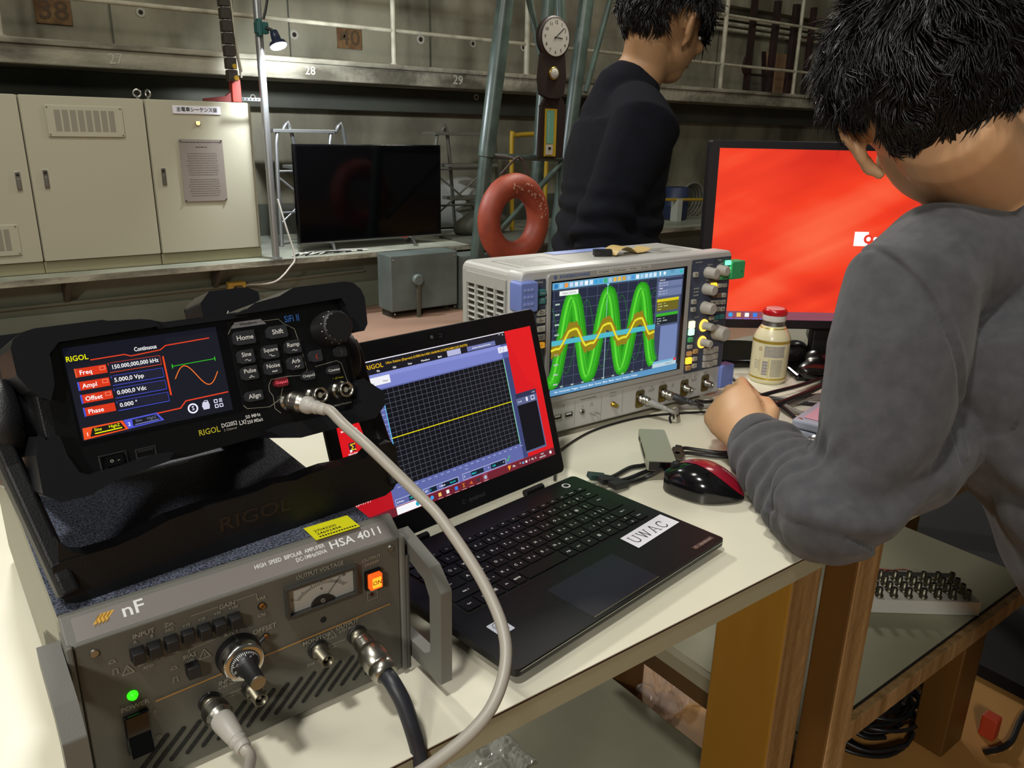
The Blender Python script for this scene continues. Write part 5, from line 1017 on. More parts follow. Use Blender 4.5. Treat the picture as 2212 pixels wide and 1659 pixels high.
sk(.3385, .1390, .0115, .0115, LW); sk(.3385, .1270, .0110, .0105, em('b8ffc8', 1.7)); sk(.3375, .1140, .0095, .0075, mat('green_lit_key', '', .5)); sk(.3375, .1025, .0095, .0065, BTN); sk(.3375, .0910, .0095, .0070, em('c08a50', .7)); sk(.3375, .0790, .0120, .0105, LY); sk(.3375, .0665, .0100, .0075, mat('amber_key', 'b98f5a', .5))
sk(.3520, .0925, .0095, .0070, mat('amber_key', '', .5)); sk(.3520, .0800, .0095, .0070, BTN); sk(.3520, .0680, .0095, .0075, BTN)
for i in range(3):
    for j in range(3): sk(.3790 + .0118 * i, .0890 - .0115 * j - (.001 if i == 1 else 0), .0105 if i != 1 else .0110, .0100, KNOBG)
b = MB(); b.line([(.0995, .0140), (.0995, .0530)], .0006, -.0003, mat('grey_line', '', .5)); b.line([(.1520, .0140), (.1520, .0530)], .0006, -.0003, mat('grey_line', '', .5)); b.line([(.1960, .0140), (.1960, .0530)], .0006, -.0003, mat('grey_line', '', .5))
gp = mat('grey_print', '', .5)
b.text('Probe Compensation', .1255, .0530, .0036, gp, y=-.0004); b.text('Aux Out', .1755, .0530, .0032, gp, y=-.0004); b.text('Output 50 Ω', .1755, .0475, .0026, gp, y=-.0004); b.text('⚓', .077, .0500, .004, gp, y=-.0004)
for k in range(4): b.text('Ch %d' % (k + 1), .233 + .0508 * k, .0510, .0034, gp, y=-.0004)
for x in (.2590, .3585):
    b.text('1 MΩ', x, .0470, .0026, gp, y=-.0004); b.text('≤150V (RMS)\n≤200V (Vp)', x, .0420, .0024, gp, y=-.0004); b.text('50 Ω\n≤5V (RMS)', x, .0270, .0024, gp, y=-.0004)
b.line([(.3050, .0400), (.3100, .0400), (.3075, .0450), (.3050, .0400)], .0005, -.0004, gp); b.text('+', .1145, .0420, .005, gp, y=-.0004); b.line([(.129, .040), (.131, .040), (.131, .044), (.134, .044), (.134, .040), (.136, .040)], .0005, -.0004, gp); b.build('panel_lettering', R_)
for x in (.0670, .0880): b = MB(); b.ring(x - .0075, x + .0075, .0305, .0385, .001, -.001, 0, ALU); b.quad(x - .0065, x + .0065, .0315, .0375, -.0004, GAP); b.quad(x - .005, x + .005, .0345, .0370, -.0006, WHITE); b.build('usb_socket', R_)
b = MB(); b.lathe((.1140, 0, .0335), (0, -1, 0), [(0, .0045), (.0015, .0045), (.002, .0035)], ALU, 18); b.lathe((.1140, -.002, .0335), (0, -1, 0), [(0, .002), (.0003, .002)], GAP, 12); b.build('probe_socket', R_)
for x in (.1300, .1400): b = MB(); b.cyl((x, 0, .028), (x + .003, -.007, .027), .0014, CHROME); b.build('probe_pin', R_)
b = MB(); b.lathe((.1755, 0, .0340), (0, -1, 0), [(0, .0042), (.003, .0042), (.0032, .0032), (.010, .0032)], BRASS, 14); b.build('sma_socket', R_)
for k in range(4):
    x = .2330 + .0508 * k
    o = MB(); o.plate(x - .0085, x + .0095, .0180, .0460, -.0008, 0, .003, mat('olive_contact_plate', '4f4624', .5)); o.plate(x - .0095, x + .0105, .0170, .0480, -.0004, 0, .006, mat('silver_surround', '8d8a84', .4))
    o.quad(x - .006, x + .006, .0190, .0225, -.0010, BRASS)
    for j in range(3): o.tor((x, -.001, .0325), (0, 1, 0), .0078, .0006, BRASS, n=24, k=6)
    for a in range(200, 341, 28): o.lathe((x + .0068 * cos(radians(a)), -.001, .0325 + .0068 * sin(radians(a))), (0, -1, 0), [(0, .0009), (.002, .0007)], BRASS, 8)
    pl = o.build('input_plate', R_)
    bnc(R_, x + .0005, .0330, R_, NICKEL, L=.014, big=.95)
for (x0, x1, z0, z1, m, nm) in ((-.012, .0185, .1990, .2400, BLUEP, 1), (.4210, .4555, .2045, .2345, GREENC, 2), (.4190, .4530, .0170, .0575, BLUEP, 3)):
    o = MB(); o.plate(x0, x1, z0, z1, -.012 if nm == 1 else -.006, .012, .004, m, ch=.002)
    if nm == 1:
        for i in range(3):
            for j in range(3): o.plate(-.0065 + .006 * i, -.0025 + .006 * i, .2090 + .0095 * j, .2125 + .0095 * j, -.0128, -.012, .0008, mat('blue_dot', '8b9ad2', .5))
    else: o.lathe((x1 - .008, -.006, z0 + .012), (0, -1, 0), [(0, .001), (.0004, .001)], DARKINK, 8)
    o.build('corner_bumper', R_, label=('blue corner bumper', 'green-lit corner bumper', 'blue corner bumper')[nm - 1])
RM = R_.matrix_world.copy()
b = MB(); b.box(-.014, .014, -.006, .006, 0, .009, BLK); b.box(-.0135, -.006, -.0062, -.006, .002, .006, mat('usb_frame', '', .4)); b.build('usb_receiver', bevel=.001); ob = bpy.data.objects['usb_receiver']; ob.location = (.836, .884, TT + .2500); ob.rotation_euler = (0, 0, radians(-28)); tag(ob, 'small black dongle taped on top of the oscilloscope', 'dongle')
b = MB(); vs = []
for i in range(13):
    u = i / 12; x = .0 + .085 * u; z = .0012 + (.011 * sin(min(u / .55, 1) * pi) ** .7 if u < .55 else .0) + (.005 * (u - .8) / .2 if u > .8 else 0)
    vs += [(x, 0, z), (x, .030, z)]
b.add(vs, [(2 * i, 2 * i + 2, 2 * i + 3, 2 * i + 1) for i in range(12)], TAPE); o = b.build('tape_strip'); o.location = (.848, .866, TT + .2500); o.rotation_euler = (0, 0, radians(4)); sol = o.modifiers.new('s', 'SOLIDIFY'); sol.thickness = .0004
tag(o, 'strip of tan tape on top of the oscilloscope holding the black dongle', 'tape')
# plugs and cables at the oscilloscope inputs
pa = RM @ Vector((.2335, -.008, .0330)); da = (RM.to_3x3() @ Vector((.45, -1, -.25))).normalized(); plug('coax_plug', 'grey coax plug on the first oscilloscope input', pa, da, mat('grey_plug_boot', '8c8b88', .5), .040, .0068)
pb = RM @ Vector((.2843, -.008, .0330)); db = (RM.to_3x3() @ Vector((.75, -1, -.30))).normalized(); plug('coax_plug', 'black coax plug on the second oscilloscope input', pb, db, mat('dark_plug_boot', '2a2c30', .5), .044, .0068)

# ================================================================ MONITOR
Mo = thing('monitor', 'black-framed monitor with a bright red desktop, behind the bottle', 'monitor', (1.1601, .9333, .8034), -36.5, 3.5)
b = MB(); b.plate(-.0170, .5680, -.001, .3400, 0, .025, .005, mat('monitor_frame', '141216', .4), ch=.002); b.box(.05, .50, .025, .05, .04, .30, BLK); b.build('housing', Mo, bevel=.002)
b = MB(); Y0 = -.0006; q = lambda x0, x1, z0, z1, c_, k=1, s_=1.0: b.quad(x0 * mm, x1 * mm, z0 * mm, z1 * mm, Y0 - .0001 * k, em(c_, s_))
WM = bpy.data.materials.new('red_wallpaper'); WM.use_nodes = True; nt = WM.node_tree; bs = nt.nodes['Principled BSDF']; bs.inputs['Base Color'].default_value = (.01, .01, .01, 1); bs.inputs['Roughness'].default_value = .35; bs.inputs['Specular IOR Level'].default_value = .2
tc = nt.nodes.new('ShaderNodeTexCoord'); last = None
for rot, sc_, off in ((24, (1.5, 1, 15), (0, 0, .3)), (-20, (1.3, 1, 9), (.4, 0, 0)), (38, (2.0, 1, 5), (1, 0, 2))):
    mp = nt.nodes.new('ShaderNodeMapping'); rr_ = nt.nodes.new('ShaderNodeVectorRotate'); rr_.rotation_type = 'Y_AXIS'; rr_.inputs['Angle'].default_value = radians(rot)
    nt.links.new(tc.outputs['Object'], rr_.inputs['Vector']); nt.links.new(rr_.outputs[0], mp.inputs[0]); mp.inputs['Scale'].default_value = sc_; mp.inputs['Location'].default_value = off
    nz_ = nt.nodes.new('ShaderNodeTexNoise'); nz_.inputs['Scale'].default_value = 1.3; nz_.inputs['Detail'].default_value = 1.5; nz_.inputs['Distortion'].default_value = .3; nt.links.new(mp.outputs[0], nz_.inputs['Vector'])
    if last is None: last = nz_.outputs['Fac']
    else:
        ad = nt.nodes.new('ShaderNodeMath'); ad.operation = 'ADD'; nt.links.new(last, ad.inputs[0]); nt.links.new(nz_.outputs['Fac'], ad.inputs[1]); last = ad.outputs[0]
mu = nt.nodes.new('ShaderNodeMath'); mu.operation = 'MULTIPLY'; mu.inputs[1].default_value = 1 / 3; nt.links.new(last, mu.inputs[0]); rp = nt.nodes.new('ShaderNodeValToRGB'); E_ = rp.color_ramp.elements
E_[0].position = .38; E_[0].color = hexc('d62a1a') + (1,); E_[1].position = .66; E_[1].color = hexc('ff7048') + (1,); e_ = E_.new(.5); e_.color = hexc('f43e20') + (1,)
nt.links.new(mu.outputs[0], rp.inputs[0]); nt.links.new(rp.outputs[0], bs.inputs['Emission Color']); bs.inputs['Emission Strength'].default_value = 1.0
b.quad(0, .551, .016, .326, Y0 - .00005, WM)
q(0, 551, 16, 31.5, '8c4c5c', 2)
for k, c_ in enumerate(('3aa0e8', 'f4c860', 'f4f4f4', '3a80e8', 'c88a20', 'e06828')):
    x = 46 + 15.5 * k
    if k in (0,): b.lathe((x * mm, Y0 - .0004, .0245), (0, -1, 0), [(0, .0042), (.0001, .0042)], em(c_, 1), 14)
    elif k == 4: b.text('Σ', x * mm, .0245, .009, em(c_, 1), y=Y0 - .0004)
    elif k == 5: b.flat([((x - 4.5) * mm, .022), ((x - 1) * mm, .0245), ((x + 1) * mm, .0285), ((x + 5) * mm, .020), (x * mm, .0215)], Y0 - .0004, em(c_, 1))
    else: q(x - 4, x + 4, 20.8, 28.5, c_, 4)
    q(x - 6, x + 6, 16.6, 18, '6a70e0', 4)
q(262, 288, 157, 183, 'ffffff', 4); b.lathe((.288, Y0 - .0005, .170), (0, -1, 0), [(0, .0082), (.0001, .0082)], em('e83c28', 1), 20); 
for x in (.2885, .3015): b.lathe((x, Y0 - .0007, .170), (0, -1, 0), [(0, .0042), (.0001, .0042)], em('ffffff', 1), 16)
b.text('dynabook', .318, .170, .034, em('ffffff', 1), y=Y0 - .0004, al='L'); b.build('display', Mo, label='glowing red wallpaper with folded light streaks')
b = MB(); b.box(.215, .335, .02, .045, -.078, .06, BLK); b.build('stand_column', Mo, bevel=.004)
b = MB(); zb = -(.8034 - TT); b.X = Matrix.Rotation(radians(3.5), 4, 'X'); b.box(.16, .39, -.07, .12, zb + .0008, zb + .012, BLKG); b.build('stand_base', Mo, bevel=.004)
b = MB(); b.lathe((0, 0, 0), (0, 0, 1), [(0, .125), (.003, .132), (.010, .132), (.014, .122), (.0145, .11)], BLKG, 48); b.v = [Vector((v.x, v.y * .62, v.z)) for v in b.v]; o = b.build('gloss_base'); o.location = (1.285, .955, TT + .0005); o.rotation_euler = (0, 0, radians(-25)); tag(o, 'glossy black oval stand base between the oscilloscope and the bottle', 'stand')
def soft(name, lab, cat, c, r, m, seed, rz=0):
    b = MB(); b.ell((0, 0, 0), r, m, n=36, k=20)
    b.v = [v * (1 + .35 * noise.noise(v * 22 + Vector((seed, 0, 0)))) for v in b.v]; b.v = [Vector((v.x, v.y, max(v.z, -r[2] * .8))) for v in b.v]
    o = b.build(name); o.location = c; o.rotation_euler = (0, 0, radians(rz)); return tag(o, lab, cat)
soft('bagged_cable', 'black cable in a shiny plastic bag lying right of the bottle', 'bag', (1.335, .785, TT + .019), (.075, .035, .022), mat('shiny_black_film', '1a1816', .22, n=(30, '0c0b0a', 4, .4, .6)), 2, 10)
soft('bagged_cable', 'second black bagged cable, behind the first and under the monitor', 'bag', (1.335, .86, TT + .021), (.05, .025, .024), mat('shiny_black_film', '', .22), 5, -30)
soft('clear_bag', 'crumpled clear bag beside the monitor stand', 'bag', (1.56, .93, TT + .02), (.05, .03, .022), mat('pale_film', '8c8a86', .2), 9)

# ================================================================ BOTTLE, MOUSE, HUB, BOX, CABLES
o = thing('bottle_can', 'cream aluminium bottle can of drink with a red screw cap', 'bottle', (1.207, .817, TT))
b = MB(); b.lathe((0, 0, 0), (0, 0, 1), [(0, .0285), (.0012, .0305), (.006, .0325), (.010, .033), (.078, .033), (.084, .0325), (.092, .0290), (.100, .0242), (.1045, .0212), (.106, .0205)], CREAM, 44)
for z, h in ((.0095, .003), (.0805, .0012), (.0765, .0035), (.1015, .0016)):
    r_ = .0332 if z < .08 else (.0333 if z < .09 else .0236)
    b.lathe((0, 0, z), (0, 0, 1), [(0, r_), (h, r_ if z < .09 else .0226)], CGOLD, 44, cap=False)
b.build('can_body', o)
b = MB(); b.lathe((0, 0, .105), (0, 0, 1), [(0, .0205), (.002, .0208), (.005, .0196), (.007, .0200), (.010, .0196)], ALU, 40); b.lathe((0, 0, .1145), (0, 0, 1), [(0, .0203), (.0015, .0208), (.0035, .0202), (.005, .0207), (.007, .0203), (.010, .0203), (.0105, .0203)], mat('white_cap_skirt', 'c9c5c0', .35), 44); b.build('neck', o)
b = MB(); b.lathe((0, 0, .125), (0, 0, 1), [(0, .0206), (.001, .0212), (.007, .0210), (.010, .0196), (.0112, .018)], REDCAP, 44); b.lathe((0, 0, .1361), (0, 0, 1), [(0, .0165), (.0004, .016)], mat('pale_cap_print', 'd8a0a0', .4), 30)
for k in range(48):
    a = 2 * pi * k / 48; b.box(-.0004, .0004, -.0004, .0004, .1265, .1315, REDCAP); b.v[-8:] = [v + Vector((.0211 * cos(a), .0211 * sin(a), 0)) for v in b.v[-8:]]
b.build('screw_cap', o)
def wrap(mb, pts, a0, z0, m, r=.03335):
    """draw a flat polygon (arc length, height) on the curved side of the can"""
    mb.add([(r * cos(a0 + p[0] / r), r * sin(a0 + p[0] / r), z0 + p[1]) for p in pts], [tuple(range(len(pts)))], m)
b = MB(); va = atan2(-.82, -1.2); ink = mat('grey_print_can', '6d6a80', .5)
random.seed(11)
for row in range(8):
    x = -.010
    while x < .026:
        l_ = random.uniform(.0008, .0022); wrap(b, [(x, 0), (x + l_, 0), (x + l_, .0014), (x, .0014)], va, .0705 - .0026 * row, ink if row % 3 else mat('violet_print', '55568c', .5)); x += l_ + .0004
for row in range(13):
    x = .0035
    while x < .024:
        l_ = random.uniform(.0006, .0016); wrap(b, [(x, 0), (x + l_, 0), (x + l_, .0010), (x, .0010)], va, .0465 - .0025 * row, ink); x += l_ + .0004
for k in range(14): wrap(b, [(-.0115, 0), (-.0020, 0), (-.0020, .0009 if k % 3 else .0014), (-.0115, .0009 if k % 3 else .0014)], va, .0185 + .0019 * k, mat('barcode_ink', '77728c', .5))
wrap(b, [(-.0005, -.001), (.0001, -.001), (.0001, .0335), (-.0005, .0335)], va, .0160, CGOLD)
for x0, x1, z0, z1 in ((-.030, -.0165, .025, .047),):
    for P in ([(x0, z0), (x1, z0), (x1, z0 + .0006), (x0, z0 + .0006)], [(x0, z1), (x1, z1), (x1, z1 + .0006), (x0, z1 + .0006)], [(x1, z0), (x1 + .0006, z0), (x1 + .0006, z1), (x1, z1)]): wrap(b, P, va, 0, CGOLD)
for row in range(5): wrap(b, [(-.028, 0), (-.018, 0), (-.018, .0009), (-.028, .0009)], va, .029 + .0035 * row, ink)
for k in range(10):
    a = 2 * pi * k / 10; wrap(b, [(-.018 + .003 * cos(a), .003 * sin(a)), (-.018 + .0022 * cos(a), .0022 * sin(a)), (-.018 + .0022 * cos(a + .63), .0022 * sin(a + .63)), (-.018 + .003 * cos(a + .63), .003 * sin(a + .63))], va, .066, mat('brown_print', '8a3a30', .5))
b.build('label_print', o)
# mouse
MZ = thing('mouse', 'red and black wireless mouse with a glossy top', 'mouse', (.733, .567, TT), -52.6)
def mshape(u, v, dz=0, grow=0):
    """u along the mouse 0..1 from the wheel end, v across -1..1 -> point on the shell"""
    x = -.050 + .100 * u; wd = .0295 * (sin(pi * min(max(u, .0), 1)) ** .42 if 0 < u < 1 else 0) * (1 - .10 * cos(2 * pi * u)) + .004
    h = .0385 * (sin(pi * (u * .86 + .13)) ** .62) * (1 - .12 * (u - .55) ** 2) if 0 <= u <= 1 else 0
    t = v * pi / 2; return Vector((x, wd * sin(t) * (1 + grow), .003 + max(h, .006) * (cos(t) ** .62 if abs(v) < 1 else 0) + dz))
def shell(u0, u1, v0, v1, m, nm, grow=0, dz=0, n=26, k=20, par=MZ, vf=None):
    o = MB(); vs = []
    for i in range(n + 1):
        for j in range(k + 1):
            u = u0 + (u1 - u0) * i / n; a, c_ = (v0, v1) if vf is None else vf(u); vs.append(mshape(u, a + (c_ - a) * j / k, dz, grow))
    o.add(vs, [(i * (k + 1) + j, (i + 1) * (k + 1) + j, (i + 1) * (k + 1) + j + 1, i * (k + 1) + j + 1) for i in range(n) for j in range(k)], m, True); return o.build(nm, par)
shell(.004, .996, -1, 1, mat('glossy_black_side', '0c0c0e', .14, coat=.5), 'shell')
shell(.02, .99, -1, 1, RED, 'top_cover', .006, .0006, vf=lambda u: (.22 - .95 * u, .92))
o_ = MB(); o_.lathe((-.036, -.0035, .031), (0, 1, 0), [(0, .0065), (.0008, .0075), (.0062, .0075), (.007, .0065)], BLK, 20); o_.build('scroll_wheel', MZ)
o_ = MB(); vs, fs, wd = text_mesh('Verbatim'); out = []
for a, c_ in vs: u = .70 + a * .0055 / .1; vv = .02 + (c_) * .11; p = mshape(u, vv, .0012, .012); out.append(p)
o_.add(out, fs, mat('pale_pink_print', 'd8b8bc', .4)); o_.build('logo', MZ)
o_ = MB(); o_.poly(MB.rr(-.040, .042, -.018, .018, .012), 0, .003, mat('grey_mouse_foot', '6f706e', .5)); o_.v = [Vector((v.x, v.z, v.y)) for v in o_.v]; o_.build('underside', MZ)
# usb hub
HB = thing('usb_hub', 'slim grey aluminium USB hub lying between the laptop and the hand', 'usb hub', (.7480, .6640, TT + .016), 50.5)
b = MB(); b.X = Matrix.Translation((0, 0, 0)) @ FLAT; b.poly(MB.rr(-.057, .057, -.0185, .0185, .004), -.0135, 0, mat('green_grey_aluminium', '9a9c88', .4, metal=.15)); b.build('shell', HB, bevel=.0012)
b = MB(); b.box(-.0585, -.0568, -.0165, .0165, .001, .0125, BLKG); b.box(.0568, .058, -.0165, .0165, .001, .0125, BLK); b.build('end_cap', HB)
b = MB(); b.box(-.03, .02, .0180, .0188, .004, .009, GAP); b.box(.028, .042, .018, .0188, .004, .009, GAP); b.build('port', HB)
for k, (pts, lab, kl) in enumerate((([(.6345, .668), (.659, .660), (.704, .668), (.735, .664), (.80, .69)], 'black cable from the laptop passing behind the hub, uppermost of three', 0), ([(.637, .651), (.669, .645), (.719, .648), (.738, .647), (.760, .648)], 'black cable from the laptop, middle of three', 0), ([(.640, .633), (.677, .634), (.700, .634), (.712, .6205)], 'stout black cable joining the laptop to the hub end, lowest of three', 1))):
    z_ = TT + .0105 if kl == 0 else TT + .010; P_ = [(x, y, z_ if i == 0 else (TT + .0045 if i < len(pts) - 1 or kl == 0 else TT + .021)) for i, (x, y) in enumerate(pts)]
    t = thing('usb_cable', lab, 'cable', P_[0]); b = MB(); b.tube([Vector(p) - Vector(P_[0]) for p in P_], .0030, CABLEK, n=10); b.build('cable', t)
    b = MB(); d = (Vector(P_[1]) - Vector(P_[0])).normalized(); b.X = Matrix.Translation(-d * .004) @ d.to_track_quat('Y', 'Z').to_matrix().to_4x4(); b.box(-.007, .007, 0, .024, -.0038, .0038, BLK if k else mat('dark_teal_plug', '17302c', .5)); b.box(-.004, .004, .024, .031, -.003, .003, BLK); b.build('plug', t, bevel=.001)
for k, (pts, lab) in enumerate((([(.790, .664, .008), (.812, .670, .007), (.829, .656, .005), (.849, .631, .005), (.90, .60, .005)], 'upper of two cables plugged into the hub side'), ([(.779, .650, .008), (.800, .657, .007), (.819, .643, .005), (.839, .621, .005), (.885, .590, .005)], 'lower of two cables plugged into the hub side'))):
    t = thing('usb_cable', lab, 'cable', (pts[0][0], pts[0][1], TT + pts[0][2])); P0 = Vector((pts[0][0], pts[0][1], pts[0][2])); b = MB(); b.tube([Vector(p) - P0 for p in pts], .0027, CABLEK, n=10); b.build('cable', t)
    b = MB(); d = Vector((.70, .45, 0)).normalized(); b.X = Matrix.Translation(-d * .012) @ d.to_track_quat('Y', 'Z').to_matrix().to_4x4(); b.box(-.007, .007, -.002, .024, -.0035, .0035, mat('brown_black_plug', '2c241a', .4)); b.box(-.0045, .0045, .024, .034, -.003, .003, BLK); b.build('plug', t, bevel=.001)
# junction box at the elbow
BX = thing('junction_box', 'pale grey junction box with a pink label on its lid, half behind the sleeve', 'box', (.9320, .5815, TT + .0005), -77)
b = MB(); b.box(0, .105, 0, .15, 0, .040, BOXG); b.build('box', BX, bevel=.003); b = MB(); b.box(-.0005, .1055, -.0005, .1505, .041, .054, BOXG)
for x in (.008, .097):
    for y in (.008, .142): b.lathe((x, y, .054), (0, 0, 1), [(0, .0035), (.0004, .003)], ALU, 12)
b.build('lid', BX, bevel=.003)
b = MB(); b.X = Matrix.Translation((0, 0, .0544)) @ FLAT; b.quad(.010, .095, .014, .136, -.0003, PINKL)
for k in range(3): b.line([(.03, .03 + .012 * k), (.08, .03 + .012 * k)], .002, -.0005, mat('pink_ink', 'a5566e', .5))
b.build('label', BX)
b = MB(); b.lathe((.040, -.001, .024), (-.1, -1, 0), [(0, .017), (.004, .017), (.0045, .0145), (.016, .0145), (.0165, .016), (.022, .016), (.0222, .0135), (.012, .0135)], CHROME, 30, cap=False); b.build('connector', BX)
b = MB(); b.tube([(.0395, -.006, .024), (.039, -.020, .023), (.046, -.036, .018), (.065, -.040, .012), (.10, -.030, .010)], .0085, CABLEK, n=14); b.build('hose', BX)
def cab(name, lab, pts, r, m):
    b = MB(); b.tube([(p[0], p[1], TT + (p[2] if len(p) > 2 else r)) for p in pts], r, m, n=10, sub=8); return tag(b.build(name), lab, 'cable')
eb = pb + db * .040; ea = pa + da * .036; dz = lambda v: v.z - TT
cab('coax_cable', 'grey coax cable from the first oscilloscope input, passing behind the hand', [(ea.x, ea.y, dz(ea)), (ea.x + .012, ea.y - .014, dz(ea) - .006), (.940, .792, .006), (.985, .775, .004), (1.04, .765, .004), (1.105, .752, .004), (1.135, .722, .004), (1.16, .68, .004)], .0032, mat('mid_grey_cable', '827f79', .45))
cab('coax_cable', 'black cable from the second oscilloscope input, running right along the table', [(eb.x, eb.y, dz(eb)), (eb.x + .016, eb.y - .012, dz(eb) - .006), (.985, .796, .008), (1.01, .790, .0035), (1.07, .774, .0035), (1.115, .742, .0035), (1.135, .700, .0035), (1.175, .655, .0035)], .0028, CABLEK)
cab('power_cable', 'black cable coming from behind the oscilloscope towards the grey box', [(1.20, .95), (1.157, .861), (1.128, .805), (1.112, .757, .004), (1.075, .692, .010), (1.062, .655)], .0034, CABLEK)
cab('power_cable', 'black cable crossing the table in front of the bottle', [(1.01, .757), (1.072, .760, .004), (1.12, .745, .012), (1.185, .740, .013), (1.307, .750, .008), (1.36, .735), (1.46, .70)], .0036, CABLEK)
cab('power_cable', 'thickest black cable rising from the hand towards the sleeve', [(1.025, .690), (1.040, .700, .010), (1.152, .70, .018), (1.30, .715, .016), (1.44, .66, .010)], .0046, CABLEK)
cab('power_cable', 'black cable looping down behind the wrist to the grey box', [(1.03, .70), (1.045, .700, .009), (1.024, .677, .006), (.985, .645), (.93, .620), (.885, .640)], .0034, CABLEK)
cab('signal_cable', 'thin black cable lying along the front of the oscilloscope', [(.60, .70), (.651, .760), (.675, .774), (.749, .800), (.819, .806), (.879, .800), (.932, .780), (.964, .765), (1.0, .745)], .0018, CABLEK)
for k in range(5):
    cab('coax_cable', 'coil of light grey coax behind the grey box, turn %s' % ('nearest', 'second', 'third', 'fourth', 'farthest')[k], [(1.36 + .01 * k, .66 + .025 * k), (1.24 + .01 * k, .672 + .012 * k, .004), (1.18 - .012 * k, .690 + .006 * k, .004 + .003 * k), (1.112 - .006 * k, .700 + .004 * k, .006 + .002 * k), (1.086, .688 - .005 * k, .004 + .002 * k), (1.098, .664 - .004 * k, .004), (1.15, .648, .004), (1.25, .63 + .004 * k)], .0032, mat('mid_grey_cable', '', .45)) if k < 3 else None
b = MB(); b.tube([(.905, .772, TT + .002), (.897, .768, TT + .012), (.893, .770, TT + .005), (.885, .760, TT + .002)], .0018, BLK, n=6); tag(b.build('cable_tie'), 'small black cable tie end in front of the oscilloscope', 'cable tie')

# ================================================================ PEOPLE
def tube_rings(mb, pts, m, n=22):
    """pts = [(centre, half-width, half-depth, side vector)] -> closed lofted limb or trunk"""
    rings = []; P = [(Vector(p[0]), p[1], p[2], Vector(p[3]) if len(p) > 3 else None) for p in pts]; prev = None
    k = len(P); v = []
    for i, (c, a, b_, sv) in enumerate(P):
        t = (P[min(i + 1, k - 1)][0] - P[max(i - 1, 0)][0]).normalized()
        s_ = sv if sv is not None else (prev if prev is not None else t.orthogonal())
        s_ = (s_ - t * s_.dot(t)).normalized(); prev = s_; d = t.cross(s_)
        for j in range(n):
            q = 2 * pi * j / n; v.append(c + s_ * a * cos(q) + d * b_ * sin(q))
    c0, c1 = P[0][0], P[-1][0]; t0 = (P[0][0] - P[1][0]).normalized(); t1 = (P[-1][0] - P[-2][0]).normalized()
    def cap(cc, tt, row, sgn):
        base = v[row * n:(row + 1) * n]; out = []
        r_ = min((base[0] - cc).length, (base[n // 4] - cc).length)
        for f_, h_ in ((.86, .5), (.5, .87)): out.append([cc + (p - cc) * f_ + tt * r_ * h_ for p in base])
        return out, cc + tt * r_
    h0, a0 = cap(c0, t0, 0, -1); h1, a1 = cap(c1, t1, k - 1, 1)
    rows_ = [h0[1], h0[0]] + [v[i * n:(i + 1) * n] for i in range(k)] + [h1[0], h1[1]]
    V = [p for r_ in rows_ for p in r_] + [a0, a1]; K = len(rows_)
    F = [(i * n + j, i * n + (j + 1) % n, (i + 1) * n + (j + 1) % n, (i + 1) * n + j) for i in range(K - 1) for j in range(n)]
    F += [(K * n, (j + 1) % n, j) for j in range(n)] + [(K * n + 1, (K - 1) * n + j, (K - 1) * n + (j + 1) % n) for j in range(n)]
    mb.add(V, F, m, True)
def fuse(name, mb, parent, voxel, smooth=6, disp=None, mats=None, cut=None):
    """melt the overlapping lofts into one continuous skin"""
    me = bpy.data.meshes.new('t'); me.from_pydata([tuple(v) for v in mb.v], [], mb.f); o = bpy.data.objects.new('t', me); C.objects.link(o)
    r = o.modifiers.new('r', 'REMESH'); r.mode = 'VOXEL'; r.voxel_size = voxel; r.use_smooth_shade = True
    s = o.modifiers.new('s', 'SMOOTH'); s.factor = .5; s.iterations = smooth
    dg = bpy.context.evaluated_depsgraph_get(); m2 = bpy.data.meshes.new_from_object(o.evaluated_get(dg)); m2.name = name
    bpy.data.objects.remove(o)
    if cut:
        bm = bmesh.new(); bm.from_mesh(m2); bmesh.ops.delete(bm, geom=[v for v in bm.verts if cut(v.co)], context='VERTS'); bm.to_mesh(m2); bm.free()
    if disp:
        n = len(m2.vertices); co = np.empty(n * 3, 'f'); no = np.empty(n * 3, 'f'); m2.vertices.foreach_get('co', co); m2.vertex_normals.foreach_get('vector', no)
        co = co.reshape(-1, 3); no = no.reshape(-1, 3); co = co + no * disp(co, no)[:, None]; m2.vertices.foreach_set('co', co.astype('f').ravel()); m2.update()
    m2.materials.clear()
    for m in mats: m2.materials.append(m)
    m2.polygons.foreach_set('use_smooth', [True] * len(m2.polygons)); m2.polygons.foreach_set('material_index', [0] * len(m2.polygons))
    o = bpy.data.objects.new(name, m2); C.objects.link(o)
    if parent: o.parent = parent
    return o
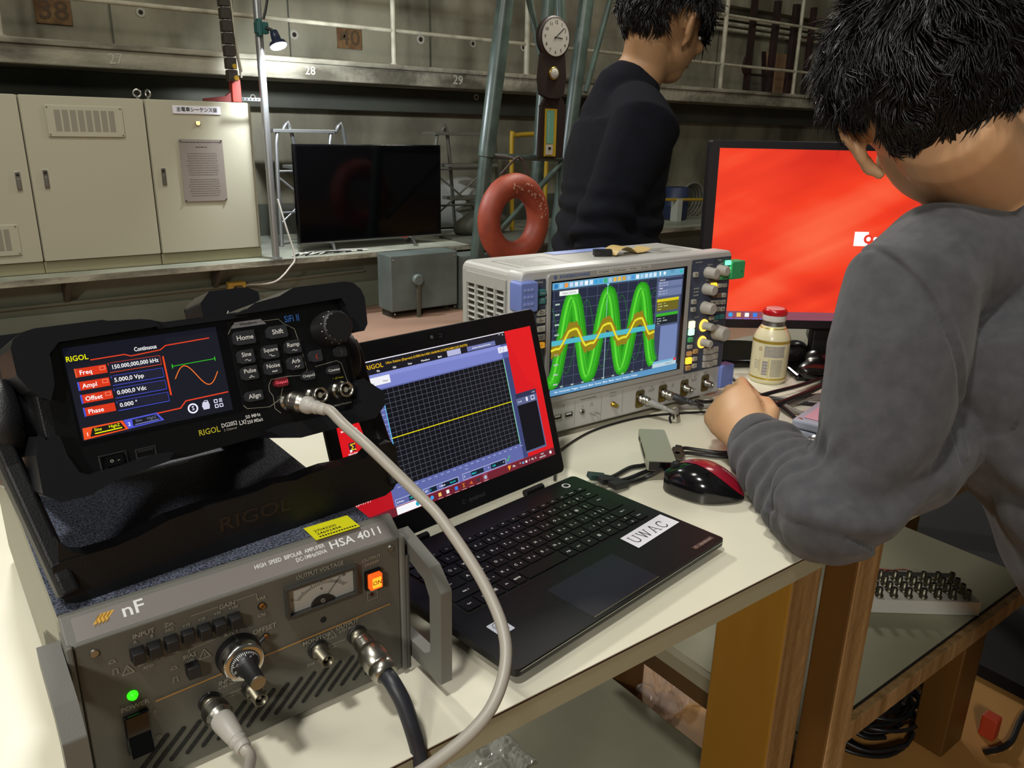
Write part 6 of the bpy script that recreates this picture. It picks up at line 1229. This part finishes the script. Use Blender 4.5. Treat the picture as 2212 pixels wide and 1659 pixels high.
def head(mb, Hc, Rm, s=1.0):
    """head in its own frame: x = to the person's left, y = forward, z = up"""
    P = lambda x, y, z: Hc + Rm @ Vector((x * s, y * s, z * s))
    R3 = Rm
    mb.ell(P(0, -.012, .022), (.077 * s, .098 * s, .092 * s), SKIN, 28, 18, R3)         # skull
    mb.ell(P(0, .030, -.030), (.062 * s, .068 * s, .078 * s), SKIN, 24, 16, R3)         # face
    mb.ell(P(0, .052, -.082), (.036 * s, .036 * s, .030 * s), SKIN, 20, 12, R3)         # chin
    mb.ell(P(0, .020, -.066), (.052 * s, .055 * s, .036 * s), SKIN, 20, 12, R3)         # jaw
    tube_rings(mb, [(P(0, .090, .012), .008 * s, .008 * s), (P(0, .104, -.012), .011 * s, .010 * s), (P(0, .103, -.026), .015 * s, .010 * s)], SKIN, 12)
    tube_rings(mb, [(P(-.016, .090, -.052), .006 * s, .006 * s), (P(0, .097, -.050), .008 * s, .007 * s), (P(.016, .090, -.052), .006 * s, .006 * s)], SKIN, 10)
    tube_rings(mb, [(P(-.014, .088, -.062), .006 * s, .006 * s), (P(0, .094, -.062), .008 * s, .007 * s), (P(.014, .088, -.062), .006 * s, .006 * s)], SKIN, 10)
    for sx in (-1, 1):
        mb.ell(P(sx * .0855, -.015, -.016), (.0045 * s, .012 * s, .025 * s), SKIN, 12, 10, R3); mb.ell(P(sx * .080, -.006, -.038), (.006 * s, .010 * s, .016 * s), SKIN, 12, 10, R3)
        mb.ell(P(sx * .040, .078, -.022), (.020 * s, .018 * s, .016 * s), SKIN, 14, 10, R3)
        E_ = [(sx * .070, -.004, -.056), (sx * .0765, -.006, -.042), (sx * .084, -.014, -.024), (sx * .091, -.022, -.008), (sx * .090, -.018, .006), (sx * .082, -.006, .008), (sx * .074, .004, -.006)]
        tube_rings(mb, [(P(*p), .0062 * s, .0055 * s) for p in E_], SKIN, 10)
        mb.ell(P(sx * .0805, -.009, -.020), (.0055 * s, .014 * s, .030 * s), SKIN, 12, 10, R3)
def face(Hc, Rm, par, s=1.0):
    P = lambda x, y, z: Hc + Rm @ Vector((x * s, y * s, z * s))
    for sx in (-1, 1):
        o = MB(); o.ell(P(sx * .031, .0865, .002), (.0125 * s, .009 * s, .006 * s), mat('eye_white', 'c9c4ba', .3), 14, 10, Rm); o.ell(P(sx * .031, .0945, .001), (.0045 * s, .002 * s, .0045 * s), GAP, 10, 8, Rm); o.build('eye', par)
        o = MB(); o.tube([P(sx * .016, .096, .018), P(sx * .032, .094, .023), P(sx * .048, .082, .018)], .003 * s, HAIR, n=6); o.build('eyebrow', par)
    o = MB(); o.tube([P(-.018, .097, -.057), P(0, .1025, -.056), P(.018, .097, -.057)], .0022 * s, mat('lip', 'a0614f', .5), n=6); o.build('mouth', par)
def hair(Hc, Rm, par, n, keep, length, seed, s=1.0, flow=None, r0=.0011):
    rnd = random.Random(seed); P = lambda v: Hc + Rm @ (v * s)
    o = MB(); c0 = Vector((0, -.012, .024)); rad = Vector((.083, .104, .099))
    vs = []; nn, kk = 44, 30; ok = {}
    for j in range(kk + 1):
        for i in range(nn):
            a = pi * j / kk; t = 2 * pi * i / nn; d = Vector((sin(a) * cos(t), sin(a) * sin(t), cos(a))); q = Vector((c0.x + rad.x * d.x, c0.y + rad.y * d.y, c0.z + rad.z * d.z))
            k = keep(d); ok[(j, i)] = k > 0; sc = 1 if k > .15 else .93 + .07 * max(k, 0) / .15
            vs.append(P(c0 + (q - c0) * (sc + .035 * noise.noise(q * 40 + Vector((seed, 0, 0))))))
    o.add(vs, [(j * nn + i, (j + 1) * nn + i, (j + 1) * nn + (i + 1) % nn, j * nn + (i + 1) % nn) for j in range(kk) for i in range(nn) if ok[(j, i)] and ok[(j + 1, i)] and ok[(j, (i + 1) % nn)]], HAIRB, True)
    m1 = HAIR; cnt = 0
    while cnt < n:
        d = Vector((rnd.gauss(0, 1), rnd.gauss(0, 1), rnd.gauss(0, 1))).normalized(); k = keep(d)
        if k <= 0: continue
        cnt += 1; root = Vector((c0.x + rad.x * d.x * .97, c0.y + rad.y * d.y * .97, c0.z + rad.z * d.z * .97))
        nrm = Vector((d.x / rad.x, d.y / rad.y, d.z / rad.z)).normalized()
        fl = flow(d) if flow else Vector((0, .2, -1)); fl = (fl - nrm * fl.dot(nrm)); fl = fl.normalized() if fl.length > 1e-3 else Vector((1, 0, 0))
        cl = noise.noise_vector(root * 34 + Vector((seed, 3, 0))) * 1.5; fl = (fl + (cl - nrm * cl.dot(nrm)) * .9 + Vector((rnd.gauss(0, .16), rnd.gauss(0, .16), rnd.gauss(0, .16)))).normalized()
        L_ = length(d) * rnd.uniform(.7, 1.15); lift = .30 + .35 * noise.noise(root * 18 + Vector((0, seed, 9))) + rnd.uniform(0, .12)
        side = nrm.cross(fl).normalized(); pts = []; p = root.copy(); dr = (fl + nrm * (lift + .35)).normalized()
        for q in range(6):
            pts.append(p.copy()); dr = (dr + fl * .20 - nrm * .20 * (1 if q > 0 else .2) + noise.noise_vector(p * 75 + Vector((seed, 0, 0))) * .55).normalized(); p = p + dr * L_ / 5
            e = Vector(((p.x - c0.x) / rad.x, (p.y - c0.y) / rad.y, (p.z - c0.z) / rad.z))
            if e.length < 1.02: e = e.normalized() * 1.02; p = Vector((c0.x + rad.x * e.x, c0.y + rad.y * e.y, c0.z + rad.z * e.z))
        V = []; rr = r0 * rnd.uniform(.7, 1.3)
        for q, p in enumerate(pts):
            w_ = rr * (1.1, 1.25, 1.2, 1.0, .7, .12)[q]
            for a in (0, 2.094, 4.189): V.append(P(p + side * w_ * cos(a) * 1.3 + nrm * w_ * .6 * sin(a)))
        o.add(V, [(3 * q + a, 3 * q + (a + 1) % 3, 3 * q + 3 + (a + 1) % 3, 3 * q + 3 + a) for q in range(5) for a in range(3)], m1, True)
    return o.build('hair', par)
def V3(x, y, z): return Vector((x, y, z))
def frame_m(left, up):
    l = Vector(left).normalized(); u = Vector(up); u = (u - l * u.dot(l)).normalized(); f = l.cross(u) * 1.0
    f = u.cross(l) * -1.0                                           # forward = left x up
    return Matrix(((l.x, f.x, u.x), (l.y, f.y, u.y), (l.z, f.z, u.z)))
Aw = V3(.60, .80, 0)                                                # horizontal direction away from the viewer

# ---- seated person in the charcoal sweatshirt, working at the oscilloscope
PR = thing('person', 'person in a charcoal sweatshirt leaning on the table, left fist beside the oscilloscope', 'person', (1.02, .05, 0))
PR.matrix_world = Matrix()
Lh = (-RV * .84 - UV * .40 + Aw * .36); Uh = (-RV * .38 + UV * .88 + Aw * .20)
H1 = V3(.885, .442, 1.189); HM1 = frame_m(Lh, Uh)
SH = V3(.826, .402, 1.000); EL = V3(.704, .388, .7835); WR = V3(.822, .566, .771); HD = V3(.858, .640, .788)
shR = V3(1.235, .40, .985); elR = V3(1.36, .33, .80); wrR = V3(1.275, .475, .768); hdR = V3(1.245, .535, .765)
nk = V3(1.005, .375, 1.055); ch = V3(1.035, .335, .93); wst = V3(1.055, .235, .76); w2_ = V3(1.090, .160, .66); pel = V3(1.16, .03, .56)
X1 = V3(1, 0, 0)
bd = MB(); head(bd, H1, HM1, 1.0)
tube_rings(bd, [(H1 + HM1 @ V3(0, -.025, -.05), .052, .058, X1), (H1.lerp(nk, .62), .054, .057, X1), (nk, .066, .062, X1), (nk + V3(.01, -.01, -.04), .09, .07, X1)], SKIN)
tube_rings(bd, [(nk + V3(0, 0, -.03), .10, .075, X1), (ch + V3(0, .03, .02), .165, .095, X1), (ch, .160, .10, X1), (wst, .135, .095, X1), (w2_, .135, .095, X1), (pel, .150, .11, X1)], SKIN, 28)
def arm_(mb, S, E, W_, k=1.0): tube_rings(mb, [(S, .052 * k, .055 * k), (S.lerp(E, .4), .046 * k, .048 * k), (E, .038 * k, .040 * k)], SKIN); tube_rings(mb, [(E, .038 * k, .040 * k), (E.lerp(W_, .35), .041 * k, .038 * k), (W_, .029, .024)], SKIN)
arm_(bd, SH, EL + V3(.020, -.012, -.004), WR, .84); arm_(bd, shR, elR, wrR)
def leg_(mb, hip, kn, an, toe): 
    tube_rings(mb, [(hip, .085, .085), (hip.lerp(kn, .5), .072, .072), (kn, .055, .058)], SKIN); tube_rings(mb, [(kn, .055, .058), (kn.lerp(an, .35), .052, .054), (an, .034, .036)], SKIN); tube_rings(mb, [(an, .036, .036), (an.lerp(toe, .4) + V3(0, 0, -.025), .040, .035), (toe, .038, .018)], SKIN)
LEGS = [(pel + V3(-.07, .0, -.02), V3(1.33, .235, .51), V3(1.39, .13, .085), V3(1.42, .235, .03)), (pel + V3(.09, .03, -.02), V3(1.52, .30, .51), V3(1.60, .15, .085), V3(1.63, .25, .03))]
for l_ in LEGS: leg_(bd, *l_)
# left hand: loose fist, thumb uppermost, knuckles towards the oscilloscope
def hand(mb, Wp, fwd, back, thumb, curl=1.0, k=1.0):
    """fwd = wrist to knuckles, back = out of the back of the hand, thumb = towards the thumb side"""
    f = Vector(fwd).normalized(); bk = Vector(back); bk = (bk - f * bk.dot(f)).normalized(); t = f.cross(bk) * 1.0
    if t.dot(Vector(thumb)) < 0: t = -t
    p = lambda a, b_, c_: Wp + f * a * k + t * b_ * k + bk * c_ * k
    tube_rings(mb, [(p(-.02, 0, 0), .028 * k, .020 * k, t), (p(.015, 0, .002), .033 * k, .021 * k, t), (p(.050, .001, .004), .041 * k, .019 * k, t), (p(.078, 0, .002), .041 * k, .015 * k, t)], SKIN, 24)
    for i, (b0, L_, r_) in enumerate(((.031, .043, .0098), (.0105, .047, .0100), (-.0105, .044, .0095), (-.030, .035, .0085))):
        a0 = p(.082 - (.004 if i == 0 else .010 * (i == 3)), b0, -.001); ang = [.55, 1.55, 2.5]; q = a0; ch_ = [(a0 - f * .02 * k, r_ * k * 1.02, r_ * k), (a0, r_ * k * 1.1, r_ * k * 1.1)]
        for s_, an in zip((L_, L_ * .62, L_ * .5), ang):
            an = an * curl + .05 * i; q = q + (f * cos(an) - bk * sin(an)) * s_ * k; ch_.append((q, r_ * k * (.98 if an < 1 else .88), r_ * k * .9))
        tube_rings(mb, [(c_[0], c_[1], c_[2], t) for c_ in ch_], SKIN, 12)
    tube_rings(mb, [(p(.004, .018, -.006), .014 * k, .014 * k), (p(.034, .040, -.018), .0125 * k, .013 * k), (p(.064, .040, -.034), .0105 * k, .011 * k), (p(.088, .026, -.040), .0085 * k, .009 * k)], SKIN, 14)
hand(bd, WR, HD - WR + V3(-.006, .0, .012), -RV * .55 - Aw * .45 + UV * .55, UV * .8 + RV * .5, 1.0, .98)
hand(bd, wrR, hdR - wrR, V3(0, 0, 1), V3(-1, 0, 0), .7)
def body_detail(co, no): return np.zeros(len(co))
body = fuse('body', bd, PR, .0036, 3, None, [SKIN])
face(H1, HM1, PR)
SK_ = dict(top=1)
def keep1(d):                                                       # hair covers crown, back and sides down to the nape
    if d.y > .25: lim = .25 + .3 * (d.y - .25)
    elif abs(d.x) > .72: lim = -.12 - .35 * max(0, -d.y - .1)
    else: lim = -.80 + .40 * max(0, d.y + .55)
    return d.z - lim
hair(H1, HM1, PR, 10500, keep1, lambda d: .020 + .030 * max(0, min(1, d.z + .6)), 4, 1.05, lambda d: Vector((d.x * .55, .18 if d.y > -.2 else -.25, -.9 if d.z < .6 else -.25)) + Vector((.25, .15, 0)), .00085)
# sweatshirt: yoke, sleeves pushed to the wrist
sw = MB()
tube_rings(sw, [(nk + V3(.004, -.014, .004), .080, .070, X1), (nk + V3(.010, -.014, -.040), .135, .088, X1), (ch + V3(0, .012, .055), .192, .112, X1), (ch + V3(0, .0, -.02), .190, .122, X1), (ch.lerp(wst, .5), .176, .122, X1), (wst, .168, .118, X1), (w2_, .170, .125, X1), (w2_.lerp(pel, .6), .168, .130, X1), (pel, .165, .130, X1)], GREYS, 36)
tube_rings(sw, [(nk + V3(-.05, 0, -.035), .060, .060), (SH + V3(.05, .0, .018), .068, .070), (SH + V3(.004, .0, -.004), .070, .078), (SH.lerp(EL, .30) + V3(.014, -.006, 0), .070, .078), (SH.lerp(EL, .62) + V3(.026, -.014, 0), .062, .072), (SH.lerp(EL, .88) + V3(.030, -.014, 0), .056, .060), (EL + V3(.016, -.010, -.004), .056, .056)], GREYS, 32)
tube_rings(sw, [(EL + V3(.004, -.004, -.004), .058, .056), (EL.lerp(WR, .25) + V3(0, -.002, -.008), .050, .045), (EL.lerp(WR, .55) + V3(0, -.001, -.004), .044, .040), (EL.lerp(WR, .78), .046, .040), (EL.lerp(WR, .90), .042, .036), (EL.lerp(WR, .95), .041, .034)], GREYS, 32)
tube_rings(sw, [(V3(.755, .372, .800), .050, .048), (V3(.812, .360, .815), .052, .050), (V3(.872, .362, .845), .050, .050), (V3(.90, .370, .90), .045, .05)], GREYS, 26)
tube_rings(sw, [(nk + V3(.065, -.012, -.012), .058, .058), (nk + V3(.12, -.008, -.018), .062, .064), (shR + V3(-.04, 0, .03), .070, .072), (shR, .072, .078), (shR.lerp(elR, .5), .066, .070), (elR, .056, .056), (elR.lerp(wrR, .5), .050, .048), (elR.lerp(wrR, .93), .040, .034)], GREYS, 28)
axF = (WR - EL).normalized(); axU = (EL - SH).normalized()
def folds1(co, no):
    P = co.astype('d'); E = np.array(EL); S = np.array(SH); W_ = np.array(WR); d = np.zeros(len(P))
    uf = np.array(axF); uu = np.array(axU)
    tf = (P - E) @ uf; tu = (P - S) @ uu; lf = np.linalg.norm(W_ - E); lu = np.linalg.norm(E - S)
    rf = np.linalg.norm(P - E - np.outer(tf, uf), axis=1); ru = np.linalg.norm(P - S - np.outer(tu, uu), axis=1)
    nz = np.array([noise.noise(Vector(p) * 9) for p in P[:, :]]) if len(P) < 300000 else 0
    nz2 = np.array([noise.noise(Vector(p) * 24 + Vector((5, 1, 2))) for p in P])
    inF = np.exp(-(np.clip(rf - .06, 0, 1) / .02) ** 2) * (tf > -.06) * (tf < lf * .94)
    ring = np.sin(tf * 190 + nz * 5.5 + (P[:, 2] - .78) * 55); wgt = np.clip((tf + .03) / .05, 0, 1) * np.clip((lf * .93 - tf) / .05, 0.0, 1)
    d += inF * wgt * .0034 * np.sign(ring) * np.abs(ring) ** .8
    inU = np.exp(-(np.clip(ru - .085, 0, 1) / .02) ** 2) * (tu > -.02) * (tu < lu * 1.1)
    ring2 = np.sin((tu + .5 * (P[:, 0] - S[0])) * 85 + nz * 5); d += inU * np.clip((tu - lu * .35) / (lu * .5), 0, 1) * .0048 * ring2
    ring3 = np.sin((P[:, 2] * .7 + P[:, 0] * .9) * 70 + nz * 6); trunk = np.clip((1.0 - P[:, 2]) / .2, 0, 1) * (P[:, 0] > .86)
    d += trunk * .0055 * ring3 * (1 - inF)
    # armhole seam
    A0 = np.array((.7802, .4202, 1.039)); C0 = np.array((.8117, .3254, .8968)); uu0 = (C0 - A0) / np.linalg.norm(C0 - A0); n0 = np.cross(uu0, np.array(Aw)); n0 /= np.linalg.norm(n0)
    t0 = (P - A0) @ uu0 / np.linalg.norm(C0 - A0); q0 = (P - A0) @ n0; bul = .010 * 4 * t0 * (1 - t0)
    near = (P @ np.array(Aw) < (A0 @ np.array(Aw)) + .05) * (t0 > -.05) * (t0 < 1.35)
    d += near * (-.0034 * np.exp(-((q0 - bul) / .0030) ** 2) + .0018 * np.exp(-((q0 - bul - .006) / .0035) ** 2))
    d += nz * .004 + nz2 * .0010
    return d
cn = nk + V3(0, -.010, -.004); cax = (H1 - nk).normalized()
swo = fuse('sweatshirt', sw, PR, .0034, 7, folds1, [GREYS])
# neckband and cuff
def band_(c, ax, a, b_, w_, th, m, par, nm, side):
    o = MB(); ax = Vector(ax).normalized(); s_ = (Vector(side) - ax * Vector(side).dot(ax)).normalized(); d = ax.cross(s_); V = []; n = 40
    for i in range(n):
        q = 2 * pi * i / n
        for (rr, hh) in ((0, 0), (th, .15), (th, .85), (0, 1), (-th * .6, .85), (-th * .6, .15)): V.append(Vector(c) + s_ * (a + rr) * cos(q) + d * (b_ + rr) * sin(q) + ax * w_ * hh)
    o.add(V, [(i * 6 + j, ((i + 1) % n) * 6 + j, ((i + 1) % n) * 6 + (j + 1) % 6, i * 6 + (j + 1) % 6) for i in range(n) for j in range(6)], m, True); return o.build(nm, par)
band_(WR - axF * .040, axF, .0385, .0335, .034, .0035, GREYS, PR, 'cuff', (0, 0, 1))
band_(nk + V3(.002, -.012, .006), (H1 - nk) + V3(.03, .02, .0), .078, .072, .020, .004, GREYS, PR, 'neckband', (1, 0, 0))
tr = MB()
for hip, kn, an, toe in LEGS: tube_rings(tr, [(hip + V3(0, 0, .02), .105, .105), (hip.lerp(kn, .5), .088, .086), (kn, .070, .072), (kn.lerp(an, .5), .062, .064), (an + V3(0, 0, .02), .055, .058)], TROUS)
tube_rings(tr, [(pel + V3(0, 0, .10), .165, .125, X1), (pel + V3(0, 0, -.03), .175, .130, X1)], TROUS, 30); fuse('trousers', tr, PR, .008, 4, None, [TROUS])
for hip, kn, an, toe in LEGS:
    sh = MB(); tube_rings(sh, [(an + V3(0, -.03, -.035), .043, .040), (an.lerp(toe, .5) + V3(0, 0, -.03), .048, .036), (toe + V3(0, .02, .004), .045, .026)], SHOE); fuse('shoe', sh, PR, .006, 3, None, [SHOE])

# ---- standing person in the navy sweater beyond the table
P2 = thing('person', 'standing person in a navy sweater and white collar beyond the table, looking down', 'person', (0, 0, 0)); P2.matrix_world = Matrix()
F2 = (RV * .66 + Aw * .70 - UV * .36).normalized(); L2 = V3(0, 0, 1).cross(V3(F2.x, F2.y, 0)).normalized()
U2 = L2.cross(F2); U2 = U2 if U2.z > 0 else -U2
HM2 = Matrix(((L2.x, F2.x, U2.x), (L2.y, F2.y, U2.y), (L2.z, F2.z, U2.z)))
H2 = V3(1.398, 1.318, 1.385)
Bx = V3(RV.x * .12 - Aw.x, RV.y * .12 - Aw.y, 0).normalized()    # towards this person's right shoulder
Bf = V3(0, 0, 1).cross(Bx).normalized(); Bf = Bf if Bf.dot(RV) > 0 else -Bf    # the way the chest faces
nk2 = V3(1.325, 1.345, 1.225); ch2 = V3(1.305, 1.350, 1.09); ws2 = V3(1.262, 1.330, .90); pe2 = V3(1.245, 1.325, .78)
sR = nk2 + Bx * .165 + V3(-.005, 0, -.060); eR = V3(1.150, 1.235, .945); wR = V3(1.215, 1.165, .80); hR = wR + V3(.06, -.045, -.03)
sL = nk2 - Bx * .165 + V3(0, 0, -.055); eL = sL + V3(.02, -.03, -.26); wL = eL + V3(.13, -.10, -.17)
bd = MB(); head(bd, H2, HM2, 1.0)
tube_rings(bd, [(H2 + HM2 @ V3(0, -.03, -.045), .050, .056, Bx), (H2.lerp(nk2, .55), .051, .055, Bx), (nk2 + V3(0, 0, .02), .060, .060, Bx), (nk2 + V3(0, 0, -.03), .085, .065, Bx)], SKIN2)
tube_rings(bd, [(nk2 + V3(0, 0, -.02), .10, .07, Bx), (nk2.lerp(ch2, .5), .165, .09, Bx), (ch2, .155, .095, Bx), (ws2, .130, .09, Bx), (pe2, .150, .105, Bx)], SKIN2, 26)
arm_(bd, sR, eR, wR); arm_(bd, sL, eL, wL); hand(bd, wR, hR - wR, Bx, RV, .8); hand(bd, wL, wL - eL, -Bx, RV, .8)
LG2 = []
for sg in (-1, 1):
    hp_ = pe2 + Bx * .09 * sg; LG2.append((hp_ + V3(0, 0, -.02), hp_ + Bf * .03 + V3(0, 0, -.36), V3(hp_.x, hp_.y, .085), V3(hp_.x, hp_.y, .03) + Bf * .13))
for l_ in LG2: leg_(bd, *l_)
fuse('body', bd, P2, .0055, 3, None, [SKIN2]); face(H2, HM2, P2)
def keep2(d):
    if d.y > .15: lim = .05 - .45 * max(0, d.y - .35)
    elif abs(d.x) > .70: lim = .02 - .5 * max(0, -d.y - .05)
    else: lim = -.66 + .5 * max(0, d.y + .5)
    return d.z - lim
hair(H2, HM2, P2, 4200, keep2, lambda d: .034 + .03 * max(0, d.y), 9, 1.07, lambda d: Vector((d.x * .4, .9 if d.y > .1 and d.z > .3 else -.1, -.8 if d.z < .75 else -.2)), .0013)
sw = MB()
ax2 = (RV * .62 + UV * .78 - Aw * .1).normalized()
tube_rings(sw, [(nk2 + V3(-.006, .004, .004), .078, .078, Bx), (nk2 + V3(-.010, .008, -.02), .110, .092, Bx), (nk2 + V3(-.006, .004, -.045), .152, .102, Bx), (nk2.lerp(ch2, .45), .185, .108, Bx), (ch2, .182, .115, Bx), (ws2, .168, .118, Bx), (pe2 + V3(0, 0, .0), .172, .122, Bx)], NAVYS, 34)
for S, E_, W_ in ((sR, eR, wR), (sL, eL, wL)):
    tube_rings(sw, [(nk2.lerp(S, .45) + V3(0, 0, -.008), .068, .070), (S, .074, .078), (S.lerp(E_, .5), .062, .066), (E_, .057, .058)], NAVYS, 26); tube_rings(sw, [(E_, .057, .058), (E_.lerp(W_, .5), .052, .052), (E_.lerp(W_, .94), .038, .036)], NAVYS, 26)
def folds2(co, no):
    P = co.astype('d'); nz = np.array([noise.noise(Vector(p) * 8) for p in P])
    r1 = np.sin(P[:, 2] * 150 + nz * 6 + P[:, 0] * 25); w1 = np.clip((1.06 - P[:, 2]) / .08, 0, 1) * np.clip((P[:, 2] - .80) / .05, 0, 1)
    return w1 * .0050 * r1 + nz * .005
fuse('sweater', sw, P2, .006, 4, folds2, [NAVYS])
band_(nk2 + V3(.006, -.002, .014), ax2, .064, .068, .014, .002, WTEE, P2, 'shirt_collar', Bx)
band_(nk2 + V3(-.001, .001, -.009), ax2, .073, .074, .016, .003, NAVYS, P2, 'neckband', Bx)
tr = MB()
for hip, kn, an, toe in LG2: tube_rings(tr, [(hip + V3(0, 0, .02), .095, .10), (hip.lerp(kn, .5), .085, .086), (kn, .068, .072), (kn.lerp(an, .5), .060, .064), (an + V3(0, 0, .0), .055, .060)], TROUS)
tube_rings(tr, [(pe2 + V3(0, 0, .04), .155, .11, Bx), (pe2 + V3(0, 0, -.05), .165, .120, Bx)], TROUS, 28); fuse('trousers', tr, P2, .009, 4, None, [TROUS])
for hip, kn, an, toe in LG2:
    sh = MB(); tube_rings(sh, [(an + V3(0, 0, -.035) - Bf * .03, .043, .040), (an.lerp(toe, .5) + V3(0, 0, -.03), .048, .036), (toe + Bf * .02 + V3(0, 0, .004), .045, .026)], SHOE); fuse('shoe', sh, P2, .006, 3, None, [SHOE])

# ---- repeats share a group
GR = {'control_cabinet': 'beige control cabinets on the ledge', 'ledge_bracket': 'brackets under the ledge', 'number_plate': 'rusty number plates on the upper wall', 'rusty_upright': 'rusty uprights on the balcony', 'equipment_box': 'blue-grey metal boxes under the ledge', 'step_platform': 'step platforms on the ledge', 'bagged_cable': 'black bagged cables near the monitor', 'usb_cable': 'usb cables round the hub', 'coax_plug': 'coax plugs on the instruments', 'coax_cable': 'coax cables', 'power_cable': 'power cables', 'wall_pipe': 'pipes on the far wall', 'person': 'people at the bench'}
for o in SC.objects:
    k = o.name.split('.')[0]
    if o.parent is None and k in GR and 'label' in o: o['group'] = GR[k]
